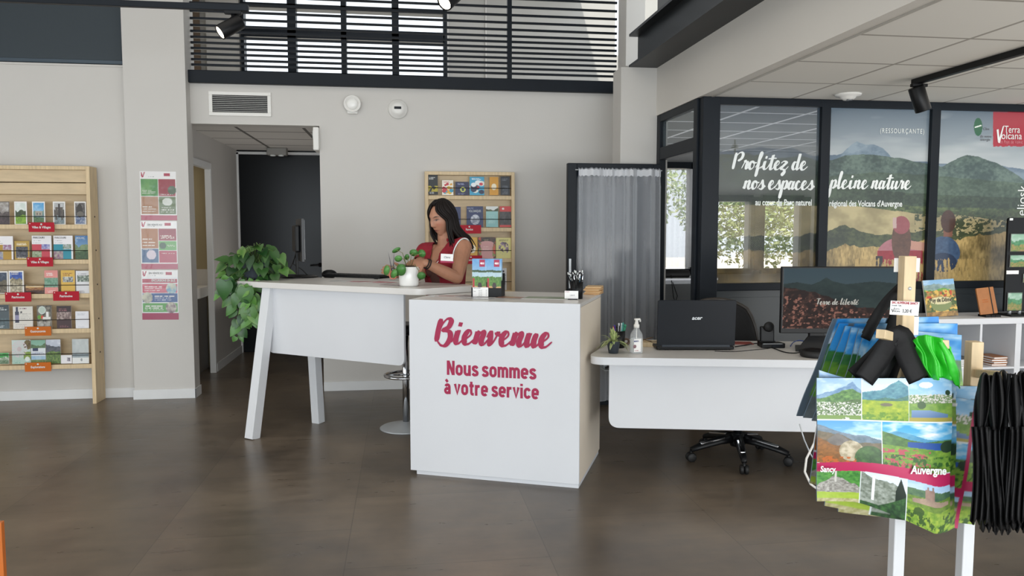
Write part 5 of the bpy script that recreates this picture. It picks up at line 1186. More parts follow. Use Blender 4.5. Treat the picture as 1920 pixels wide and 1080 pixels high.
    def castle(u, w):
        i = land(u, w, ('#9dc0e2', '#dfe9f0'), [([.8, .78, .78, .74], .02, 5, '#3a5a48', '#5f7f58', 12), ([.62, .62, .6, .62], .02, 5, '#55752f', '#7f9a45', 14), ([.42, .4, .36, .38], .04, 6, '#5f8a2a', '#a3b545', 14)], 31, .4)
        put(i, rect(u, w, .42, .64, .6, .8) | rect(u, w, .46, .5, .8, .86) | rect(u, w, .58, .62, .8, .88), tex(u, w, '#a58a7d', '#8a6f66', 9, 3)); put(i, rect(u, w, .12, .96, .48, .62) & (w < .62 - .15 * np.abs(u - .5)), tex(u, w, '#b59c88', '#8d7a70', 8, 5)); put(i, disc(u, w, .28, .3, .12, .09), '#3f5a24'); put(i, (w < .3) & (n > .56), '#35551f'); return i
    panel(0, .325, .67, 1, town); panel(.33, .665, .67, 1, meadow); panel(.67, 1, .67, 1, pond)
    panel(0, .47, .32, .662, rocks); panel(.475, 1, .32, .662, lake)
    panel(0, .32, 0, .27, village); panel(.325, .655, 0, .27, fall); panel(.66, 1, 0, .27, castle)
    wv = .285 + .018 * np.sin((U - .1) * 4.2)
    put(img, (W < wv + .038) & (W > wv - .036), '#b21e55')
    return img
def volcano_bag(U, W):
    img = land(U, W, ('#1f86d6', '#8fc8ea'), [([.74, .76, .86, .78, .72, .7], .05, 5, '#1f5a35', '#4a8a45', 9), ([.66, .62, .56, .62, .6], .06, 6, '#3f7a2c', '#7fae42', 10), ([.2, .26, .2, .24], .04, 5, '#4f5a60', '#7d878c', 8)], 40, .9)
    put(img, (U < .05), '#5a6a78'); return img
def quadshape(TL, TR, BL, BR, d0, bulge=0.01, wav=0.006, ph=0.0, sag=None):
    """a hanging sheet through four measured corners"""
    a, b, c, e_ = (lp(*q, d0) for q in (TL, TR, BL, BR))
    def sh(u, w, X, Y, Z):
        x = (a.x * (1 - u) + b.x * u) * w + (c.x * (1 - u) + e_.x * u) * (1 - w)
        z = (a.z * (1 - u) + b.z * u) * w + (c.z * (1 - u) + e_.z * u) * (1 - w)
        y = a.y + wav * np.sin(u * 7 + ph) * (0.3 + 0.7 * (1 - w)) + wav * .6 * np.sin(w * 9 + u * 5 + ph) - bulge * np.sin(u * PI) * np.sin(w * PI)
        if sag is not None: z = z - sag(u, w); 
        return x, y, z
    return sh
def ribbon(pts, wid, nrm=(0, -1, 0), sag=0.0):
    mb = MB(); P = [Vector(p) for p in pts]; C = []
    for i in range(len(P) - 1):
        a0 = P[max(i - 1, 0)]; b0 = P[i]; c0 = P[i + 1]; d0 = P[min(i + 2, len(P) - 1)]
        for k in range(6):
            t_ = k / 6; C.append(0.5 * ((2 * b0) + (c0 - a0) * t_ + (2 * a0 - 5 * b0 + 4 * c0 - d0) * t_ ** 2 + (3 * b0 - 3 * c0 + d0 - a0) * t_ ** 3))
    C.append(P[-1]); n = len(C); vs = []
    for i, p in enumerate(C):
        dd = (C[min(i + 1, n - 1)] - C[max(i - 1, 0)]).normalized(); s_ = dd.cross(Vector(nrm)); s_ = s_.normalized() if s_.length > 1e-5 else Vector((1, 0, 0))
        w_ = wid if not isinstance(wid, (list, tuple)) else np.interp(i / (n - 1), np.linspace(0, 1, len(wid)), wid)
        for q in (-.5, -.25, 0, .25, .5): vs.append(p + s_ * (w_ * q) + Vector(nrm) * (0.006 * (1 - abs(q) * 2)))
    return mb.add(vs, [(i * 5 + k, i * 5 + k + 1, i * 5 + k + 6, i * 5 + k + 5) for i in range(n - 1) for k in range(4)], True)
def tote(label, corners, d0, fn, res, straps, sag=None, ph=0.0, group=None, wav=0.005, strap_w=0.05):
    t = thing('tote_bag', label, 'tote bag', SLOC, -YAW, group)
    print_panel('bag_body', 1, 1, fn, res, int(res * .9), M['cloth'], t, shape=quadshape(*corners, d0, ph=ph, sag=sag, wav=wav), thick=0.006, back='#5f7486')
    for s_ in straps: ribbon(s_, strap_w, (0, -1, 0)).build('strap', M['nylon'], t, solid=0.002)
    return t
GA = 'picture collage tote bags hanging from the front peg'
sagf = lambda u, w: (1 - w) ** 3 * (0.0 + 0.085 * np.clip((u - .28) / .6, 0, 1) ** 1.3 - 0.02 * np.clip((u - .93) / .07, 0, 1))
pegtop = lp(1668, 634, 2.28)
def strap(px0, top, px1, d0, y=711, yt=632):
    return [lp(px0, y, d0 + .004), lp((px0 * .6 + top * .4), y - 30, d0 - .0), lp(top, yt, d0 - .01), ] if px1 is None else [lp(px0, y, d0), lp(px0 * .5 + top * .5, (y + yt) / 2, d0), lp(top, yt, d0 - .01), lp(px1 * .5 + top * .5, (y + yt) / 2, d0), lp(px1, y, d0)]
tote('front tote bag with a raspberry band and a collage of mountain pictures', ((1532, 709), (1786, 709), (1532, 940), (1783, 949)), 2.262, auvergne, 340, [strap(1620, 1681, 1722, 2.258, 712, 630), strap(1640, 1686, 1738, 2.30, 712, 628)], sagf, strap_w=0.062)
front = [o for o in COL.objects if o.name.startswith('tote_bag')][-1]
b1 = lp(1565, 881, 2.252); lettering('Sancy', 0.031, M['lwhite'], None, (0, 0, 0)).name = 'tmp'
bpy.data.objects.remove(bpy.data.objects['tmp'])
def bag_text(s, px, py, size, bold):
    q = lp(px, py, 2.245); o = lettering(s, size, M['lwhite'], front, (q.x, q.y, q.z), rot=(PI / 2, math.radians(1.5), 0), bold=bold, sx=.78, shear=0.05)
bag_text('Sancy', 1552, 885, 0.025, 0.0006); bag_text('Auvergne', 1741, 889, 0.0345, 0.0010)
tote('second collage tote bag, its pale top edge curling up behind the front bag', ((1536, 694), (1794, 716), (1540, 935), (1793, 955)), 2.30, auvergne, 90, [strap(1600, 1676, 1716, 2.312, 705, 634)], lambda u, w: sagf(u, w) * .9 + .02 * w * np.sin(u * 5) * (u < .6), 1.0)
tote('collage tote bag turned so that its raspberry edge slants right of the front bag', ((1580, 715), (1836, 752), (1548, 950), (1797, 992)), 2.345, lambda U, W: put(auvergne(U, W), U > .97, '#b21e55'), 90, [strap(1640, 1684, 1745, 2.352, 725, 634)], None, 2.0)
tote('hindmost collage tote bag, a strip of it showing beside the black bags', ((1570, 722), (1832, 724), (1572, 960), (1828, 984)), 2.385, auvergne, 90, [strap(1660, 1690, 1760, 2.39, 725, 636)], None, 3.0)
tote('collage tote bag whose lower left corner peeks out left of the front bag', ((1545, 716), (1780, 722), (1517, 905), (1775, 960)), 2.42, auvergne, 80, [strap(1650, 1690, 1750, 2.43, 725, 638)], None, 4.0)
GB = 'blue sky tote bags fanned behind the collage bags'
TLs = [(1563, 598), (1574, 606), (1585, 611), (1597, 614), (1612, 616), (1622, 624)]
names6 = ['hindmost', 'second from the back', 'third from the back', 'fourth from the back', 'fifth from the back', 'foremost']
TRs = [(1762, 594), (1797, 607), (1802, 628), (1716, 622), (1712, 632), (1708, 640)]
for k in range(6):
    d0 = 2.66 - k * 0.026
    BL = (1494 + 15 * k, 780 + 5 * k); BR = (TRs[k][0] + 5, 800 + 3 * k)
    sr = [[lp(1632 - k * 2, TLs[k][1] + 12, d0 - .004), lp(1655, 575, d0 - .006), lp(1694, 534, d0 - .004)]] + ([[lp(1668, TLs[k][1] + 14, d0 - .008), lp(1682, 580, d0 - .012), lp(1697, 536, d0 - .008)]] if k % 2 == 0 else [])
    tote('blue sky tote bag with green hills, %s in the fan' % names6[k], (TLs[k], TRs[k], BL, BR), d0, lambda U, W, k=k: np.roll(volcano_bag(U, W), k * 5, 1), 60, sr, None, k * 1.3, GB, wav=0.008, strap_w=0.034)
# green nylon bag
t = thing('nylon_bag', 'bright green nylon bag draped in folds over a peg right of the wooden post', 'bag', SLOC, -YAW)
def green(u, v):
    T = [lp(1711, 668, 2.30), lp(1716, 640, 2.275), lp(1730, 626, 2.26), lp(1752, 632, 2.255), lp(1770, 634, 2.265), lp(1782, 650, 2.285)]
    Bm = [lp(1716, 676, 2.30), lp(1738, 704, 2.28), lp(1752, 712, 2.26), lp(1768, 708, 2.255), lp(1786, 714, 2.26), lp(1797, 728, 2.28)]
    i = min(int(u * 5), 4); f = u * 5 - i
    a = T[i].lerp(T[i + 1], f); b = Bm[i].lerp(Bm[i + 1], f)
    p = b.lerp(a, v); p.y += 0.010 * math.sin(u * 23 + 1.5 * v) + 0.006 * math.sin(u * 51 + 3 * v); p.x += 0.004 * math.sin(v * 9 + u * 9)
    return p
MB().grid(green, 90, 24).build('bag_folds', M['lime'], t, solid=0.003)
ribbon([lp(1762, 640, 2.25), lp(1778, 668, 2.243), lp(1790, 700, 2.245), lp(1796, 722, 2.25)], [0.012, 0.02, 0.03, 0.012]).build('strap', M['lime'], t, solid=0.002)
# black nylon bags on the low peg
GN = 'black nylon bags bunched on the lower peg'
for k in range(8):
    x0 = 1836 + k * 14; d0 = 2.17 + 0.05 * ((k * 3) % 5) / 5 + 0.01 * (k % 2)
    t = thing('nylon_bag', ['black pleated nylon bag at the left edge of the black bunch', 'black pleated nylon bag, second from the left in the black bunch', 'black pleated nylon bag, third from the left in the black bunch', 'black pleated nylon bag, fourth from the left in the black bunch', 'black pleated nylon bag, fifth from the left in the black bunch', 'black pleated nylon bag, sixth from the left in the black bunch', 'black pleated nylon bag, seventh from the left, near the frame edge', 'black pleated nylon bag at the right frame edge'][k], 'bag', SLOC, -YAW, GN)
    yb = 985 + (k * 37 % 23); rg_ = random.Random(k)
    def body(u, v, x0=x0, d0=d0, yb=yb, k=k):
        tip = abs(((u * 3) % 1) - .5) * 2
        y = 800 * v + (yb - 16 * tip * (1 - abs(u - .5))) * (1 - v)
        x = x0 + (u - .5) * (34 - 4 * v) + 5 * math.sin(v * 3 + k)
        return lp(x, y, d0 + 0.012 * math.sin(u * 19 + k * 2) * (0.6 + .4 * (1 - v)) + 0.01 * math.sin(v * 5 + k))
    MB().grid(body, 40, 16).build('bag_body', M['nylon'], t, solid=0.0025)
    def hs(u, v, x0=x0, d0=d0, k=k):
        x = (x0 + 3 * math.sin(k)) * (1 - v) + (1846 + k * 11.5) * v + (u - .5) * (17 + 11 * math.sin(v * PI))
        y = 806 * (1 - v) + (698 + 5 * math.sin(k * 1.7) + 10 * (abs(u - .5) * 2) ** 2) * v
        return lp(x, y, d0 + 0.014 * math.sin(u * 9 + k + v * 2) - 0.006 * v)
    if k != 4: MB().grid(hs, 20, 14).build('strap', M['nylon'], t, solid=0.0025)
    else:
        ribbon([lp(x0 - 6, 802, d0), lp(1888, 760, d0), lp(1892, 700, d0)], 0.012).build('strap', M['nylon'], t, solid=0.002)
        ribbon([lp(x0 + 14, 802, d0), lp(1914, 750, d0), lp(1900, 700, d0)], 0.012).build('strap', M['nylon'], t, solid=0.002)
# price cards
def card(label, x0, x1, y0, y1, d0, rot=0.0, name='price_card'):
    a = lp(x0, y1, d0); b = lp(x1, y0, d0); c = Vector(((a.x + b.x) / 2, a.y, a.z)); w_ = b.x - a.x; h_ = b.z - a.z
    wl = SLOC + Matrix.Rotation(-YAW, 3, 'Z') @ c
    t = thing(name, label, 'price card', wl, -YAW); t.rotation_euler = (0, rot, -YAW)
    bx(-w_ / 2, w_ / 2, 0, 0.0012, 0, h_).build('card', M['paper'], t)
    return t, w_, h_
t, w_, h_ = card('white price card with red heading pinned to the front of the wooden post', 1668, 1723, 565, 591, 2.385, math.radians(3))
lettering('SAC AUVERGNE SANCY', 0.0105, M['lred'], t, (-w_ * .46, -0.0006, h_ * .8), align='LEFT', sx=.72, bold=0.0003)
lettering('Grande Taille', 0.007, M['lgrey'], t, (-w_ * .46, -0.0006, h_ * .62), align='LEFT', sx=.8)
lettering('3,20 €', 0.0145, M['lblack'], t, (-w_ * .08, -0.0006, h_ * .2), align='LEFT', sx=.8, bold=0.0002)
lettering('Terra', 0.010, M['lgrey'], t, (-w_ * .38, -0.0006, h_ * .36), align='LEFT', sx=.8); lettering('olcana', 0.010, M['lgrey'], t, (-w_ * .38, -0.0006, h_ * .2), align='LEFT', sx=.8)
MB().add([(-w_ * .46, -0.0006, h_ * .4), (-w_ * .43, -0.0006, h_ * .42), (-w_ * .41, -0.0006, h_ * .25), (-w_ * .36, -0.0006, h_ * .5), (-w_ * .34, -0.0006, h_ * .5), (-w_ * .41, -0.0006, h_ * .14)], [(0, 1, 2, 5), (2, 3, 4, 5)]).build('tick_logo', M['lblack'], t)
card('blank back of a white card fixed behind the top of the wooden post', 1676, 1725, 484, 510, D1 + 0.022, 0.0)
card('small pale card behind the wooden post just below the price card', 1708, 1723, 594, 628, D1 + 0.03, 0.0)
card('narrow white card behind the shorter wooden post', 1826, 1842, 640, 668, D1 + 0.002, 0.0)

# ================================================================ WHITE SHELF UNIT BEHIND IT
YK = 4.9
kz = lambda y: yp(1850, y, YK).z
kx = lambda p: yp(p, 640, YK).x
ktop = kz(597); t = thing('cube_shelf', 'low white cube shelf unit in front of the printed partition', 'shelf unit', (kx(1700), YK, 0)); kx0 = kx(1700)
WK = 1.35; DK = 0.38; th = 0.042
bx(0, WK, 0, DK, ktop - th, ktop).build('top_board', M['white'], t, bevel=0.002)
divs = [0.0, kx(1768) - kx0, kx(1837) - kx0, kx(1904) - kx0]; step = divs[3] - divs[2]; divs += [divs[3] + step * (k + 1) for k in range(3)]
for i, x in enumerate(divs[:-1]):
    wv = 0.018 if i not in (0, 3) else 0.045
    bx(x, x + wv, 0, DK, 0.0, ktop - th).build('divider', M['white'], t, bevel=0.0015)
hm = ktop - kz(689)
for z in (ktop - hm, ktop - 2 * hm + 0.01):
    if z > 0.05: bx(0.018, WK - 0.02, 0.002, DK - 0.01, z - 0.014, z).build('shelf', M['white'], t, bevel=0.001)
bx(0.0, WK, DK - 0.006, DK, 0.0, ktop - th).build('back_panel', mat('shelf back', '#b5b2ae', 0.6), t)
bx(WK - 0.03, WK, 0, DK, 0, ktop - th).build('side_panel', M['white'], t)
bx(0.04, WK - 0.03, 0.004, DK - 0.01, 0.0, 0.03).build('base_board', M['white'], t)
# cover board of the closed lower left compartment
bx(divs[1] + 0.02, divs[2] - 0.002, 0.003, 0.018, ktop - 2 * hm + 0.012, ktop - hm - 0.015).build('front_panel', M['white'], t)
YT2 = YK + 0.14
def stand_item(x0, x1, y0): a = yp(x0, 590, YT2); b = yp(x1, 590, YT2); return (a.x + b.x) / 2, b.x - a.x, yp((x0 + x1) / 2, y0, YT2).z - ktop
cx, w_, h_ = stand_item(1739, 1797, 526)
def book_cover(U, W):
    img = land(U, W, ('#7fb0d8', '#dfe9ee'), [([.84, .9, .82, .86], .1, 5, '#6f8a8a', '#a9b9b4', 9), ([.76, .72, .78, .7], .1, 6, '#4f8a3c', '#86ad58', 10)], 4, .5)
    put(img, W < .7, tex(U, W, '#3f5a2c', '#b58a4a', 8, 6, con=3)); put(img, (W < .72) & (fbm(U * 12, W * 14, 9, 2) > .6), '#d9b35a'); put(img, (W < .7) & (W > .5) & (fbm(U * 13, W * 13, 14, 2) > .62), '#c2452f')
    put(img, disc(U, W, .5, .34, .34, .2), '#7d8a58'); put(img, disc(U, W, .5, .43, .36, .1), '#d5cc9f'); put(img, W < .13, tex(U, W, '#7a5f38', '#c49a55', 9, 3, con=2.5)); return img
bk = tag(print_panel('book', w_, h_ / math.cos(.22), book_cover, 60, 80, M['gloss'], None, (cx, YT2 - 0.0, ktop + 0.002), (-0.18, math.radians(-3), 0), 0.012, '#d9d5cc'), 'picture book with a colourful mountain cover standing on the white shelf', 'book')
lettering('Puy de Dôme', 0.043, M['lblack'], bk, (0, -0.001, h_ * .405), sx=.72, bold=0.0008, shear=0.1)
cx, w_, h_ = stand_item(1829, 1861, 543)
nb = thing('notebook', 'tan leather notebook with a dark elastic band standing on the white shelf', 'notebook', (cx, YT2 - 0.04, ktop + 0.018)); nb.rotation_euler = (-0.2, math.radians(-5), 0)
M['tan'] = mat('tan leather', '#a56a3a', 0.5, var=0.08, scale=30)
MB().prism(rounded([(-w_ / 2, 0), (w_ / 2, 0), (w_ / 2, h_), (-w_ / 2, h_)], 0.006), 0, 0.012, Matrix.Rotation(PI / 2, 4, 'X')).build('cover', M['tan'], nb, bevel=0.001)
bx(w_ * .22, w_ * .27, -0.0145, 0.001, -0.0005, h_ + 0.0005).build('elastic_band', M['rubber'], nb)
lettering('CARNET', 0.012, M['orange'], nb, (-w_ * .1, -0.0125, h_ * .52)); lettering('VOYAGE', 0.012, M['orange'], nb, (-w_ * .1, -0.0125, h_ * .44))
eh = thing('book_easel', 'small black easel holding the tan notebook', 'easel', (cx + 0.01, YT2 - 0.05, ktop))
MB().box(-0.06, -0.02, -0.03, 0.05, 0.0, 0.016).box(-0.015, 0.015, -0.03, 0.05, 0.0, 0.016).box(0.02, 0.06, -0.03, 0.05, 0.0, 0.016).box(-0.06, 0.06, 0.03, 0.05, 0.0, 0.012).build('easel_foot', M['plastic'], eh, bevel=0.002)
# postcard carousel
a = yp(1887, 500, YT2); b = yp(1886, 408, YT2)
pc = thing('postcard_rack', 'black postcard rack with green valley cards at the right frame edge', 'card rack', (a.x, YT2 + 0.02, ktop))
hp = b.z - ktop
MB().prism(rounded([(0, 0.03), (0.36, 0.03), (0.36, hp), (0, hp)], [0, 0, 0.02, 0.02]), 0, 0.02, Matrix.Rotation(PI / 2, 4, 'X')).build('rack_board', M['plastic'], pc, bevel=0.002)
bx(-0.01, 0.37, -0.1, 0.08, 0.0, 0.012).build('rack_base', M['plastic'], pc, bevel=0.003)
MB().tube([(0.05, -0.01, 0.012), (0.05, -0.01, 0.04)], 0.012, 12).build('foot_pin', M['grey'], pc)
MB().tube([(0.13, -0.01, 0.012), (0.13, -0.01, 0.04)], 0.012, 12).build('foot_pin', M['grey'], pc)
bx(0.005, 0.03, -0.026, -0.021, hp - 0.02, hp - 0.004).build('corner_clip', M['lwhite'], pc)
def pcard(label, x0, x1, y0, y1, seed, group='postcards in the black rack'):
    A0 = yp(x0, y1, YT2); B0 = yp(x1, y0, YT2)
    o = print_panel('postcard', B0.x - A0.x, B0.z - A0.z, img_photo(seed, ('#7fa98f', '#cfdcd6'), ('#2f6a4a', '#5f9a6a'), ('#4f7f3a', '#b08a5a'), '#2a2a2a', .03, hz=.6), 20, 16, M['print'], None, ((A0.x + B0.x) / 2, YT2 - 0.007, A0.z), None, 0.003)
    tag(o, label, 'postcard', group)
pcard('topmost postcard in the black rack, a village among green hills', 1893, 1921, 438, 472, 51)
pcard('second postcard down in the black rack, a dark green valley', 1892, 1921, 478, 501, 52)
pcard('lowest postcard in the black rack, a red roofed village', 1887, 1916, 548, 583, 53)
pcard('small postcard at the frame edge in the middle of the black rack', 1917, 1935, 513, 530, 54)
A0 = yp(1886, 514, YT2); B0 = yp(1909, 507, YT2)
tag(bx(A0.x, B0.x, YT2 - 0.006, YT2 - 0.003, A0.z, B0.z).build('price_label', M['paper'], None), 'thin white price label across the black postcard rack', 'price label')
# stacks in the compartments
zc_ = ktop - hm
for k in range(4):
    q = yp(1859, 680, YK + 0.12); 
    t = thing('notebook', ['tan notebook at the bottom of the pile in the open shelf cube', 'tan notebook second from the bottom of the pile in the shelf cube', 'tan notebook third from the bottom of the pile in the shelf cube', 'tan notebook on top of the pile in the shelf cube'][k], 'notebook', (q.x + 0.004 * (k % 2), q.y, zc_ + k * 0.0165), 0.1 * (k % 2) - .05, 'tan notebooks piled in the shelf cube')
    bx(-0.058, 0.058, -0.08, 0.08, 0.0, 0.003).build('cover', M['tan'], t); bx(-0.058, 0.058, -0.08, 0.08, 0.0125, 0.0155).build('cover', M['tan'], t); bx(-0.054, 0.055, -0.077, 0.077, 0.003, 0.0125).build('page_block', M['paper'], t)
for k in range(6):
    q = yp(1805, 680, YK + 0.1)
    t = thing('magazine', 'thin grey magazine in the pile in the left shelf cube', 'magazine', (q.x - 0.02, q.y, zc_ + k * 0.01), 0, 'grey magazines piled in the left shelf cube')
    bx(-0.075, 0.075, -0.09, 0.12, 0, 0.008).build('pages', M['paper'], t); bx(-0.076, 0.076, -0.092, 0.121, 0.008, 0.0092).build('cover', M['lgrey'], t)
# ================================================================ THINGS ON THE DESKS
dyaw = math.atan2(dv.y, dv.x)
rg = random.Random(11)
def leafblade(mb, cols, base, d, up, ln, wd, c0, c1, shape='heart', var=0.0, fold=0.25, droop=0.25):
    """one leaf with a raised midrib fold; base is where the stalk joins"""
    d = Vector(d).normalized(); up = Vector(up); s = d.cross(up); s = s.normalized() if s.length > 1e-4 else d.orthogonal().normalized(); n = s.cross(d).normalized()
    prof = {'heart': [(-.12, .28), (.0, .42), (.18, .5), (.42, .44), (.68, .27), (.88, .1), (1, 0)], 'blade': [(0, .12), (.2, .4), (.45, .5), (.7, .38), (.9, .14), (1, 0)]}[shape]
    mid = []; lf = []; rgk = []
    for t_, w_ in prof:
        p = Vector(base) + d * (ln * max(t_, 0.0)) - n * (droop * ln * t_ * t_ * (1 if t_ > 0 else 0))
        q = p + d * (ln * min(t_, 0))
        mid.append(p); lf.append(q + s * (wd * w_) + n * (fold * wd * w_)); rgk.append(q - s * (wd * w_) + n * (fold * wd * w_))
    k = len(prof); vs = mid + lf + rgk; fs = []
    for i in range(k - 1): fs += [(i, i + 1, k + i + 1, k + i), (i + 1, i, 2 * k + i, 2 * k + i + 1)]
    mb.add(vs, fs, True)
    v = rg.random(); base_c = c0 * (1 - v) + c1 * v
    ed = base_c * (1 - var) + A('#d9dca0') * var
    cols += [base_c * 1.08] * k + [ed] * (2 * k)
# trailing pothos at the left end of the standing desk
pc_ = gp(478, 524, DZ)
t = thing('trailing_plant', 'leafy green trailing plant hanging over the left end of the standing desk', 'plant', pc_)
MB().lathe([(0.0005, 0), (0.06, 0), (0.08, 0.02), (0.09, 0.12), (0.095, 0.125), (0.088, 0.125), (0.08, 0.1), (0.0005, 0.1)], 28).build('pot', M['pot'], t)
def rel(px, py, d): return dp(px, py, d) - pc_
gA = A('#173a18'); gB = A('#4a7430')
fol = MB(); fc = []; stm = MB()
dpc = float(np.array(pc_) @ GF)
top_spots = [(430, 492), (440, 482), (452, 478), (458, 470), (468, 480), (478, 468), (487, 464), (497, 470), (503, 462), (512, 474), (520, 480), (524, 492), (516, 500), (506, 490), (495, 484), (484, 490), (472, 495), (462, 505), (450, 500), (440, 508), (428, 508), (434, 520), (448, 516), (466, 516), (480, 510), (494, 502), (500, 514), (512, 512), (506, 524), (488, 520), (456, 490), (470, 488), (420, 500), (526, 506)]
for (x, y) in top_spots:
    for j in range(2):
        p = rel(x + rg.uniform(-6, 6), y + rg.uniform(-5, 5), dpc + rg.uniform(-0.12, 0.1))
        p.z = max(p.z, 0.02)
        out = Vector((p.x, p.y - 0.05, 0.1 + rg.uniform(-.25, .1))) + Vector((rg.uniform(-.1, .1), -0.1, rg.uniform(-.35, -.02)))
        leafblade(fol, fc, p, out, (rg.uniform(-.3, .3), -0.7, 0.8), rg.uniform(.07, .115), rg.uniform(.06, .09), gA, gB, var=rg.choice((0, 0, .15, .3)))
    stm.tube([(0, 0, 0.1), (p.x * .5, p.y * .5, 0.1 + abs(p.z) * .7), p], 0.003, 5)
vines = [[(448, 520), (440, 535), (438, 560), (446, 590), (450, 612), (446, 632)], [(462, 518), (460, 534), (458, 560), (462, 580), (465, 600)], [(475, 520), (472, 536), (474, 556), (480, 575), (478, 590)], [(440, 512), (424, 526), (416, 540), (414, 552)], [(468, 520), (464, 538), (468, 566), (470, 592), (474, 604)], [(452, 520), (448, 545), (452, 575), (458, 598)]]
for vi, vn in enumerate(vines):
    pts = []
    for i, (x, y) in enumerate(vn):
        pts.append(rel(x, y, dpc - 0.02 - (0.20 if i > 0 else 0.02) - 0.01 * vi))
    C = []
    for i in range(len(pts) - 1):
        for k in range(4): C.append(pts[i].lerp(pts[i + 1], k / 4))
    C.append(pts[-1]); stm.tube([Vector((0, 0, .1))] + C, 0.0028, 5)
    for i, p in enumerate(C):
        if i < 2: continue
        for j in range(1 if i % 3 else 0):
            sd = rg.choice((-1, 1))
            leafblade(fol, fc, p + Vector((sd * .012, -.01, rg.uniform(-.01, .01))), (sd * rg.uniform(.2, .9), rg.uniform(-.5, .1), -1), (rg.uniform(-.2, .2), -1, 0.25), rg.uniform(.07, .115) * (1 if i < len(C) - 3 else .6), rg.uniform(.06, .095) * (1 if i < len(C) - 3 else .6), gA * 1.05, gB * 1.15, var=rg.choice((0, .1, .25)))
# the large single leaves under the desk edge
for (x, y) in ((461, 552), (423, 540), (466, 590)):
    leafblade(fol, fc, rel(x, y - 12, dpc - .28), (rg.uniform(-.2, .2), -.1, -1), (0, -1, .2), .14, .12, gA * 1.2, gB)
o = fol.build('foliage', M['leaf'], t); paint(o.data, fc)
stm.build('stems', mat('green stem', '#5c7a3c', 0.5), t)
# monitor seen edge-on
mc = gp(560, 520, DZ)
t = thing('monitor', 'black monitor seen edge-on on a round foot on the standing desk', 'monitor', mc, 0)
vd = Vector((mc.x, mc.y, 0)).normalized(); pl = Matrix.Rotation(math.radians(4.5), 3, 'Z') @ vd; pn = Vector((-pl.y, pl.x, 0))
zt_ = dp(557, 410, float(np.array(mc) @ GF)).z - DZ; zbt = zt_ - 0.325
mxm = Matrix(((pl.x, pn.x, 0, 0), (pl.y, pn.y, 0, 0), (0, 0, 1, 0), (0, 0, 0, 1)))
MB().lathe([(0.0005, 0), (0.148, 0), (0.15, 0.006), (0.13, 0.014), (0.04, 0.02), (0.0005, 0.02)], 40).build('foot', M['plastic'], t)
MB().box(-0.02, 0.02, -0.0, 0.02, 0.015, zbt + 0.1, mxm).build('stand_neck', M['plastic'], t, bevel=0.003)
MB().box(-0.25, 0.25, -0.028, -0.006, zbt, zt_, mxm).build('screen_housing', mat('monitor back', '#26282b', 0.4), t, bevel=0.004)
MB().box(-0.24, 0.24, -0.031, -0.0275, zbt + 0.02, zt_ - 0.012, mxm).build('screen', mat('dark screen', '#4a4f52', 0.1), t)
MB().box(-0.15, 0.13, -0.006, 0.034, zbt + 0.07, zt_ - 0.05, mxm).build('rear_bulge', M['plastic'], t, bevel=0.012)
MB().tube([pn * .02 + Vector((0, 0, zbt + .05)), pn * .06 + Vector((.02, 0, zbt - .02)), Vector((.03, -.02, .06)), Vector((.07, -.04, .02))], 0.004, 6).tube([pn * .02 + Vector((0, 0, zbt + .04)), Vector((-.05, -.02, .09)), Vector((-.09, -.03, .02))], 0.004, 6).build('cables', M['rubber'], t)
# keyboard and mouse
a = gp(604, 520, DZ); b = gp(712, 524, DZ); km = (a + b) / 2
t = thing('keyboard', 'black computer keyboard on the standing desk', 'keyboard', km, math.atan2(b.y - a.y, b.x - a.x))
Lk = (b - a).length
MB().prism(rounded([(-Lk / 2, -0.0), (Lk / 2, -0.0), (Lk / 2, 0.15), (-Lk / 2, 0.15)], 0.01), 0.004, 0.022).build('keyboard_body', M['plastic'], t, bevel=0.003)
kk_ = MB()
for r_ in range(5):
    for c_ in range(15): kk_.box(-Lk / 2 + .012 + c_ * (Lk - .024) / 15, -Lk / 2 + .012 + (c_ + .88) * (Lk - .024) / 15, .012 + r_ * .026, .034 + r_ * .026, .022, .028)
kk_.build('keys', M['rubber'], t)
for x in (-Lk / 2 + .04, Lk / 2 - .06): bx(x, x + .03, 0.01, 0.02, 0.0, 0.006).build('rubber_foot', M['rubber'], t)
m_ = gp(619, 519, DZ)
t = thing('computer_mouse', 'black rounded mouse at the left end of the keyboard', 'mouse', m_ + Vector((-0.01, 0.05, 0)))
MB().ball((0, 0, 0.018), (0.06, 0.035, 0.036)).build('mouse_body', M['plastic'], t); bx(-0.055, 0.055, -0.032, 0.032, 0.0, 0.01).build('mouse_base', M['rubber'], t, bevel=0.004)
# leaflets lying on the standing desk
def flyer(label, px, py, w_, h_, yaw, Z, fn, group=None, n=(26, 18), k=0):
    c = gp(px, py, Z)
    o = print_panel('flyer', w_, h_, fn, n[0], n[1], M['gloss'] if k % 2 else M['print'], None, (c.x, c.y, Z + 0.0012 + 0.0004 * k), (-PI / 2, 0, yaw), 0.0008)
    return tag(o, label, 'flyer', group)
def redflyer(U, W):
    img = flat(U, '#d9d6d4'); put(img, rect(U, W, .05, .95, .5, .95), '#b03044'); put(img, disc(U, W, .5, .3, .3, .15), '#c98a90'); lines(img, U, W, .1, .9, .1, .4, 4, '#b03044', 3, .4); return img
GFl = 'flyers lying on the standing desk'
flyer('red and white flyer with its corner nearest the keyboard on the standing desk', 665, 530, .21, .15, dyaw + .2, DZ, redflyer, GFl, k=1)
flyer('red and white flyer lying in the middle of the standing desk', 700, 531, .21, .15, dyaw - .15, DZ, redflyer, GFl, k=2)
flyer('pale flyer left of the red flyers on the standing desk', 632, 528, .16, .11, dyaw + .1, DZ, lambda U, W: lines(flat(U, '#d3d5d6'), U, W, .1, .9, .1, .9, 6, '#8a8c94', 5, .4), GFl, k=3)
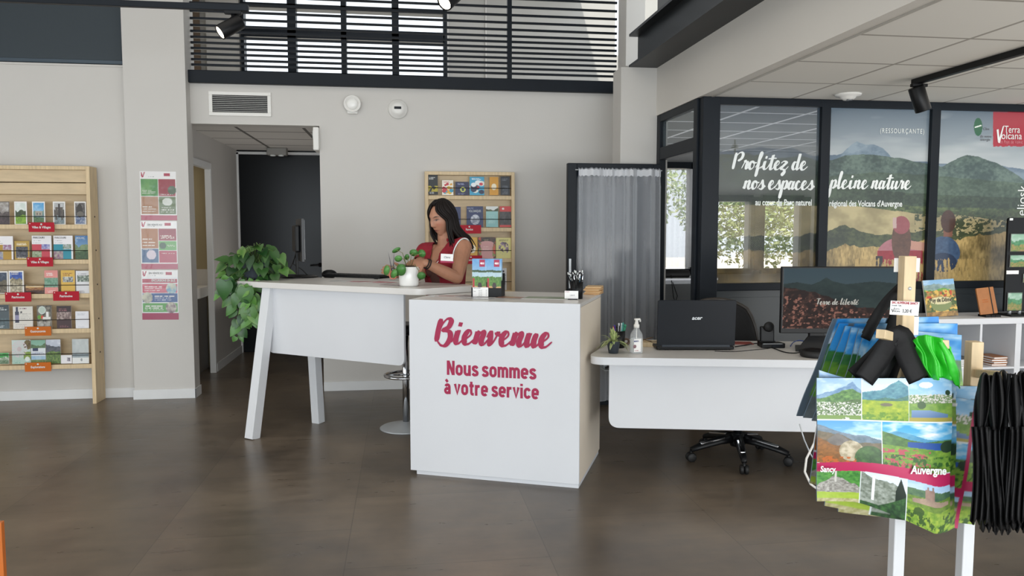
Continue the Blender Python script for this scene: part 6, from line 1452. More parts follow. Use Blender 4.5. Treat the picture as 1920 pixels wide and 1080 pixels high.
flyer('dark red flyer close to the white plant pot', 727, 535.5, .16, .10, dyaw, DZ, lambda U, W: tex(U, W, '#7a3038', '#b9a49c', 4, 3), GFl, k=5)
# pilea in a white pot
pp = gp(767, 538, DZ); pp = pp + Vector((0, 0.065, 0)); dpp = float(np.array(pp) @ GF)
t = thing('pilea_plant', 'round-leaved plant in a white glazed pot on the standing desk', 'plant', pp)
MB().lathe([(0.0005, 0), (.05, 0), (.059, .004), (.063, .014), (.0645, .06), (.064, .124), (.062, .128), (.058, .127), (.057, .1), (0.0005, .1)], 48).build('pot', M['ceram'], t)
MB().lathe([(0.0005, 0.128), (0.05, 0.128), (0.045, 0.133), (0.0005, 0.135)], 24).build('soil', M['soil'], t)
fol = MB(); fc = []; stm = MB()
for (x, y, r1, r2, tl, dd) in ((743, 469, 17, 8, -.5, -.03), (747, 485, 14, 12, -.2, -.06), (776, 474, 16, 13, .2, .0), (791, 475, 15, 13, .9, -.03), (725, 507, 11, 19, 0.2, -.08), (752, 506, 18, 22, .1, -.1), (739, 513, 11, 17, .3, -.09), (790, 517, 15, 14, .0, -.1), (763, 482, 9, 11, .2, .02), (745, 512, 9, 12, .2, .02)):
    c = dp(x, y, dpp + dd) - pp; s_ = dpp / F
    rx_, rz_ = r1 / 2 * s_ * 1.02, r2 / 2 * s_ * 1.02
    vs = [c]; n = 20; R_ = Matrix.Rotation(tl, 3, 'Y')
    for k in range(n):
        th_ = 2 * PI * k / n; q = R_ @ Vector((math.cos(th_) * rx_, -0.25 * rz_ * math.cos(th_), math.sin(th_) * rz_)); vs.append(c + q + Vector((0, 0.004 - 0.02 * math.sin(th_) * 0.5, 0)))
    fol.add(vs, [(0, 1 + k, 1 + (k + 1) % n) for k in range(n)], True)
    v = rg.random(); bc = A('#2c5a24') * (1 - v) + A('#4f8040') * v
    fc += [bc * 1.25] + [bc * (0.9 + .2 * (k % 2))] * n
    stm.tube([(0.0 + c.x * .15, 0, 0.125), (c.x * .5, c.y * .4, .125 + max(.02, (c.z - .125) * .7 + .015)), c], 0.0022, 6)
o = fol.build('leaves', M['leaf'], t, solid=0.0012); paint(o.data, fc)
stm.build('stems', mat('brown green stem', '#7a7a4c', 0.5), t)
# ---------------- on the welcome counter
hb = counter_top(912, 557); hyaw = cyaw + .12
t = thing('leaflet_holder', 'black leaflet holder with two pockets standing on the counter', 'holder', hb, hyaw)
HW = .188
MB().box(-HW / 2, HW / 2, 0, .006, 0, .055).box(-HW / 2, HW / 2, 0.06, .066, 0, .10).box(-HW / 2, -HW / 2 + .004, 0.006, .13, 0, .06).box(HW / 2 - .004, HW / 2, 0.006, .13, 0, .10).box(-HW / 2, HW / 2, .125, .13, 0, .14).box(-HW / 2, HW / 2, 0, .13, 0, .004).build('holder_body', M['plastic'], t, bevel=0.001)
bx(-.002, .002, .006, .06, .004, .09).build('pocket_divider', M['plastic'], t)
def fest(U, W):
    img = land(U, W, ('#5f9ad0', '#dbe6ea'), [([.66, .67, .66, .66], .04, 10, '#27401f', '#3f5a2c', 14), ([.6, .6, .6], .01, 8, '#a9c6d4', '#c3d6da', 8), ([.46, .48, .46, .47], .06, 12, '#3d6a28', '#6f9a40', 16), ([.2, .17, .18], .04, 6, '#c99a5f', '#d9b680', 8)], 7, .3)
    put(img, rect(U, W, .48, .86, .76, .98), '#a81c48'); put(img, disc(U, W, .62, .87, .08, .03), '#eeeeee'); put(img, rect(U, W, .66, .82, .84, .89), '#e3c9d0')
    put(img, rect(U, W, .03, .16, .1, .42) & (W < .42), '#b02a35'); put(img, disc(U, W, .52, .2, .14, .1), '#3a2c28'); return img
for i, x in enumerate((-.045, .045)):
    for j in range(3):
        o = print_panel('leaflet', .092, .205, fest, 40 if j == 0 else 4, 70 if j == 0 else 6, M['print'], None, None, None, .0025)
        wm = Matrix.Translation(hb) @ Matrix.Rotation(hyaw, 4, 'Z') @ Matrix.Translation((x, .012 + j * .016 , .0055 + .022)) @ Matrix.Rotation(-.03, 4, 'X')
        o.matrix_world = wm; o.location = wm.to_translation(); o.rotation_euler = wm.to_euler()
        tag(o, 'festival leaflet with raspberry logo, %s pile of the black counter holder, %s' % (('left', 'right')[i], ('front copy', 'second copy', 'third copy')[j]), 'leaflet', 'festival leaflets in the counter holder')
bx(-HW / 2 + .004, HW / 2 - .004, .008, .056, .004, .0265).build('pocket_floor', M['plastic'], t)
lc = hb + Matrix.Rotation(hyaw, 3, 'Z') @ Vector((-.035, -.006, 0.0))
t = thing('price_label', 'white price label leaning on the black leaflet holder', 'price label', lc + Vector((0, 0, .003)), hyaw)
bx(-.048, .048, -.002, -.0008, 0, .057).build('label_card', M['paper'], t)
lettering('VISITES GUIDÉES', .008, M['lblack'], t, (-.044, -.0022, .049), align='LEFT', sx=.75)
for k in range(4):
    lettering('Plein tarif', .007, M['lgrey'], t, (-.012, -.0022, .036 - k * .0105), align='LEFT', sx=.8); lettering('%s€' % (8, 5, 4, 2)[k], .007, M['lgrey'], t, (.033, -.0022, .036 - k * .0105), align='LEFT', sx=.8)
lettering('Terra', .009, M['lgrey'], t, (-.044, -.0022, .03), align='LEFT', sx=.7)
GC = 'flyers lying under the leaflet holder on the counter'
flyer('reddish flyer on the counter, left of the leaflet holder', 845, 557, .2, .12, cyaw + .3, CH, lambda U, W: tex(U, W, '#c9b0a8', '#8f4a40', 4, 3), GC, k=1)
flyer('pale flyer on the counter edge in front of the leaflet holder', 890, 561, .2, .10, cyaw, CH, lambda U, W: lines(flat(U, '#d0d0d2'), U, W, .1, .9, .1, .9, 5, '#5a5a60', 5, .5), GC, k=3)
flyer('brown flyer on the counter, right of the leaflet holder', 950, 560, .16, .11, cyaw - .1, CH, lambda U, W: tex(U, W, '#8f5a45', '#b98a70', 4, 6), GC, k=5)
flyer('dark flyer half under the leaflet holder', 868, 557.5, .14, .11, cyaw - .35, CH, lambda U, W: tex(U, W, '#4a4346', '#8a8088', 4, 9), GC, k=7)
mc_ = counter_top(1030, 561)
t = tag(print_panel('map_mat', .34, .17, lambda U, W: put(tex(U, W, '#5f7a4a', '#a9b08f', 8, 4), (np.abs(U - .5) > .46) | (np.abs(W - .5) > .42), '#dcdcdc'), 40, 20, M['gloss'], None, (mc_.x, mc_.y - 0.0, CH + .001), (-PI / 2, 0, cyaw + .04), .002), 'green relief map mat with a white rim on the counter', 'map')
# pens cup with its label
cp = counter_top(1081, 560)
t = thing('pen_cup', 'black pen cup full of black and blue pens on the counter', 'cup', cp, cyaw)
MB().lathe([(0.0005, 0), (0.036, 0), (0.038, .1), (0.034, .1), (0.033, .005), (0.0005, .005)], 24).build('cup', M['plastic'], t)
for k in range(16):
    an = k * 2.4; r0 = .006 + .02 * ((k * 7) % 5) / 5; lean = .010 + .03 * ((k * 3) % 7) / 7
    b0 = Vector((math.cos(an) * r0, math.sin(an) * r0, .01)); tpt = b0 + Vector((math.cos(an) * lean * 1.1 , math.sin(an) * lean, .135 + .012 * (k % 3)))
    wl = Matrix.Translation(cp) @ Matrix.Rotation(cyaw, 4, 'Z')
    pn_ = thing('pen', ['black', 'blue'][k in (3, 9)] + ' pen in the pen cup on the counter', 'pen', cp, cyaw, 'blue pens in the counter cup' if k in (3, 9) else 'black pens in the counter cup')
    pm = M['plastic'] if k not in (3, 9) else mat('blue pen', '#2f86b8', 0.3)
    MB().tube([b0, b0.lerp(tpt, .9)], .0042, 8).build('barrel', pm, pn_)
    MB().tube([b0.lerp(tpt, .9), tpt], .0034, 8).bar(b0.lerp(tpt, .97), b0.lerp(tpt, .72) + Vector((.006, -.003, 0)), .003, .0015).build('clip', M['chrome'] if k % 2 else M['lwhite'], pn_)
lcp = counter_top(1073, 561)
t = thing('price_label', 'white price label in front of the pen cup on the counter', 'price label', lcp + Vector((-.012, -.03, 0)), cyaw + .12)
bx(-.04, .04, -.001, .001, .006, .052).build('label_card', M['paper'], t); bx(-.02, .035, -.006, .02, 0, .006).build('label_foot', M['plastic'], t)
lettering('STYLO', .008, M['lred'], t, (-.036, -.0014, .043), align='LEFT'); lettering('1,50 €', .011, M['lgrey'], t, (-.01, -.0014, .022), align='LEFT')
ep = counter_top(1113, 551)
for k in range(6):
    o = tag(bx(-.05, .05, -.075, .075, 0, .008).build('envelope', mat('kraft paper ' + 'ab'[k % 2], ('#c2996a', '#d3b184')[k % 2], 0.7), None, (ep.x + .003 * (k % 3), ep.y + .004 * (k % 2), CH + .0005 + k * .0083), (0, 0, cyaw + .05 * (k % 3) - .04), bevel=0.002), ['lowest kraft packet of the pile behind the counter pen cup', 'second kraft packet from below in the pile on the counter', 'third kraft packet from below in the pile on the counter', 'third kraft packet from the top of the pile on the counter', 'second kraft packet from the top of the pile on the counter', 'topmost kraft packet of the pile behind the counter pen cup'][k], 'packet', 'kraft packets piled on the counter')
# ---------------- on the low desk
eyaw = math.atan2(e.y, e.x)
sp = gp(1150, 662, LZ)
t = thing('spider_plant', 'small variegated spider plant in a slate pot on the low desk', 'plant', sp)
MB().lathe([(0.0005, 0), (0.028, 0), (0.04, .07), (0.042, .072), (0.037, .072), (0.035, .06), (0.0005, .06)], 24).build('pot', M['pot'], t)
fol = MB(); fc = []
for k in range(46):
    an = rg.uniform(0, 2 * PI); el = rg.uniform(.15, 1.4); ln = rg.uniform(.07, .135); d_ = Vector((math.cos(an) * math.cos(el), math.sin(an) * math.cos(el), math.sin(el)))
    s_ = d_.cross(Vector((0, 0, 1))).normalized(); rows = []
    for i in range(6):
        f = i / 5; p = Vector((0, 0, .06)) + d_ * ln * f + Vector((0, 0, -ln * .75 * f * f * math.cos(el))); w_ = .0115 * (1 - f) ** .6 * (.7 + f)
        n_ = s_.cross(d_).normalized(); rows.append((p + s_ * w_ + n_ * w_ * .3, p, p - s_ * w_ + n_ * w_ * .3))
    vs = [q for r_ in rows for q in r_]; fol.add(vs, [(3 * i + j, 3 * i + j + 1, 3 * i + j + 4, 3 * i + j + 3) for i in range(5) for j in range(2)], True)
    fc += [A('#cfd49a'), A('#5f7f3a') * rg.uniform(.8, 1.2), A('#cfd49a')] * 6
o = fol.build('leaves', M['leaf'], t); paint(o.data, fc)
cp = gp(1160, 655, LZ) + Vector((0.02, .07, 0))
t = thing('pen_cup', 'black pen cup with coloured pens behind the spider plant', 'cup', cp)
MB().lathe([(0.0005, 0), (0.036, 0), (0.038, .105), (0.034, .105), (0.033, .005), (0.0005, .005)], 24).build('cup', M['plastic'], t)
pcol = [('#b32c3c', 'red', -.034, .132), ('#3a2f8a', 'violet', -.026, .14), ('#17181a', 'black', -.012, .142), ('#17181a', 'black', .004, .136), ('#c9cdd0', 'silver', .0, .152), ('#cfe0e0', 'pale', .018, .152), ('#3f8f86', 'teal', .024, .156), ('#2f8a68', 'green', .036, .145), ('#2f8a68', 'green', .042, .14)]
for k, (c_, nm, dx, zz) in enumerate(pcol):
    pn_ = thing('pen', '%s pen %s in the cup behind the spider plant' % (nm, {2: 'leaning left', 3: 'leaning right', 7: 'standing steeper', 8: 'leaning farthest right'}.get(k, 'standing')), 'pen', cp, 0, 'pens in the cup behind the spider plant')
    MB().tube([(dx * .3, .004 * (k % 3), .01), (dx, .004 * (k % 3) - .004, zz * .88)], .0048, 8).build('barrel', mat('pen ' + nm, c_, .35), pn_); MB().tube([(dx, .004 * (k % 3) - .004, zz * .88), (dx * 1.08, .004 * (k % 3) - .004, zz)], .0052, 8).build('cap', mat('pen ' + nm, c_, .35), pn_)
# sanitiser bottle
bp_ = gp(1193, 662, LZ)
t = thing('pump_bottle', 'clear pump bottle of hand gel with a white pump and label', 'bottle', bp_, .25)
hb_ = .155
MB().prism(rounded([(-.033, -.024), (.033, -.024), (.033, .024), (-.033, .024)], .015), 0.001, .09).build('gel', glassmat('clear gel', '#e6ebec', .05, .42), t, bevel=.006)
bo = MB(); prof = [(0, .036, .027), (.004, .038, .029), (.09, .038, .029), (.115, .034, .026), (.135, .022, .019), (.148, .013, .013), (.156, .013, .013)]
n = 28; vs = []
for z, a_, b_2 in prof:
    for k in range(n):
        th_ = 2 * PI * k / n; cx_ = abs(math.cos(th_)) ** .7 * math.copysign(1, math.cos(th_)); sy_ = abs(math.sin(th_)) ** .7 * math.copysign(1, math.sin(th_)); vs.append((cx_ * a_, sy_ * b_2, z))
bo.add(vs, [(i * n + k, i * n + (k + 1) % n, (i + 1) * n + (k + 1) % n, (i + 1) * n + k) for i in range(len(prof) - 1) for k in range(n)], True)
bo.build('bottle_body', glassmat('clear bottle', '#eef2f4', .04, .22), t)
bx(-.034, .012, -.0305, -.0295, .012, .088).build('label', M['paper'], t); lettering('MEDICA', .011, mat('blue print', '#2c3a7a', .5), t, (-.02, -.0312, .072), sx=.8, bold=.0004)
MB().lathe([(0.0005, 0), (.011, 0), (.011, .0006), (0.0005, .0007)], 16, (-.03, -.0306, .045), rx).build('label_emblem', mat('mauve print', '#8a6a70', .5), t)
lettering('GEL MAINS', .006, M['lred'], t, (-.016, -.0312, .018), sx=.8)
MB().lathe([(0.0005, .15), (.0165, .15), (.0165, .17), (.012, .172), (.009, .19), (.009, .2), (0.0005, .2)], 24).prism(rounded([(-.013, -.009), (.022, -.007), (.024, .007), (-.013, .009)], .005), .196, .206).tube([(.02, 0, .2), (.024, 0, .196), (.024, 0, .185)], .005, 8).build('pump', M['wplastic'], t)
MB().tube([(0, 0, .15), (0, 0, .02)], .003, 8).build('dip_tube', M['wplastic'], t)
# wooden block and small card holder left behind the laptop
wb = gp(1215, 652, LZ)
t = thing('wooden_tray', 'small pine tray with twigs between the pump bottle and the laptop', 'tray', wb + Vector((.02, .06, 0)), eyaw)
MB().box(-.06, .06, -.03, .03, 0, .006).box(-.06, .06, -.03, -.025, .006, .028).box(-.06, .06, .025, .03, .006, .034).build('tray', M['woodedge'], t, bevel=.001)
MB().tube([(-.05, 0, .03), (0, 0, .05), (.03, .01, .055)], .003, 6).tube([(-.05, 0, .05), (-.02, 0, .04), (.02, 0, .03)], .003, 6).build('twigs', mat('dry twig', '#6a5238', .8), t)
tc_ = gp(1180, 650, LZ)
t = thing('tape_roll', 'small brown tape roll standing behind the pump bottle', 'tape roll', tc_ + Vector((.0, .07, 0)), eyaw)
ringp = [(math.cos(k * PI / 12) * .017, 0, .022 + math.sin(k * PI / 12) * .017) for k in range(25)]
MB().tube(ringp, [(.005, .009)] * 25, 8).build('roll', mat('brown tape', '#6a5546', .4), t)
# laptop
la = gp(1231, 657, LZ); lb = gp(1377, 657, LZ); lw = (lb - la).length; lmid = (la + lb) / 2; lyaw = math.atan2(lb.y - la.y, lb.x - la.x)
t = thing('laptop', 'open black laptop seen from the back of its lid on the low desk', 'laptop', lmid, lyaw)
hl_ = dp(1304, 562, float(np.array(lmid) @ GF)).z - LZ
MB().prism(rounded([(-lw / 2, 0.0), (lw / 2, 0.0), (lw / 2, .27), (-lw / 2, .27)], .012), .006, .024).build('base', M['plastic'], t, bevel=.003)
mxl = Matrix.Translation((0, 0, .018)) @ Matrix.Rotation(.06, 4, 'X') @ Matrix(((1, 0, 0, 0), (0, 0, 1, 0), (0, 1, 0, 0), (0, 0, 0, 1)))
MB().prism(rounded([(-lw / 2, .012), (lw / 2, .012), (lw / 2, hl_ - .018), (-lw / 2, hl_ - .018)], [.004, .004, .014, .014]), -.006, .003, mxl).build('lid', M['lap'], t, bevel=.002)
MB().prism([(-lw / 2 + .03, .004), (lw / 2 - .03, .004), (lw / 2 - .03, .018), (-lw / 2 + .03, .018)], -.009, -.002, mxl).build('hinge_bar', mat('hinge strip', '#2a313a', .3), t, bevel=.002)
for x in (-lw / 2 + .04, lw / 2 - .04):
    for y in (.02, .25): bx(x - .02, x + .02, y - .006, y + .006, 0, .007).build('rubber_foot', M['rubber'], t)
lettering('acer', .031, M['grey'], t, (0, -.0085 - .0, hl_ * .56), rot=(PI / 2 - .06, 0, 0), sx=1.1, shear=.25, bold=.0007).location.y = -.0075 - .06 * hl_ * .0
lg = [c for c in t.children if c.name.startswith('lettering')][0]; lg.location = mxl @ Vector((0, hl_ * .56, -.0095))
# red folder, dock, webcam, hub, monitor, cables
rf = gp(1392, 644, LZ)
t = thing('red_folder', 'flat dull red folder behind the laptop on the low desk', 'folder', rf, eyaw)
bx(-.06, .06, -.05, .05, 0, .003).build('back_cover', mat('dull red card', '#8a4038', .5), t); bx(-.058, .06, -.048, .05, .0032, .006).build('front_cover', mat('dull red card', '#8a4038', .5), t)
dk = gp(1450, 653, LZ)
t = thing('docking_box', 'flat black connection box with sockets on the low desk', 'box', dk + Vector((0, .03, 0)), eyaw + .1)
MB().prism(rounded([(-.07, -.03), (.08, -.03), (.07, .06), (-.06, .06)], .01), .0, .03).build('box_body', M['plastic'], t, bevel=.004); bx(-.005, .06, -.0325, -.03, .006, .022).build('socket_strip', M['lap'], t); bx(-.06, .06, -.031, -.029, .026, .0285).build('light_strip', M['grey'], t)
wcp = dk + Vector((0.0, .085, 0))
t = thing('desk_phone', 'black desk handset with a round earpiece standing behind the connection box', 'phone', wcp, eyaw)
zt2 = dp(1452, 606, float(np.array(wcp) @ GF)).z - LZ
MB().prism(rounded([(-.055, -.02), (.05, -.02), (.05, .03), (-.055, .03)], .01), 0, .035).build('cradle', M['plastic'], t, bevel=.004)
MB().bar((-.0, 0, .02), (-.0, .01, zt2 - .02), .085, .03).build('handset_body', M['plastic'], t, bevel=.008)
MB().lathe([(0.0005, -.012), (.026, -.012), (.032, 0), (.026, .012), (0.0005, .012)], 24, (.005, -.02, zt2 - .02), rx).build('earpiece', M['rubber'], t)
mo = gp(1574, 652, LZ); dm = 4.62
ml = dp(1467, 500, dm); mr_ = dp(1681, 625, dm); mw = float((np.array(mr_) - np.array(ml)) @ RGT); mz0 = mr_.z - LZ; mz1 = ml.z - LZ
mloc = cf(float(np.array(dp(1574, 560, dm)) @ RGT), dm, LZ)
t = thing('monitor', 'large black monitor showing a dark heather landscape on the low desk', 'monitor', mloc, -YAW)
bx(-mw / 2, mw / 2, 0, .03, mz0, mz1).build('screen_housing', M['plastic'], t, bevel=.004)
def scr(U, W):
    img = land(U, W, ('#2b3a42', '#3d4a4c'), [([.6, .6], .03, 5, '#1d2a2c', '#2c3a39', 9)], 3)
    put(img, W < np.interp(U, [0, .12, .25, .33, .37, .385, .43, .55, .8, 1], [.74, .77, .73, .79, .845, .845, .79, .735, .785, .75]), tex(U, W, '#182325', '#263332', 12, 5))
    h = np.interp(U, [0, .1, .25, .4, .55, .7, 1], [.66, .68, .6, .52, .42, .34, .28]) + (fbm(U * 9, U * 0, 4) - .5) * .1
    n1 = fbm(U * 34, W * 22, 6); put(img, W < h, mixc(flat(U, '#1e1413'), flat(U, '#4f342b'), (n1 - .45) * 2.4)); put(img, (W < h * .8) & (fbm(U * 50, W * 34, 9, 2) > .66), '#7a5348'); return img
print_panel('screen', mw - .02, mz1 - mz0 - .04, scr, 200, 120, M['acryl'], t, (0, -.001, mz0 + .03), None, .001)
q = dp(1569, 566, dm); brush('Terre de liberté', .019, mat('screen lettering', '#a9a7a0', .5), t, (float(np.array(q) @ RGT) - float(np.array(mloc) @ RGT), -.003, dp(1569, 571, dm).z - LZ), width=.25, heavy=.3, thin=.1)
MB().bar((-.11, .06, .06), (-.11, .06, mz0 + .2), .09, .03).build('stand_neck', M['plastic'], t, bevel=.004)
MB().prism(rounded([(-.27, -.04), (.06, -.04), (.02, .16), (-.2, .16)], .02), 0, .012).add([Vector(v) for v in ((-.26, -.03, .012), (.05, -.03, .012), (.0, .09, .012), (-.2, .09, .012), (-.15, .045, .085), (-.06, .045, .085), (-.06, .075, .085), (-.15, .075, .085))], [(0, 1, 5, 4), (1, 2, 6, 5), (2, 3, 7, 6), (3, 0, 4, 7), (4, 5, 6, 7)]).build('stand_foot', mat('foot plastic', '#232426', .35), t)
pk_ = gp(1532, 672, LZ)
t = thing('cable_hub', 'thick round black table hub among the cables on the low desk', 'hub', pk_ + Vector((0.02, .06, 0)))
MB().lathe([(0.0005, 0), (.075, 0), (.082, .008), (.08, .032), (.07, .038), (0.0005, .04)], 36).build('hub_body', M['rubber'], t)
MB().lathe([(.04, .0405), (.06, .0405), (.06, .042), (.04, .042)], 30).build('hub_ring', M['plastic'], t)
def cable(label, pts, r, m, Z=LZ):
    P = [gp(x, y, Z) + Vector((0, 0, r + (q or 0))) for x, y, q in pts]
    C = []
    for i in range(len(P) - 1):
        a0 = P[max(i - 1, 0)]; b0 = P[i]; c0 = P[i + 1]; d0 = P[min(i + 2, len(P) - 1)]
        for k in range(6):
            s_ = k / 6; C.append(.5 * ((2 * b0) + (c0 - a0) * s_ + (2 * a0 - 5 * b0 + 4 * c0 - d0) * s_ ** 2 + (3 * b0 - 3 * c0 + d0 - a0) * s_ ** 3))
    C.append(P[-1]); return tag(MB().tube(C, r, 8).build('cable', m, None), label, 'cable', 'cables on the low desk')
cable('black laptop power cable running across the low desk to the round hub', [(1378, 651, 0), (1400, 648, 0), (1420, 645, 0), (1445, 652, .0), (1470, 661, 0), (1490, 663, 0), (1508, 660, .0)], .0035, M['rubber'])
cable('thin black cable trailing in front of the connection box on the low desk', [(1340, 659, 0), (1375, 660, 0), (1410, 657, 0), (1440, 654, 0), (1452, 651, 0)], .0022, M['rubber'])
cable('blue network cable looped beside the monitor foot', [(1482, 650, 0), (1488, 646, .012), (1500, 645, .02), (1514, 648, .012), (1520, 652, 0)], .003, mat('blue cable', '#2c4a94', .4))
cable('black cable looping up behind the round hub', [(1520, 652, 0), (1524, 646, .02), (1522, 644, .06), (1528, 648, .03), (1545, 645, .05)], .004, M['rubber'])
# hanging power leads under the right of the low desk
wc = []
for x, y, d_ in ((1532, 800, 3.6), (1527, 830, 3.55), (1512, 860, 3.5), (1509, 885, 3.45), (1520, 908, 3.4), (1540, 922, 3.35)): wc.append(dp(x, y, d_ + .5))
tag(MB().tube([wc[0].lerp(wc[1], 0)] + [wc[i].lerp(wc[i + 1], k / 4) for i in range(5) for k in range(1, 5)], .006, 8).build('cable', M['wplastic'], None), 'white power cable hanging in a loop below the right of the low desk', 'cable')
wc = [dp(x, y, 4.15) for x, y in ((1499, 795), (1508, 825), (1520, 852), (1535, 875))]
tag(MB().tube(wc, .004, 8).build('cable', M['grey'], None), 'thin grey cable slanting down behind the tote bags under the low desk', 'cable')
# ================================================================ THE WOMAN BEHIND THE DESK
HD = 5.44
def J(px, py, d): return dp(px, py, d)
ph_ = J(829, 411, HD)                                   # middle of the head
fa = math.radians(44)                                  # face turned to the left, tipped down
def basis(az, pitch):
    """forward, left and up directions of a body part that faces az degrees left of the viewer"""
    f = -math.sin(az) * RGT - math.cos(az) * GF; f = Vector(f); lft = Vector((-f.y, f.x, 0)); up = Vector((0, 0, 1))
    R_ = Matrix.Rotation(pitch, 3, lft); return R_ @ f, lft, R_ @ up
hf, hl2, hu = basis(fa, math.radians(13))
def headpt(x, y, z): return ph_ + hl2 * x + hf * y + hu * z
tf, tl_, tu = basis(math.radians(33), math.radians(10))
hips = J(838, 575, HD + .14); chest = J(833, 497, HD + .07); neck0 = J(836, 459, HD + .06)
shL = J(869, 464, HD - .05); shR = J(798, 473, HD + .14)
g_ = lambda a, b: math.exp(-(a / b) ** 2)
def head_mesh():
    mb = MB(); nu, nv = 56, 44; vs = []
    for j in range(1, nv):
        ph = PI * j / nv; cz = -math.cos(ph); sr = math.sin(ph)
        for i in range(nu):
            th_ = 2 * PI * i / nu
            x = math.sin(th_) * sr * .074; y = math.cos(th_) * sr * .094; z = cz * .118
            fr = max(0, math.cos(th_)) * sr
            if z < 0: x *= 1 - .34 * min(1, (-z / .112)) ** 1.5; y = y * (1 - .16 * (-z / .118)) if y > 0 else y * (1 - .5 * (-z / .118) ** 1.2)
            if y > 0:
                y += .006 * g_(z - .038, .016) * g_(abs(x) - .02, .03)                       # brow
                y -= .011 * g_(abs(x) - .032, .015) * g_(z - .014, .013)                       # eye sockets
                y += .005 * g_(abs(x) - .031, .010) * g_(z - .010, .007)                       # lids
                nz_ = 0 if z > .03 or z < -.042 else (.03 - z) / .06
                y += .026 * max(0, min(1, nz_)) ** 1.1 * g_(x, .0105 + .006 * max(0, nz_ - .6)) * (1 if z > -.03 else max(0, 1 - (-.03 - z) / .012))
                y += .008 * g_(z + .058, .008) * g_(x, .02) + .007 * g_(z + .072, .008) * g_(x, .018)  # lips
                y -= .003 * g_(z + .065, .0035) * g_(x, .02)
                y += .010 * g_(z + .1, .016) * g_(x, .022)                                     # chin
                y += .004 * g_(abs(x) - .042, .016) * g_(z + .022, .02)                        # cheeks
            vs.append(headpt(x, y, z))
    N = nv - 1
    fs = [(j * nu + i, j * nu + (i + 1) % nu, (j + 1) * nu + (i + 1) % nu, (j + 1) * nu + i) for j in range(N - 1) for i in range(nu)]
    vs.append(headpt(0, 0, -.116)); vs.append(headpt(0, 0, .118))
    fs += [((i + 1) % nu, i, N * nu) for i in range(nu)] + [((N - 1) * nu + i, (N - 1) * nu + (i + 1) % nu, N * nu + 1) for i in range(nu)]
    return mb.add(vs, fs, True)
bd = head_mesh()
for sx_ in (-1, 1): bd.ball(headpt(sx_ * .073, -.008, -.002), .019, 10, 8)                      # ears
def limb(pts, rs, n=14):
    C = []; R_ = []
    for i in range(len(pts) - 1):
        for k in range(6):
            f = k / 6; C.append(pts[i].lerp(pts[i + 1], f)); R_.append(rs[i] + (rs[i + 1] - rs[i]) * f)
    C.append(pts[-1]); R_.append(rs[-1]); bd.tube(C, R_, n)
    bd.ball(pts[0], rs[0] * .98, 12, 8); bd.ball(pts[-1], rs[-1] * .98, 12, 8)
# neck and trunk
limb([headpt(0, -.02, -.05), neck0 + Vector((0, 0, -.03))], [.056, .062])
spine = [(hips + Vector((0, 0, -.09)), .16, .115), (hips, .172, .125), (hips.lerp(chest, .4), .135, .105), (hips.lerp(chest, .75), .150, .112), (chest, .165, .122), (chest.lerp(neck0, .5), .168, .105), (chest.lerp(neck0, .78), .135, .085), (neck0 + Vector((0, 0, .0)), .07, .065)]
rows = []; nT = 32; vsT = []
for c, a_, b_2 in spine:
    for k in range(nT):
        th_ = 2 * PI * k / nT; vsT.append(c + tl_ * (math.cos(th_) * a_) + tf * (math.sin(th_) * b_2))
NS = len(spine)
bd.add(vsT, [(i * nT + k, i * nT + (k + 1) % nT, (i + 1) * nT + (k + 1) % nT, (i + 1) * nT + k) for i in range(NS - 1) for k in range(nT)] + [tuple(range(nT - 1, -1, -1)), tuple((NS - 1) * nT + k for k in range(nT))], True)
for s_ in (-1, 1): bd.ball(chest + tl_ * (s_ * .066) + tf * .088 + Vector((0, 0, .0)), (.062, .058, .062), 14, 10)
# arms
elL = J(857, 521, HD - .24); wrL = J(797, 493, HD - .36); haL = J(781, 491, HD - .40)
limb([shL, shL.lerp(elL, .5), elL], [.060, .052, .041]); limb([elL, elL.lerp(wrL, .35), wrL], [.041, .042, .028])
elR = J(783, 533, HD + .0); wrR = J(752, 516, HD - .26); haR = J(741, 513, HD - .345)
elR.z = max(elR.z, DZ + .045)
limb([shR, shR.lerp(elR, .5), elR], [.058, .050, .040]); limb([elR, elR.lerp(wrR, .35), wrR], [.040, .041, .027])
limb([neck0.lerp(shL, .45) + Vector((0, 0, -.03)), shL], [.062, .062]); limb([neck0.lerp(shR, .45) + Vector((0, 0, -.03)), shR], [.062, .06])
def hand(wr, ctr, fd, side, nrm, curl=.7, thumb_s=1):
    """palm and five fingers; fd finger direction, nrm away from the palm's inside"""
    fd = Vector(fd).normalized(); nrm = Vector(nrm); sd = fd.cross(nrm).normalized(); nrm = sd.cross(fd).normalized()
    pts = [wr, wr.lerp(wr + fd * .05, 1.0), wr + fd * .085]
    bd.tube([wr - fd * .005, wr + fd * .03, wr + fd * .065, wr + fd * .088], [(.026, .02), (.038, .018), (.041, .017), (.037, .014)] if abs(fd.orthogonal().normalized().dot(sd)) > .7 else [(.02, .026), (.018, .038), (.017, .041), (.014, .037)], 12)
    for k, ln in enumerate((.066, .075, .070, .054)):
        o_ = (k - 1.5) * .0185; p0 = wr + fd * .078 + sd * o_; a1 = fd - nrm * (curl * .6); a2 = fd - nrm * (curl * 1.6); a3 = fd * .2 - nrm * 1.0
        p1 = p0 + a1.normalized() * ln * .45; p2 = p1 + a2.normalized() * ln * .32; p3 = p2 + a3.normalized() * ln * .26
        bd.tube([p0 - fd * .015, p0, p1, p2, p3], [.0088, .009, .0085, .0078, .006], 8)
    t0 = wr + fd * .028 + sd * (.03 * thumb_s); t1 = t0 + (fd * .5 + sd * (.8 * thumb_s) - nrm * .3).normalized() * .036; t2 = t1 + (fd * .9 + sd * .1 * thumb_s - nrm * .5).normalized() * .03
    bd.tube([wr + fd * .02 + sd * (.012 * thumb_s), t0, t1, t2], [.012, .0125, .0105, .0075], 8)
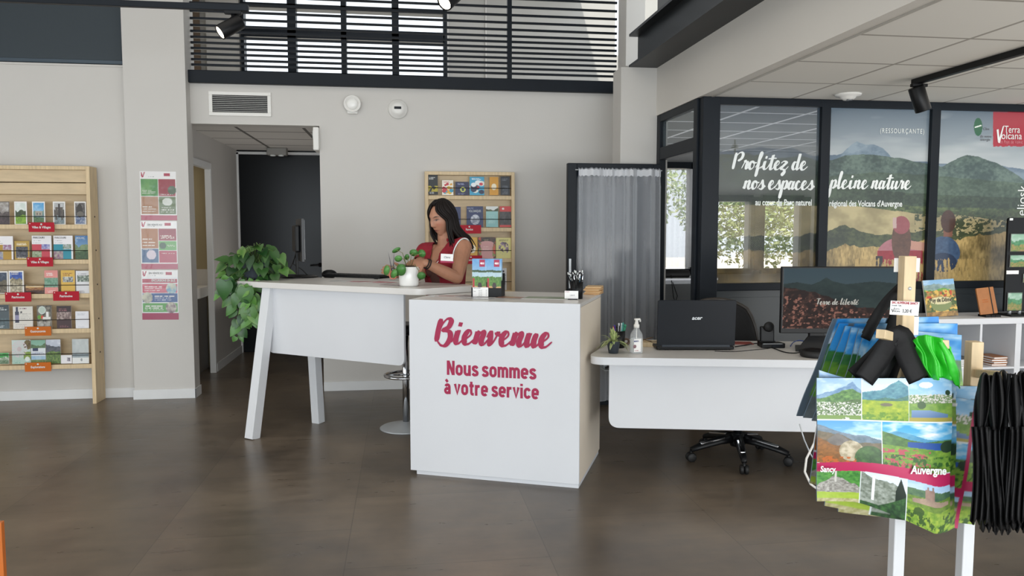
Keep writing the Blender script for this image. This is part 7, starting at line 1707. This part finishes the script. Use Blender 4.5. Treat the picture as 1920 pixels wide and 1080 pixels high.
RV = Vector(RGT); GV = Vector(GF); ZV = Vector((0, 0, 1))
hand(wrL, haL, -RV * .8 - GV * .35 - ZV * .05, 1, ZV * .6 - GV * .6, .75, -1)
hand(wrR, haR, -RV * .55 - GV * .35 + ZV * .25, 1, -GV * .5 - RV * .35 + ZV * .2, 1.0, 1)
# legs
for s_ in (-1, 1):
    hp = hips + tl_ * (s_ * .085) + Vector((0, 0, -.07)); kn = Vector((hp.x + tf.x * .02, hp.y + .02, .48)); an_ = Vector((kn.x, kn.y + .02, .07))
    limb([hp, hp.lerp(kn, .5), kn], [.088, .074, .056]); limb([kn, kn.lerp(an_, .35), an_], [.054, .055, .035])
    bd.tube([an_ + Vector((0, .03, -.03)), an_ + Vector((-.01, -.04, -.035)), an_ + Vector((-.03, -.13, -.048)), an_ + Vector((-.035, -.17, -.052))], [(.032, .034), (.038, .032), (.04, .02), (.025, .014)], 12)
bo = bd.build('person', None)
md = bo.modifiers.new('r', 'REMESH'); md.mode = 'VOXEL'; md.voxel_size = .0038; md.use_smooth_shade = True
md = bo.modifiers.new('s', 'SMOOTH'); md.factor = .5; md.iterations = 3
bo = baked(bo); me = bo.data
n = len(me.vertices); co = np.empty(n * 3); me.vertices.foreach_get('co', co); co = co.reshape(-1, 3); no = np.empty(n * 3); me.vertex_normals.foreach_get('vector', no); no = no.reshape(-1, 3)
def arr(v): return np.array([v.x, v.y, v.z])
hx = (co - arr(ph_)) @ arr(hl2); hy = (co - arr(ph_)) @ arr(hf); hz_ = (co - arr(ph_)) @ arr(hu)
skin = np.ones((n, 3)) * A('#ab7a60'); mottl = fbm(co[:, 0] * 30 + co[:, 1] * 21, co[:, 2] * 30, 3)
skin *= (.94 + .12 * mottl)[:, None]
face = (hy > .03) & (np.abs(hz_) < .13) & (np.abs(hx) < .09)
def tint(wt, col, k):
    w_ = np.clip(wt, 0, 1)[:, None] * k; skin[:] = skin * (1 - w_) + A(col) * w_
def gs(x, s_): return np.exp(-(x / s_) ** 2)
fr_ = ((hy > .03) & (np.abs(hz_) < .13) & (np.abs(hx) < .09) & (hy < .16)).astype(float); ex = np.abs(hx) - .032
tint(fr_, '#bd8c74', .45)
tint(fr_ * gs(hz_ + .022, .016) * gs(np.abs(hx) - .042, .016), '#b06a57', .5)
tint(fr_ * gs(hz_ + .064, .007) * gs(hx, .017), '#8a4540', .9)
tint(fr_ * gs(hz_ + .065, .002) * gs(hx, .018), '#4f2624', .9)
tint(fr_ * gs(hz_ - .034 + 2.2 * (np.abs(hx) - .036) ** 2 * 8, .0034) * gs(np.abs(hx) - .033, .015), '#241813', .95)
tint(fr_ * gs(hz_ - .013, .009) * gs(ex, .017), '#7d5242', .55)
tint(fr_ * gs(hz_ - .0095, .0042) * gs(ex, .0125), '#cfc3b8', .55)
tint(fr_ * gs(hz_ - .0095, .0042) * gs(ex, .0050), '#20130f', .95)
tint(fr_ * gs(hz_ - .0135 + 9 * ex ** 2, .0024) * gs(ex, .016), '#17100e', .95)
tint(fr_ * gs(hz_ + .041, .003) * gs(np.abs(hx) - .008, .005), '#5a3026', .7)
tint(fr_ * gs(hz_ + .004, .03) * gs(np.abs(hx) - .013, .006), '#8f604c', .3)
# leg and trunk skin that clothes cover stays plain
paint(me, skin)
sk, nt, b = nodemat('skin'); at = nt.nodes.new('ShaderNodeAttribute'); at.attribute_name = 'paint'; nt.links.new(at.outputs['Color'], b.inputs['Base Color'])
b.inputs['Roughness'].default_value = .5; b.inputs['Subsurface Weight'].default_value = .08; b.inputs['Subsurface Radius'].default_value = (.02, .008, .004)
me.materials.clear(); me.materials.append(sk)
tag(bo, 'woman with long dark hair in a red sleeveless vest working at the standing desk', 'person')
# ---- clothes cut from the body surface
def seg(a, b):
    a = arr(a); b = arr(b); ab = b - a; t_ = np.clip(((co - a) @ ab) / (ab @ ab), 0, 1); return np.linalg.norm(co - (a + t_[:, None] * ab), axis=1)
tx = (co - arr(chest)) @ arr(tl_); ty = (co - arr(chest)) @ arr(tf); tz = co[:, 2] - chest.z
dArmL = seg(shL + (elL - shL) * .12, elL); dArmR = seg(shR + (elR - shR) * .12, elR)
dfl = seg(elL, wrL); dfr = seg(elR, wrR)
nz0 = neck0.z - chest.z
axL = (tl_ + (elL - shL).normalized() * .30).normalized(); cL = shL - tl_ * .012 + Vector((0, 0, -.045))
axR = (-tl_ + (elR - shR).normalized() * .30).normalized(); cR = shR + tl_ * .0 + Vector((0, 0, -.045))
def beyond(c, ax, off): return (((co - arr(c)) @ arr(ax)) > off)
nearL = seg(shL, elL); nearR = seg(shR, elR)
armL = (beyond(cL, axL, 0) & (nearL < .13)) | (seg(shL + (elL - shL) * .45, elL) < .062) | (dfl < .052) | (seg(wrL, haL + (haL - wrL) * 1.8) < .095)
armR = (seg(shR + (elR - shR) * .62, elR) < .065) | (dfr < .052) | (seg(wrR, haR + (haR - wrR) * 2.5) < .10)
zN = np.clip((tz + .03) / .05, 0, 1) ** .5
vee = (ty > .0) & (np.abs(tx) < .034 * zN + .03 * np.clip((tz - nz0 + .06) / .06, 0, 1)) & (tz > -.03)
under = (ty > 0) & (np.abs(tx + .004) < .045 - .25 * np.clip(-.06 - tz, 0, 1)) & (tz <= -.03) & (tz > -.2)
trunk = (np.hypot(tx, ty) < .25) & (tz > -.42) & (tz < nz0 + .05) & ~armL & ~armR
neckhole = (np.linalg.norm((co - arr(neck0)) - ((co - arr(neck0)) @ arr(tu))[:, None] * arr(tu), axis=1) < .069) & (tz > nz0 - .02)
def cloth(name, mask, off, m, edge=None):
    fs = [tuple(p.vertices) for p in me.polygons]
    keep = [f for f in fs if all(mask[i] for i in f)]
    idx = sorted({i for f in keep for i in f}); mp = {i: k for k, i in enumerate(idx)}
    o = off if np.ndim(off) else np.full(n, off)
    mb = MB(); mb.add([co[i] + no[i] * o[i] for i in idx], [tuple(mp[i] for i in f) for f in keep], True)
    ob = mb.build(name, m, bo)
    d_ = ob.modifiers.new('t', 'SOLIDIFY'); d_.thickness = .004; d_.offset = 1
    d_ = ob.modifiers.new('s', 'SMOOTH'); d_.iterations = 4
    return ob
sideL = (co - arr(shL)) @ arr(tl_); sideR = (co - arr(shR)) @ -arr(tl_)
M['vest'] = mat('dark red vest cloth', '#8a1526', .8, var=.1, scale=20, bump=.15, bscale=90)
vest = cloth('vest', trunk & ~vee & ~under & ~neckhole, .009, M['vest'])
cloth('undershirt', trunk & (ty > 0) & (np.abs(tx) < .07) & (tz < -.022) & (tz > -.24), .004, mat('brown top', '#5a3a34', .8))
cloth('trousers', (tz < -.40) & (co[:, 2] > .1) & (dfl > .06) & (dfr > .06), .008, mat('dark trousers', '#25262b', .85))
cloth('shoe', (co[:, 2] < .1), .006, mat('black shoe', '#151517', .5))
# white piping round the armhole and along the zip
def piping(c, ax, ry, rz, n_=30, a0=0, a1=2 * PI):
    u_ = Vector((0, 0, 1)) - ax * ax.z; u_.normalize(); w_ = ax.cross(u_)
    return [c + u_ * (math.cos(a0 + (a1 - a0) * k / n_) * rz) + w_ * (math.sin(a0 + (a1 - a0) * k / n_) * ry) for k in range(n_ + 1)]
from mathutils.bvhtree import BVHTree
bv = BVHTree.FromPolygons([tuple(c) for c in co], [tuple(p.vertices) for p in me.polygons])
def snap(p, off):
    q, nn, _, _ = bv.find_nearest(p); return q + nn * off
def armhole(c, ax, r0=.03, n_=44):
    u_ = (Vector((0, 0, 1)) - ax * ax.z).normalized(); w_ = ax.cross(u_); out = []
    for k in range(n_ + 1):
        d_ = u_ * math.cos(2 * PI * k / n_) + w_ * math.sin(2 * PI * k / n_)
        hit = bv.ray_cast(c + d_ * .25, -d_)
        q = hit[0] if hit[0] is not None and (hit[0] - c).length < .13 else c + d_ * .075
        out.append(q + d_ * .008)
    for _ in range(3): out = [(out[i - 1] + out[i] * 2 + out[(i + 1) % len(out)]) / 4 for i in range(len(out))]
    return out + [out[0]]
MB().tube(armhole(cL, axL), .0048, 8).build('white_piping', M['lwhite'], vest)
zipL = [snap(chest + tl_ * x + tf * .2 + Vector((0, 0, z)), .013) for x, z in ((.05, nz0 - .02), (.044, nz0 - .06), (.040, nz0 - .10))]
MB().tube(zipL, .004, 8).build('zip_edge', M['lwhite'], vest)
zipR = [snap(chest + tl_ * x + tf * .2 + Vector((0, 0, z)), .012) for x, z in ((-.075, .035), (-.085, -.0), (-.075, -.03))]
MB().tube(zipR, [.002, .012, .006], 8).build('vest_emblem', M['lwhite'], vest)
# name badge with text
bc = snap(J(838, 484, HD - .4), .014); bn = (Vector(-GF) + Vector((0, 0, .12))).normalized()
bd2 = thing('name_badge', None, None, (0, 0, 0)); bpos = J(838, 483, float(np.array(bc) @ GF) - .012)
bd2.parent = bo; bd2.location = bpos; bd2.rotation_euler = (0, .05, -YAW)
bx(-.041, .041, -.001, .001, -.022, .024).build('badge_card', M['paper'], bd2, bevel=.0004); lettering('Claire', .019, M['lblack'], bd2, (0, -.0016, -.004), sx=.9, shear=.2)
MB().box(-.042, .046, -.0005, .0015, -.034, -.023).build('badge_band', mat('raspberry band', '#a31f4a', .5), bd2)
# lanyard cord, wrist bands
MB().tube([snap(chest + tl_ * x + tf * .2 + Vector((0, 0, z)), .014) for x, z in ((.05, nz0 - .02), (.05, .09), (.058, .05), (.068, .02))], .0022, 6).build('lanyard', mat('pale cord', '#c9bda8', .7), bo)
wd = (elL - wrL).normalized(); wq = wd.orthogonal().normalized(); wr2 = wd.cross(wq)
for k, off in enumerate((.012, .026)):
    MB().tube([wrL + wd * off + (wq * math.cos(a_ * PI / 10) + wr2 * math.sin(a_ * PI / 10)) * (.032 + .001 * k) for a_ in range(21)], .0045, 8).build('wristband', M['rubber'], bo)
# ---- hair
hb2 = MB(); hr = random.Random(5)
def skull(az, pol, k=1.0):
    """point on the skull: az from the face round by the left side to the back, pol from the crown down"""
    x = math.sin(az) * math.sin(pol) * .082; y = math.cos(az) * math.sin(pol) * .100; z = math.cos(pol) * .124
    return (x * k, y * k - .004, z * k + .004)
for side in (1, -1):
    st_ = math.radians(69 if side == 1 else 60)
    for q in range(84):
        u_ = (q + hr.random() * .9) / 84; az = side * (st_ + (PI - st_) * u_); lay = hr.uniform(1.0, 1.10)
        x0, y0, z0 = side * .003, .062 - .10 * u_, .112
        if y0 < .03: z0 = .122
        pts = [headpt(x0, y0, z0 * lay)]
        for pol in (.35, .7, 1.05, 1.4, 1.65):
            a2 = az - side * (1 - u_) ** 1.5 * math.radians(46 if side == 1 else 30) * max(0, 1 - abs(pol - .85) / .75); p = skull(a2, pol, lay + .015); pts.append(headpt(*p))
        last = headpt(*skull(az, 1.75, lay + .02)); ln = hr.uniform(.85, 1.05)
        if side == 1 or u_ > .45:
            bk = -tf * .05 + tl_ * .022
            if u_ < .16 and side == 1: bk = -tf * .005 + tl_ * .012
            j_ = tl_ * hr.uniform(-.012, .016) - tf * hr.uniform(-.01, .012)
            fall = [last + bk * .25 + Vector((0, 0, -.05)), last + bk * .9 + j_ * .5 + Vector((0, 0, -.105)), last + bk * 1.7 + j_ + Vector((0, 0, -.165 * ln)), last + bk * 2.3 + j_ * 1.5 + Vector((0, 0, -.235 * ln))]
            if u_ < .16 and side == 1: fall = fall[:3]
        else:
            fall = [last + Vector((0, 0, -.035)), last + Vector((0, 0, -.075)) + tf * .002 + tl_ * .006, last + Vector((0, 0, -.115 * ln)) - tf * .004 + tl_ * .02, last + Vector((0, 0, -.145 * ln)) + tl_ * .035 - tf * .01]
        P = pts + fall; C = []
        for i in range(len(P) - 1):
            a0 = P[max(i - 1, 0)]; b0 = P[i]; c0 = P[i + 1]; d0 = P[min(i + 2, len(P) - 1)]
            for k in range(3):
                s_ = k / 3; C.append(.5 * ((2 * b0) + (c0 - a0) * s_ + (2 * a0 - 5 * b0 + 4 * c0 - d0) * s_ ** 2 + (3 * b0 - 3 * c0 + d0 - a0) * s_ ** 3))
        C.append(P[-1]); m_ = len(C)
        hb2.tube(C, [(.0088 if i < m_ * .7 else .0088 * (1.05 - (i / m_ - .7) * 3.2)) for i in range(m_)], 7)
def hair_mat():
    m = mat('dark brown hair', '#150e0c', .55, var=.35, scale=5, stretch=(30, 30, 3), bump=.25, bscale=20, spec=.25); return m
hb2.build('hair', hair_mat(), bo)
# ---------------- scissors held in her right hand
sc0 = haR + Vector((0, 0, .02)) - RV * .012 - GV * .015
t = thing('scissors', 'dark scissors with a coral handle held point up in the woman\'s right hand', 'scissors', sc0)
s_ = HD * .93 / F
for sgn, tx_ in ((-1, -.030), (1, .008)):
    MB().add([Vector(v) for v in ((tx_ * .2 - .006, -.001, .0), (tx_ * .2 + .006, -.001, .0), (tx_ + .001, -.001, .125), (tx_ * .2 - .006, .001, .0), (tx_ * .2 + .006, .001, .0), (tx_ + .001, .001, .125))], [(0, 1, 2), (5, 4, 3), (0, 3, 4, 1), (1, 4, 5, 2), (2, 5, 3, 0)]).build('blade', mat('dark steel blade', '#3a3535', .3, .6), t)
    MB().tube([(sgn * -.004 + math.cos(k * PI / 8 + PI / 2) * .014 + sgn * .012, 0, -.03 + math.sin(k * PI / 8 + PI / 2) * .024) for k in range(17)], .004, 8).build('handle', mat('coral handle', '#c9785f', .4), t)
MB().lathe([(0.0005, -.003), (.005, -.003), (.005, .003), (0.0005, .003)], 12, (0, 0, .006), rx).build('pivot', M['grey'], t)
# ================================================================ LIGHT AND CAMERA
w = bpy.data.worlds.new('World'); SC.world = w; w.use_nodes = True
bg = w.node_tree.nodes['Background']; bg.inputs['Color'].default_value = (0.86, 0.93, 1.0, 1); bg.inputs['Strength'].default_value = 1.6
def area(name, loc, rot, sx, sy, power, col=(1, 1, 1), spread=None):
    l = bpy.data.lights.new(name, 'AREA'); l.shape = 'RECTANGLE'; l.size = sx; l.size_y = sy; l.energy = power; l.color = col
    if spread: l.spread = spread
    o = bpy.data.objects.new(name, l); COL.objects.link(o); o.location = loc; o.rotation_euler = rot; return o
area('window_daylight', (-1.8, -4.3, 1.1), (math.radians(90), 0, 0), 8.5, 2.1, 285, (0.87, 0.95, 1.0))
area('window_daylight_right', (4.6, -4.2, 1.3), (math.radians(90), 0, 0), 5.5, 2.2, 90, (0.93, 0.97, 1.0))
area('window_daylight_left', (-5.9, 2.5, 1.3), (0, math.radians(-90), 0), 2.2, 5.0, 80, (0.95, 0.98, 1.0))
area('floor_bounce_fill', (3.6, -2.0, 0.25), (math.radians(150), 0, 0), 6, 4, 280, (1.0, 0.96, 0.9))  # added up-light imitating sun off the floor, lifts the lowered ceiling
area('floor_bounce_fill_right', (5.0, 1.8, 0.2), (math.radians(180), 0, 0), 2.5, 3.5, 42, (1.0, 0.95, 0.88))  # second added up-light, closer under the lowered ceiling
area('passage_fill', (-1.0, 8.4, 0.6), (math.radians(180), 0, 0), 0.8, 1.2, 6, (1.0, 0.95, 0.9))  # unseen fill lamp added low down to brighten the passage ceiling
area('hall_ceiling_light', (-1.5, 2.5, 4.5), (0, 0, 0), 5, 5, 70, (1.0, 0.93, 0.84))
area('lowered_ceiling_light', (4.4, 3.6, 2.38), (0, 0, 0), 2.0, 3, 14, (1.0, 0.92, 0.82))
area('gallery_light', (0.5, 8.8, 4.5), (0, 0, 0), 4, 2, 25, (0.95, 0.97, 1.0))
area('office_light', (4.0, 7.6, 0.9), (math.radians(180), 0, 0), 3, 3, 26, (0.97, 0.98, 1.0))
area('washroom_light', (-2.9, 7.9, 2.36), (0, 0, 0), 0.6, 0.6, 6, (1.0, 0.9, 0.72))
sl = bpy.data.lights.new('sun', 'SUN'); sl.energy = 6.0; sl.angle = 0.02; sl.color = (1, 0.95, 0.86)
so = bpy.data.objects.new('sun', sl); COL.objects.link(so); so.rotation_euler = Vector((0.25, 0.45, -1)).to_track_quat('-Z', 'Y').to_euler()
for o, en in ((Vector((yp(437, 20, 4.9).x - 0.05, 4.86, 3.0)), 16),):
    l = bpy.data.lights.new('track_lamp', 'SPOT'); l.energy = en; l.spot_size = 1.2; l.spot_blend = 0.6; l.color = (1, 0.9, 0.76); l.shadow_soft_size = 0.05
    ob = bpy.data.objects.new('track_lamp', l); COL.objects.link(ob); ob.location = o + Vector((-0.1, -0.06, -0.13)); ob.rotation_euler = Vector((-0.72, -0.35, -0.55)).to_track_quat('-Z', 'Y').to_euler()
cd = bpy.data.cameras.new('Camera'); cd.lens = 36 * F / 1920; cd.sensor_width = 36; cd.clip_start = 0.05
co = bpy.data.objects.new('Camera', cd); COL.objects.link(co)
co.location = (0, 0, EYE); co.rotation_euler = (PI / 2 - PITCH, 0, -YAW)
SC.camera = co
SC.view_settings.view_transform = 'Standard'; SC.view_settings.look = 'None'; SC.view_settings.exposure = 0.0
SC.cycles.use_denoising = True
SC.cycles.max_bounces = 8; SC.cycles.diffuse_bounces = 4; SC.cycles.transparent_max_bounces = 16
SC.cycles.sample_clamp_indirect = 6.0
